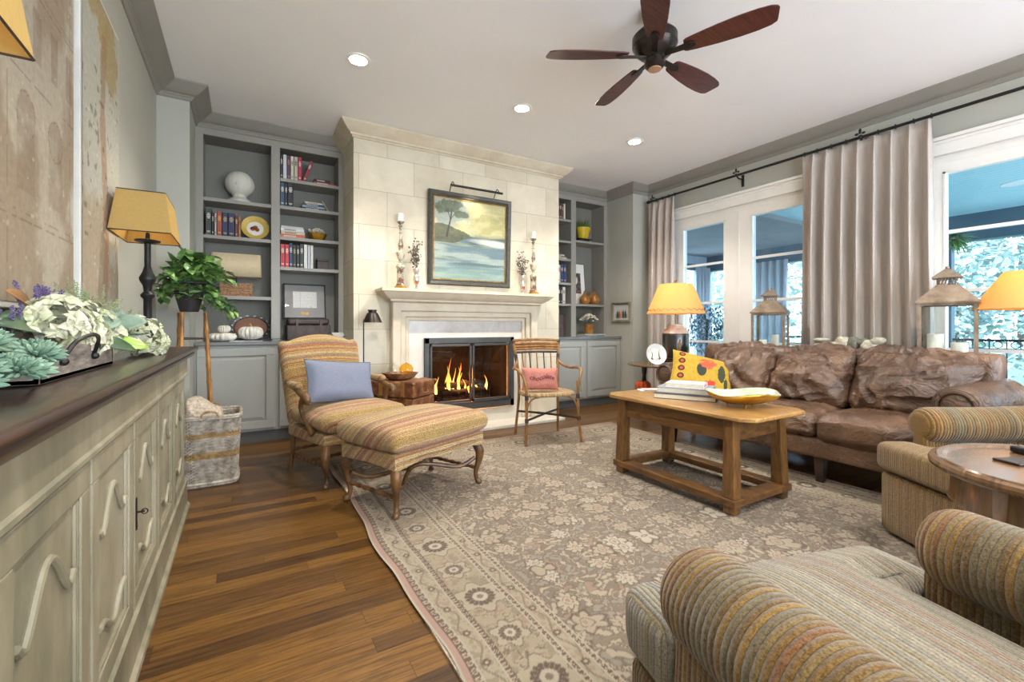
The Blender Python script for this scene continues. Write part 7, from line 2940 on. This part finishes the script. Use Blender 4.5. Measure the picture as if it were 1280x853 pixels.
# ============================================================ LAMP TABLE, LAMP, PLATE, PUMPKIN
t = thing('pedestal_side_table', 'round dark wood side table in the corner beyond the sofa', 'side table', (4.0, 3.40, 0.0))
MB().lathe([(0, 0.635), (0.39, 0.635), (0.415, 0.642), (0.42, 0.652), (0.412, 0.660), (0, 0.660)], seg=48).build('tabletop', M['walnut'], t, angle=30)
MB().lathe([(0, 0.33), (0.34, 0.33), (0.35, 0.34), (0.34, 0.352), (0, 0.352)], seg=40).build('lower_shelf', M['darkwood'], t, angle=30)
for k in range(3):
    a = radians(95 + 120 * k)
    q = 0.30
    MB().lathe([(0.022, 0), (0.028, 0.03), (0.020, 0.10), (0.026, 0.20), (0.030, 0.24), (0.018, 0.30), (0.030, 0.40), (0.022, 0.50), (0.030, 0.56), (0.030, 0.635)], (q * cos(a), q * sin(a), 0), 14).build('leg', M['darkwood'], t)
pumpkin('orange squash on the lower shelf of the corner side table', 3.745, 3.505, 0.353, 0.085, 0.13, M['orange'], M['bark'], lob=0.18, lobes=10)


def scroll_band(R, z, n_, r, name, mat, parent, amp=0.008):
    b = MB()
    for k in range(n_):
        a0 = 2 * pi * k / n_
        pts = []
        for i in range(10):
            t_ = i / 9
            an = a0 + (2 * pi / n_) * 0.85 * t_
            zz_ = z + amp * sin(t_ * 2 * pi)
            rr_ = R - (zz_ - z) * 0.8
            pts.append(((rr_) * cos(an), (rr_) * sin(an), zz_))
        b.tube(pts, r, 4)
    return b.build(name, mat, parent)


lamp = thing('tea_canister_lamp', 'table lamp with black tea canister base and cream shade in the far corner', 'table lamp', (4.06, 3.33, 0.6605))
MB().lathe([(0, 0), (0.135, 0), (0.140, 0.012), (0.140, 0.325), (0.138, 0.33)], seg=40).build('canister', pm('black_tole', (44, 38, 34), (30, 26, 24), 6, rough=0.25, coat=0.5), lamp, angle=30)
MB().lathe([(0.138, 0.33), (0.132, 0.355), (0.105, 0.385), (0.088, 0.392), (0.088, 0.405), (0.070, 0.41), (0.070, 0.43), (0.0, 0.432)], seg=40).build('shoulder', pm('ivory_tole', (222, 198, 178), (196, 160, 138), 8, rough=0.35), lamp, angle=30)
b = MB()
for z in (0.045, 0.065, 0.315):
    b.tube([(0.1408 * cos(a), 0.1408 * sin(a), z) for a in [2 * pi * q / 40 for q in range(41)]], 0.002, 5)
b.build('gold_band', M['brass'], lamp)
b = MB()
for (a, z, sx_, sz_) in ((-125, 0.20, 0.022, 0.05), (-122, 0.255, 0.012, 0.016), (-128, 0.14, 0.028, 0.03)):
    an = radians(a)
    b.sphere((0.138 * cos(an), 0.138 * sin(an), z), 1.0, 10, 8, (sx_ * 0.8, sx_ * 0.8, sz_))
o_ = b
b.build('painted_figure', pm('dull_gold_paint', (136, 106, 60), (96, 72, 40), 24, rough=0.5), lamp)
MB().tube([(0, 0, 0.43), (0, 0, 0.90)], 0.007, 8).build('stem', M['brass'], lamp)
MB().sphere((0, 0, 0.905), 0.014, 10, 8).build('finial', M['brass'], lamp)
MB().lathe([(0.305, 0.545), (0.175, 0.865)], seg=64).build('lamp_shade', M['shade_cream'], lamp, solid=0.002)
scroll_band(0.292, 0.585, 24, 0.0025, 'stencil_band', M['stencil'], lamp, 0.010)
MB().sphere((0, 0, 0.68), 0.032, 12, 8, (1, 1, 1.2)).build('bulb', M['bulb'], lamp)
point('lamp_light', (4.06, 3.33, 0.6605 + 0.70), LAMP_POWER, (1.0, 0.80, 0.52), 0.05)

pl = plate('white plate painted with two long green birds, standing on the corner side table', (3.735, 3.30, 0.665), 0.112, 14, radians(-22), M['white'], pm('white_china', (240, 236, 226), None, 5, rough=0.15), [(-0.05, -0.05, 0.014, 1.4, .7), (0.045, -0.048, 0.014, 1.4, .7)], 0)
b = MB()
for sx in (-1, 1):
    b.tube([(sx * 0.045 - 0.004, 0.0075, 0.07), (sx * 0.035, 0.0075, 0.10), (sx * 0.038, 0.0075, 0.13), (sx * 0.05, 0.0075, 0.165)], [0.010, 0.011, 0.006, 0.002], 6, flat=(1, 0.3))
b.build('painted_bird', pm('olive_green_glaze', (110, 128, 84), (70, 84, 60), 30, rough=0.4), pl)

# ============================================================ CONSOLE BEHIND THE SOFA + LANTERNS + SHELLS
t = thing('console_table', 'long dark console table behind the sofa under the windows', 'console table', (4.44, 1.98, 0))
MB().box(-0.17, 0.17, -1.03, 1.03, 0.815, 0.845).build('tabletop', M['darkwood'], t, bevel=0.004)
for sx in (-1, 1):
    for sy in (-1, 1):
        MB().box(sx * 0.14 - 0.022, sx * 0.14 + 0.022, sy * 0.99 - 0.022, sy * 0.99 + 0.022, 0, 0.815).build('leg', M['darkwood'], t, smooth=False)
MB().box(-0.15, 0.15, -1.0, 1.0, 0.74, 0.815).build('apron', M['darkwood'], t, smooth=False)
CZ = 0.8455


def lantern(label, x, y, s, rz):
    t = thing('candle_lantern', label, 'lantern', (x, y, CZ), rz, group='zinc candle lanterns on the console')
    w, h = 0.135 * s, 0.36 * s
    MB().box(-w - 0.01, w + 0.01, -w - 0.01, w + 0.01, 0, 0.022).build('base', M['steel'], t, bevel=0.003)
    b = MB()
    for sx in (-1, 1):
        for sy in (-1, 1):
            b.box(sx * w - 0.011, sx * w + 0.011, sy * w - 0.011, sy * w + 0.011, 0.02, h)
    for s1 in (-1, 1):
        for z0, z1 in ((0.02, 0.036), (h - 0.016, h)):
            b.box(-w, w, s1 * w - 0.008, s1 * w + 0.008, z0, z1).box(s1 * w - 0.008, s1 * w + 0.008, -w, w, z0, z1)
    b.build('frame', M['steel'], t, smooth=False)
    b = MB()
    for s1 in (-1, 1):
        b.box(-w + 0.01, w - 0.01, s1 * w - 0.001, s1 * w + 0.001, 0.03, h - 0.01)
        b.box(s1 * w - 0.001, s1 * w + 0.001, -w + 0.01, w - 0.01, 0.03, h - 0.01)
    b.build('glass_pane', M['lantern_glass'], t, smooth=False)

    def ringq(q, z):
        return [(-q, -q, z), (q, -q, z), (q, q, z), (-q, q, z)]
    b = MB()
    E_ = w + 0.022 * s
    b.loft([ringq(E_, h), ringq(E_, h + 0.012), ringq(0.055 * s, h + 0.125 * s)])
    b.build('roof', M['steel'], t, smooth=False)
    b = MB()
    q = 0.050 * s
    z0, z1 = h + 0.122 * s, h + 0.175 * s
    for k in range(6):
        u0 = -q + 2 * q * k / 6
        u1 = u0 + 2 * q / 6
        for (a, b_) in ((u0, u1), (u1, u0)):
            b.tube([(a, -q, z0), (b_, -q, z1)], 0.0028, 4).tube([(a, q, z0), (b_, q, z1)], 0.0028, 4)
            b.tube([(-q, a, z0), (-q, b_, z1)], 0.0028, 4).tube([(q, a, z0), (q, b_, z1)], 0.0028, 4)
    b.build('vent_lattice', M['steel'], t)
    b = MB()
    b.loft([ringq(0.075 * s, z1 - 0.004), ringq(0.075 * s, z1 + 0.004), ringq(0.008, z1 + 0.065 * s)])
    b.sphere((0, 0, z1 + 0.07 * s), 0.012, 10, 8)
    b.build('cap', M['steel'], t, smooth=False)
    return t


lantern('zinc candle lantern on the console, in front of the white door post', 4.42, 2.50, 0.97, radians(20))
lantern('larger zinc candle lantern on the console beside the big curtain', 4.42, 1.21, 1.08, radians(14))
for (x, y, r, h, lab) in ((4.43, 2.46, 0.032, 0.12, 'tall cream pillar candle inside the farther lantern'), (4.38, 2.55, 0.034, 0.07, 'short cream pillar candle inside the farther lantern'),
                          (4.43, 1.28, 0.046, 0.145, 'tall cream pillar candle inside the larger lantern'), (4.40, 1.14, 0.046, 0.085, 'short cream pillar candle inside the larger lantern')):
    t = thing('pillar_candle', lab, 'candle', (x, y, CZ + 0.0225), group='pillar candles in the lanterns')
    MB().lathe([(0, 0), (r, 0), (r, h - 0.004), (r - 0.004, h), (r * 0.5, h - 0.004), (0, h - 0.005)], seg=24).build('wax', M['candle'], t)
    MB().tube([(0, 0, h - 0.006), (0.001, 0, h + 0.008)], 0.0012, 5).build('wick', M['black'], t)

rn = random.Random(21)
shell_labels = ['pale flat shell leaning at the far end of the shell row behind the sofa', 'small white shell at the far end of the row behind the sofa', 'white oval shell left of the large rounded rock',
                'large pale rounded rock in the middle of the row behind the sofa', 'grey-green rounded rock beside the large pale one', 'small dark hollow shell right of the grey-green rock',
                'cream shell in the middle right of the row behind the sofa', 'flat white shell lying under the pierced one', 'pierced white shell at the near end of the row']
for i, (y, z, r, sc, m) in enumerate(((2.03, 0.095, 0.05, (0.6, 1.2, 0.35), 'rock'), (2.05, 0.032, 0.045, (0.8, 1.1, 0.7), 'rock'), (1.945, 0.052, 0.045, (0.8, 1.2, 0.6), 'rock'), (1.87, 0.066, 0.066, (0.8, 1.0, 1.0), 'rock'),
                                     (1.80, 0.066, 0.064, (0.8, 0.85, 1.02), 'rock_dark'), (1.735, 0.085, 0.04, (0.8, 1.1, 0.7), 'rock_dark'), (1.69, 0.055, 0.05, (0.8, 1.1, 0.95), 'rock'), (1.61, 0.030, 0.05, (0.8, 1.25, 0.6), 'rock'), (1.62, 0.093, 0.045, (0.8, 1.2, 0.7), 'rock'))):
    b = MB()
    b.sphere((0, 0, 0), r, 20, 14, sc)
    b.v = [tuple(Vector(p) * (1 + 0.22 * mnoise.noise(Vector(p) * 26 + Vector((i * 3, 0, 0))))) for p in b.v]
    o = b.build('sea_shell' if m == 'rock' else 'stone', M[m])
    o.location = (4.40, y, CZ + z + 0.01)
    o.rotation_euler = (0.3 * sin(i * 2.0), 0, 0.4 * cos(i))
    tag(o, shell_labels[i], 'shell' if m == 'rock' else 'stone', 'shells and stones on the console')

# ============================================================ RIGHT LAMP ON DRUM TABLE
t = thing('drum_table', 'small black drum table between the sofa end and the window, at the right edge', 'side table', (4.50, 0.70, 0))
MB().lathe([(0, 0), (0.19, 0), (0.20, 0.02), (0.20, 0.50), (0.205, 0.505), (0.205, 0.53), (0.0, 0.53)], seg=40).build('body', M['black'], t, angle=30)
lp = thing('bamboo_lamp', 'bamboo column lamp with glowing yellow shade cut by the right edge', 'table lamp', (4.50, 0.79, 0.531))
MB().lathe([(0, 0), (0.06, 0), (0.062, 0.02), (0.05, 0.03)], seg=20).build('base', M['bamboo'], lp)
pr_ = [(0.036, 0.03)]
for k in range(6):
    z = 0.03 + k * 0.09
    pr_ += [(0.048, z + 0.012), (0.040, z + 0.022), (0.038, z + 0.07), (0.044, z + 0.082)]
pr_ += [(0.03, 0.585), (0.012, 0.60), (0.012, 0.64), (0, 0.64)]
MB().lathe(pr_, seg=20).build('bamboo_column', M['bamboo'], lp)
MB().lathe([(0.31, 0.655), (0.155, 0.905)], seg=56).build('lamp_shade', M['shade_cream'], lp, solid=0.002)
MB().tube([(0, 0, 0.63), (0, 0, 0.93)], 0.005, 8).build('stem', M['brass'], lp)
MB().sphere((0, 0, 0.76), 0.03, 12, 8, (1, 1, 1.2)).build('bulb', M['bulb'], lp)
point('lamp_light', (4.50, 0.79, 0.531 + 0.78), LAMP_POWER, (1.0, 0.80, 0.52), 0.05)
t = thing('small_fern', 'small bright green fern beside the bamboo lamp at the right edge', 'potted plant', (4.38, 0.66, 0.531))
MB().lathe([(0, 0), (0.035, 0), (0.045, 0.25), (0.05, 0.26), (0.04, 0.255), (0, 0.24)], seg=16).build('pot', M['chrome'], t)
b = MB()
for i in range(18):
    a = i * 2.4
    b.leaf((0, 0, 0.24), (cos(a) * 0.8, sin(a) * 0.8, 0.7), (0, 0, 1), 0.17, 0.03, 0.5, 0.1)
b.build('fronds', M['lime'], t, angle=180)


# ============================================================ CURTAINS AND ROD
def curtain(label, y0, y1, zt, zb, nf, x, flare=0.04, seed=0):
    t = thing('velvet_curtain', label, 'curtain', (x, (y0 + y1) / 2, 0), group='taupe velvet curtains')
    ny, nz = nf * 14, 34
    r_ = random.Random(seed)
    offs = [r_.uniform(-0.35, 0.35) for _ in range(nf + 2)]
    vs = []
    for j in range(nz + 1):
        v = j / nz                       # 0 top .. 1 bottom
        z = zt + (zb - zt) * v
        for i in range(ny + 1):
            u = i / ny
            k = u * nf
            ki = int(min(k, nf - 1e-6))
            ph = k + offs[ki] * 0.25 * sin((k - ki) * pi)
            amp = 0.028 + 0.026 * min(1, v * 3)
            if v < 0.06:
                amp *= 0.55 + v * 7
            wv = sin(2 * pi * ph) + 0.35 * sin(2 * pi * ph * 2 + seed + v)
            xo = -amp * wv
            yo = (u - 0.5) * (y1 - y0) * (1 + flare * v) + 0.012 * sin(2 * pi * ph * 2 + 1.5) * (0.4 + v)
            pinch = 0.0
            if v < 0.12:
                pinch = 0.012 * (1 - v / 0.12) * sin(2 * pi * ph + pi / 2)
            sag = 0.010 * (1 if v < 0.02 else 0) * (0.5 + 0.5 * cos(2 * pi * ph))
            vs.append((xo, yo + pinch, z - sag))
    fs = []
    for j in range(nz):
        for i in range(ny):
            a = j * (ny + 1) + i
            fs.append((a, a + 1, a + ny + 2, a + ny + 1))
    MB().add(vs, fs).build('fabric', M['curtain'], t, angle=180, solid=0.004)
    b = MB()
    for k in range(nf + 1):
        yy = (k / nf - 0.5) * (y1 - y0)
        yy = max(-(y1 - y0) / 2 + 0.01, min((y1 - y0) / 2 - 0.01, yy))
        b.tube([(0.019 * cos(a), yy, 2.745 + 0.019 * sin(a)) for a in [2 * pi * q / 14 for q in range(15)]], 0.0032, 5)
    b.build('curtain_rings', M['black'], t)
    return t


curtain('narrow taupe velvet curtain panel at the far corner behind the lamp', 3.86, 4.27, 2.728, 0.012, 4, 4.70, 0.06, 2)
curtain('wide taupe velvet curtain panel hanging between the two window units', 1.37, 2.335, 2.728, 0.012, 8, 4.70, 0.05, 5)
t = thing('curtain_rod', 'long black iron curtain rod with cross-shaped brackets above the windows', 'curtain rod', (4.70, 1.5, 2.745))
MB().tube([(0, -3.2, 0), (0, 2.80, 0)], 0.0125, 10).build('rod', M['black'], t)
MB().tube([(0, 2.79, 0), (0, 2.80, 0), (0, 2.815, 0), (0, 2.83, 0)], [0.02, 0.022, 0.022, 0.012], 10).build('end_cap', M['black'], t)
for y in (4.22, 3.03, 1.86, -0.2):
    yy = y - 1.5
    b = MB()
    b.tube([(0, yy, -0.012), (0.03, yy, -0.03), (0.115, yy, -0.03)], 0.007, 6)
    b.box(0.109, 0.1165, yy - 0.014, yy + 0.014, -0.11, 0.02)
    b.sphere((-0.014, yy, 0.05), 0.012, 8, 6, (0.6, 1, 2.2)).sphere((-0.014, yy - 0.026, 0.03), 0.011, 8, 6, (0.6, 1.5, 1)).sphere((-0.014, yy + 0.026, 0.03), 0.011, 8, 6, (0.6, 1.5, 1))
    b.sphere((-0.012, yy, 0.0), 0.017, 8, 6)
    b.build('bracket', M['black'], t)

# ============================================================ ON THE ROUND TABLE
t = thing('e_reader', 'thin dark tablet lying on the round side table', 'tablet', (2.075, 0.38, 0.013 + 0.6405), radians(-22))
MB().box(-0.09, 0.09, -0.035, 0.035, 0, 0.007).build('body', M['bronze'], t, bevel=0.003)
t = thing('remote_control', 'black remote control at the far right of the round side table', 'remote control', (2.24, 0.385, 0.013 + 0.6405), radians(-30))
MB().box(-0.08, 0.08, -0.024, 0.024, 0, 0.022).build('body', M['black'], t, bevel=0.006)
b = MB()
for i in range(6):
    for j in range(3):
        b.box(-0.06 + i * 0.02, -0.05 + i * 0.02, -0.014 + j * 0.011, -0.007 + j * 0.011, 0.022, 0.024)
b.build('buttons', M['chrome'], t, smooth=False)
t = thing('notebook', 'dark blue spiral notebook at the right edge of the round side table', 'notebook', (2.245, 0.305, 0.013 + 0.6405), radians(-35))
MB().box(-0.10, 0.10, -0.05, 0.05, 0, 0.02).build('cover', bookmat((30, 50, 84)), t, smooth=False)
b = MB()
for i in range(14):
    b.tube([(-0.09 + i * 0.014, 0.05 + 0.007 * cos(a), 0.012 + 0.012 * sin(a)) for a in [2 * pi * q / 8 for q in range(9)]], 0.0014, 4)
b.build('spiral', M['chrome'], t)

# ============================================================ OUTSIDE: THE PORCH
M['pane_reflection'] = pm('grey_pane_reflection', (138, 138, 138), (130, 130, 130), 4, rough=0.6)  # grey standing in for the room mirrored in the left panes
b = MB().box(RW + WT, 8.3, -3.0, 6.0, -0.1, -0.02)
struct(b, 'floor_porch', M['porch_floor'], smooth=False)
b = MB().box(RW + WT, 8.15, 3.25, 6.0, 2.44, 2.499)
struct(b, 'added_reflection_slab', M['pane_reflection'], smooth=False)  # slab added below the porch ceiling to imitate reflections in the left panes
b = MB().box(RW + WT, 8.15, -3.0, 6.0, 2.5, 2.58)
struct(b, 'ceiling_porch', M['porch_ceiling'], smooth=False)
b = MB()
b.box(7.93, 8.10, -3.0, 6.0, 2.16, 2.5)
struct(b, 'trim_5', M['porch_dark'], smooth=False)
for y in (-0.9, 2.2, 5.3):
    o = MB().box(7.94, 8.07, y - 0.065, y + 0.065, -0.02, 2.16).build('porch_post', M['porch_dark'], None, smooth=False)
    tag(o, {-0.9: 'slate blue porch post beyond the right edge', 2.2: 'slate blue porch post seen behind the nearer lantern', 5.3: 'slate blue porch post at the far end of the porch'}[y], 'post')
t = thing('porch_railing', 'black iron porch railing with scrolls outside the right window', 'railing', (8.0, 0, 0))
b = MB()
b.box(-0.02, 0.02, -3.0, 5.3, 0.88, 0.91).box(-0.012, 0.012, -3.0, 5.3, 0.10, 0.12).box(-0.01, 0.01, -3.0, 5.3, 0.78, 0.795)
b.build('rails', M['black'], t, smooth=False)
b = MB()
y = -0.6
while y < 2.9:
    b.tube([(0, y, 0.11), (0, y, 0.89)], 0.007, 5)
    b.tube([(0, y + 0.075 + 0.04 * cos(a), 0.84 + 0.04 * sin(a)) for a in [2 * pi * q / 12 for q in range(13)]], 0.005, 4)
    y += 0.15
o = b.build('balusters', M['black'], t)
# far end of the porch: siding wall with a dark framed opening and drapes
b = MB()
b.box(4.96, 6.75, 5.75, 5.9, 0, 2.5).box(7.62, 8.1, 5.75, 5.9, 0, 2.5).box(6.75, 7.62, 5.75, 5.9, 2.2, 2.5)
struct(b, 'wall_porch', M['porch_pale'], smooth=False)
b = MB()
b.box(6.70, 6.80, 5.70, 5.76, 0, 2.25).box(7.57, 7.67, 5.70, 5.76, 0, 2.25).box(6.70, 7.67, 5.70, 5.76, 2.15, 2.27).box(7.14, 7.22, 5.72, 5.76, 0, 2.2).box(6.75, 7.6, 5.72, 5.76, 1.48, 1.54)
struct(b, 'door_1', M['porch_dark'], smooth=False)


def plain_drape(label, x0, y0, x1, y1, zt, zb, nf):
    v0, v1 = Vector((x0, y0)), Vector((x1, y1))
    d = (v1 - v0).normalized()
    nrm = Vector((-d.y, d.x))
    n_ = nf * 8
    rings = []
    for j, z in enumerate((zt, (zt + zb) / 2, zb)):
        rings.append([((v0.lerp(v1, i / n_)) + nrm * 0.035 * sin(2 * pi * nf * i / n_)) for i in range(n_ + 1)])
    vs = []
    for j, z in enumerate((zt, (zt + zb) / 2, zb)):
        vs += [(p.x, p.y, z) for p in rings[j]]
    fs = [(j * (n_ + 1) + i, j * (n_ + 1) + i + 1, (j + 1) * (n_ + 1) + i + 1, (j + 1) * (n_ + 1) + i) for j in range(2) for i in range(n_)]
    o = MB().add(vs, fs).build('porch_drape', M['drape_out'], None, angle=180, solid=0.006)
    tag(o, label, 'curtain', 'pale drapes on the porch')


plain_drape('pale porch drape left of the dark door frame', 6.45, 5.60, 6.95, 5.62, 2.2, 0.02, 5)
plain_drape('pale porch drape right of the dark door frame', 7.42, 5.60, 7.80, 5.60, 2.2, 0.02, 4)
plain_drape('long pale porch drape on the outer side, seen through the second window', 7.86, 4.15, 7.86, 5.05, 2.2, 0.02, 7)
plain_drape('short pale porch drape on the outer side, nearest the curtain', 7.86, 3.2, 7.86, 3.85, 2.2, 0.02, 5)
# potted olive tree on the porch
t = thing('potted_olive_tree', 'bushy grey-green potted tree on the porch outside the left window', 'potted tree', (6.55, 4.75, -0.02))
MB().lathe([(0, 0), (0.16, 0), (0.19, 0.03), (0.23, 0.38), (0.25, 0.40), (0.25, 0.43), (0.22, 0.43), (0.2, 0.38), (0, 0.36)], seg=28).build('pot', M['porch_dark'], t)
MB().tube(smooth_path([(0, 0, 0.36), (0.03, 0.02, 0.6), (0, 0, 0.9), (0.02, 0, 1.2)], 3), 0.02, 7).build('trunk', M['bark'], t)
b = MB()
rn = random.Random(6)
for i in range(900):
    d = Vector((rn.gauss(0, 1), rn.gauss(0, 1), rn.gauss(0, 1))).normalized() * rn.uniform(0.1, 1) ** 0.5
    p = Vector((d.x * 0.42, d.y * 0.42, 1.02 + d.z * 0.42))
    b.leaf(p, (rn.uniform(-1, 1), rn.uniform(-1, 1), rn.uniform(-0.3, 1)), (0, 0, 1), 0.10, 0.025, 0.2, 0.1)
b.build('foliage', M['olive_leaf'], t, angle=180)
t = thing('hanging_fern', 'green hanging fern at the porch beam outside the right window', 'hanging plant', (7.55, 2.06, 2.06))
MB().lathe([(0, 0), (0.06, 0.0), (0.10, 0.08), (0.10, 0.10), (0, 0.10)], seg=18).build('pot', M['dark_pot'], t)
MB().tube([(0, 0, 0.1), (0, 0, 0.44)], 0.004, 5).build('hanger', M['black'], t)
b = MB()
for i in range(160):
    a = rn.uniform(0, 2 * pi)
    e = rn.uniform(-0.5, 0.9)
    b.leaf((0.04 * cos(a), 0.04 * sin(a), 0.09), (cos(a), sin(a), e), (0, 0, 1), rn.uniform(0.15, 0.26), 0.03, 0.55, 0.1)
b.build('fronds', M['leaf'], t, angle=180)
t = thing('porch_ceiling_light', 'small round light in the teal porch ceiling', 'ceiling light', (6.62, 1.31, 2.5))
MB().lathe([(0.0, -0.006), (0.07, -0.006)], seg=24).build('lens', M['led'], t)
MB().lathe([(0.07, -0.008), (0.10, -0.008), (0.10, 0.0)], seg=24).build('trim_ring', M['white'], t)
spot('porch_light_beam', (6.62, 1.31, 2.46), 25, (1, 0.95, 0.88), 140, 0.6, 0.06)
# ground and garden
b = MB().box(8.3, 60, -40, 50, -0.45, -0.4)
struct(b, 'ground', M['ground'], smooth=False)


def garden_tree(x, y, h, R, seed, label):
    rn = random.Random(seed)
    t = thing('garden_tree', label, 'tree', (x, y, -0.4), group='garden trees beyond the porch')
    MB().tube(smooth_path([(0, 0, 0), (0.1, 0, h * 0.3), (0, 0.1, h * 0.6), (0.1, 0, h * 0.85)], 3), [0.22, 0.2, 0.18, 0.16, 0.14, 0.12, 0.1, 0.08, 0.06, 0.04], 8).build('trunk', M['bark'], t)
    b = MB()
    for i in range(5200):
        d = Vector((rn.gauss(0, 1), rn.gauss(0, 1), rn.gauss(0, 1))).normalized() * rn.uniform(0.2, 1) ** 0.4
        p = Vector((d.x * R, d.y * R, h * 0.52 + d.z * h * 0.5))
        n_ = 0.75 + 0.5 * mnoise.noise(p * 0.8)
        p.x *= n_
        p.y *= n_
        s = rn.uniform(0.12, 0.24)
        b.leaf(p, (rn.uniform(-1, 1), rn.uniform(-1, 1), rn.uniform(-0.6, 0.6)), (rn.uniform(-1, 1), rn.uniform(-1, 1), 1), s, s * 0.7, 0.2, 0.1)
    b.build('foliage', M['hazed_tree_leaf'], t, angle=180)


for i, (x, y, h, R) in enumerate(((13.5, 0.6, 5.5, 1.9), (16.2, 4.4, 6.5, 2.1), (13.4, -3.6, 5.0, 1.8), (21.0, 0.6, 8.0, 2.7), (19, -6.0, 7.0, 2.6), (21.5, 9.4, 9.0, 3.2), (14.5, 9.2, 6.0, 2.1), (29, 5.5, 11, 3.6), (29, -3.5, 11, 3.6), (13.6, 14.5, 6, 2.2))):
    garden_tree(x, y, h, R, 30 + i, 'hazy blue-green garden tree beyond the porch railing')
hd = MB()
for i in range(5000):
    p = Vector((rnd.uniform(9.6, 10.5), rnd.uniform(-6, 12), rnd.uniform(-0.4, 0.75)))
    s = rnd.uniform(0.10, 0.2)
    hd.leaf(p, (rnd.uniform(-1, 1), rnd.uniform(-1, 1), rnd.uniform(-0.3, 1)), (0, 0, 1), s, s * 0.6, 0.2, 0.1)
o = hd.build('hedge', M['hazed_tree_leaf'], None, angle=180)
tag(o, 'low clipped hedge growing beyond the porch railing', 'hedge', kind='stuff')
o['kind'] = 'stuff'
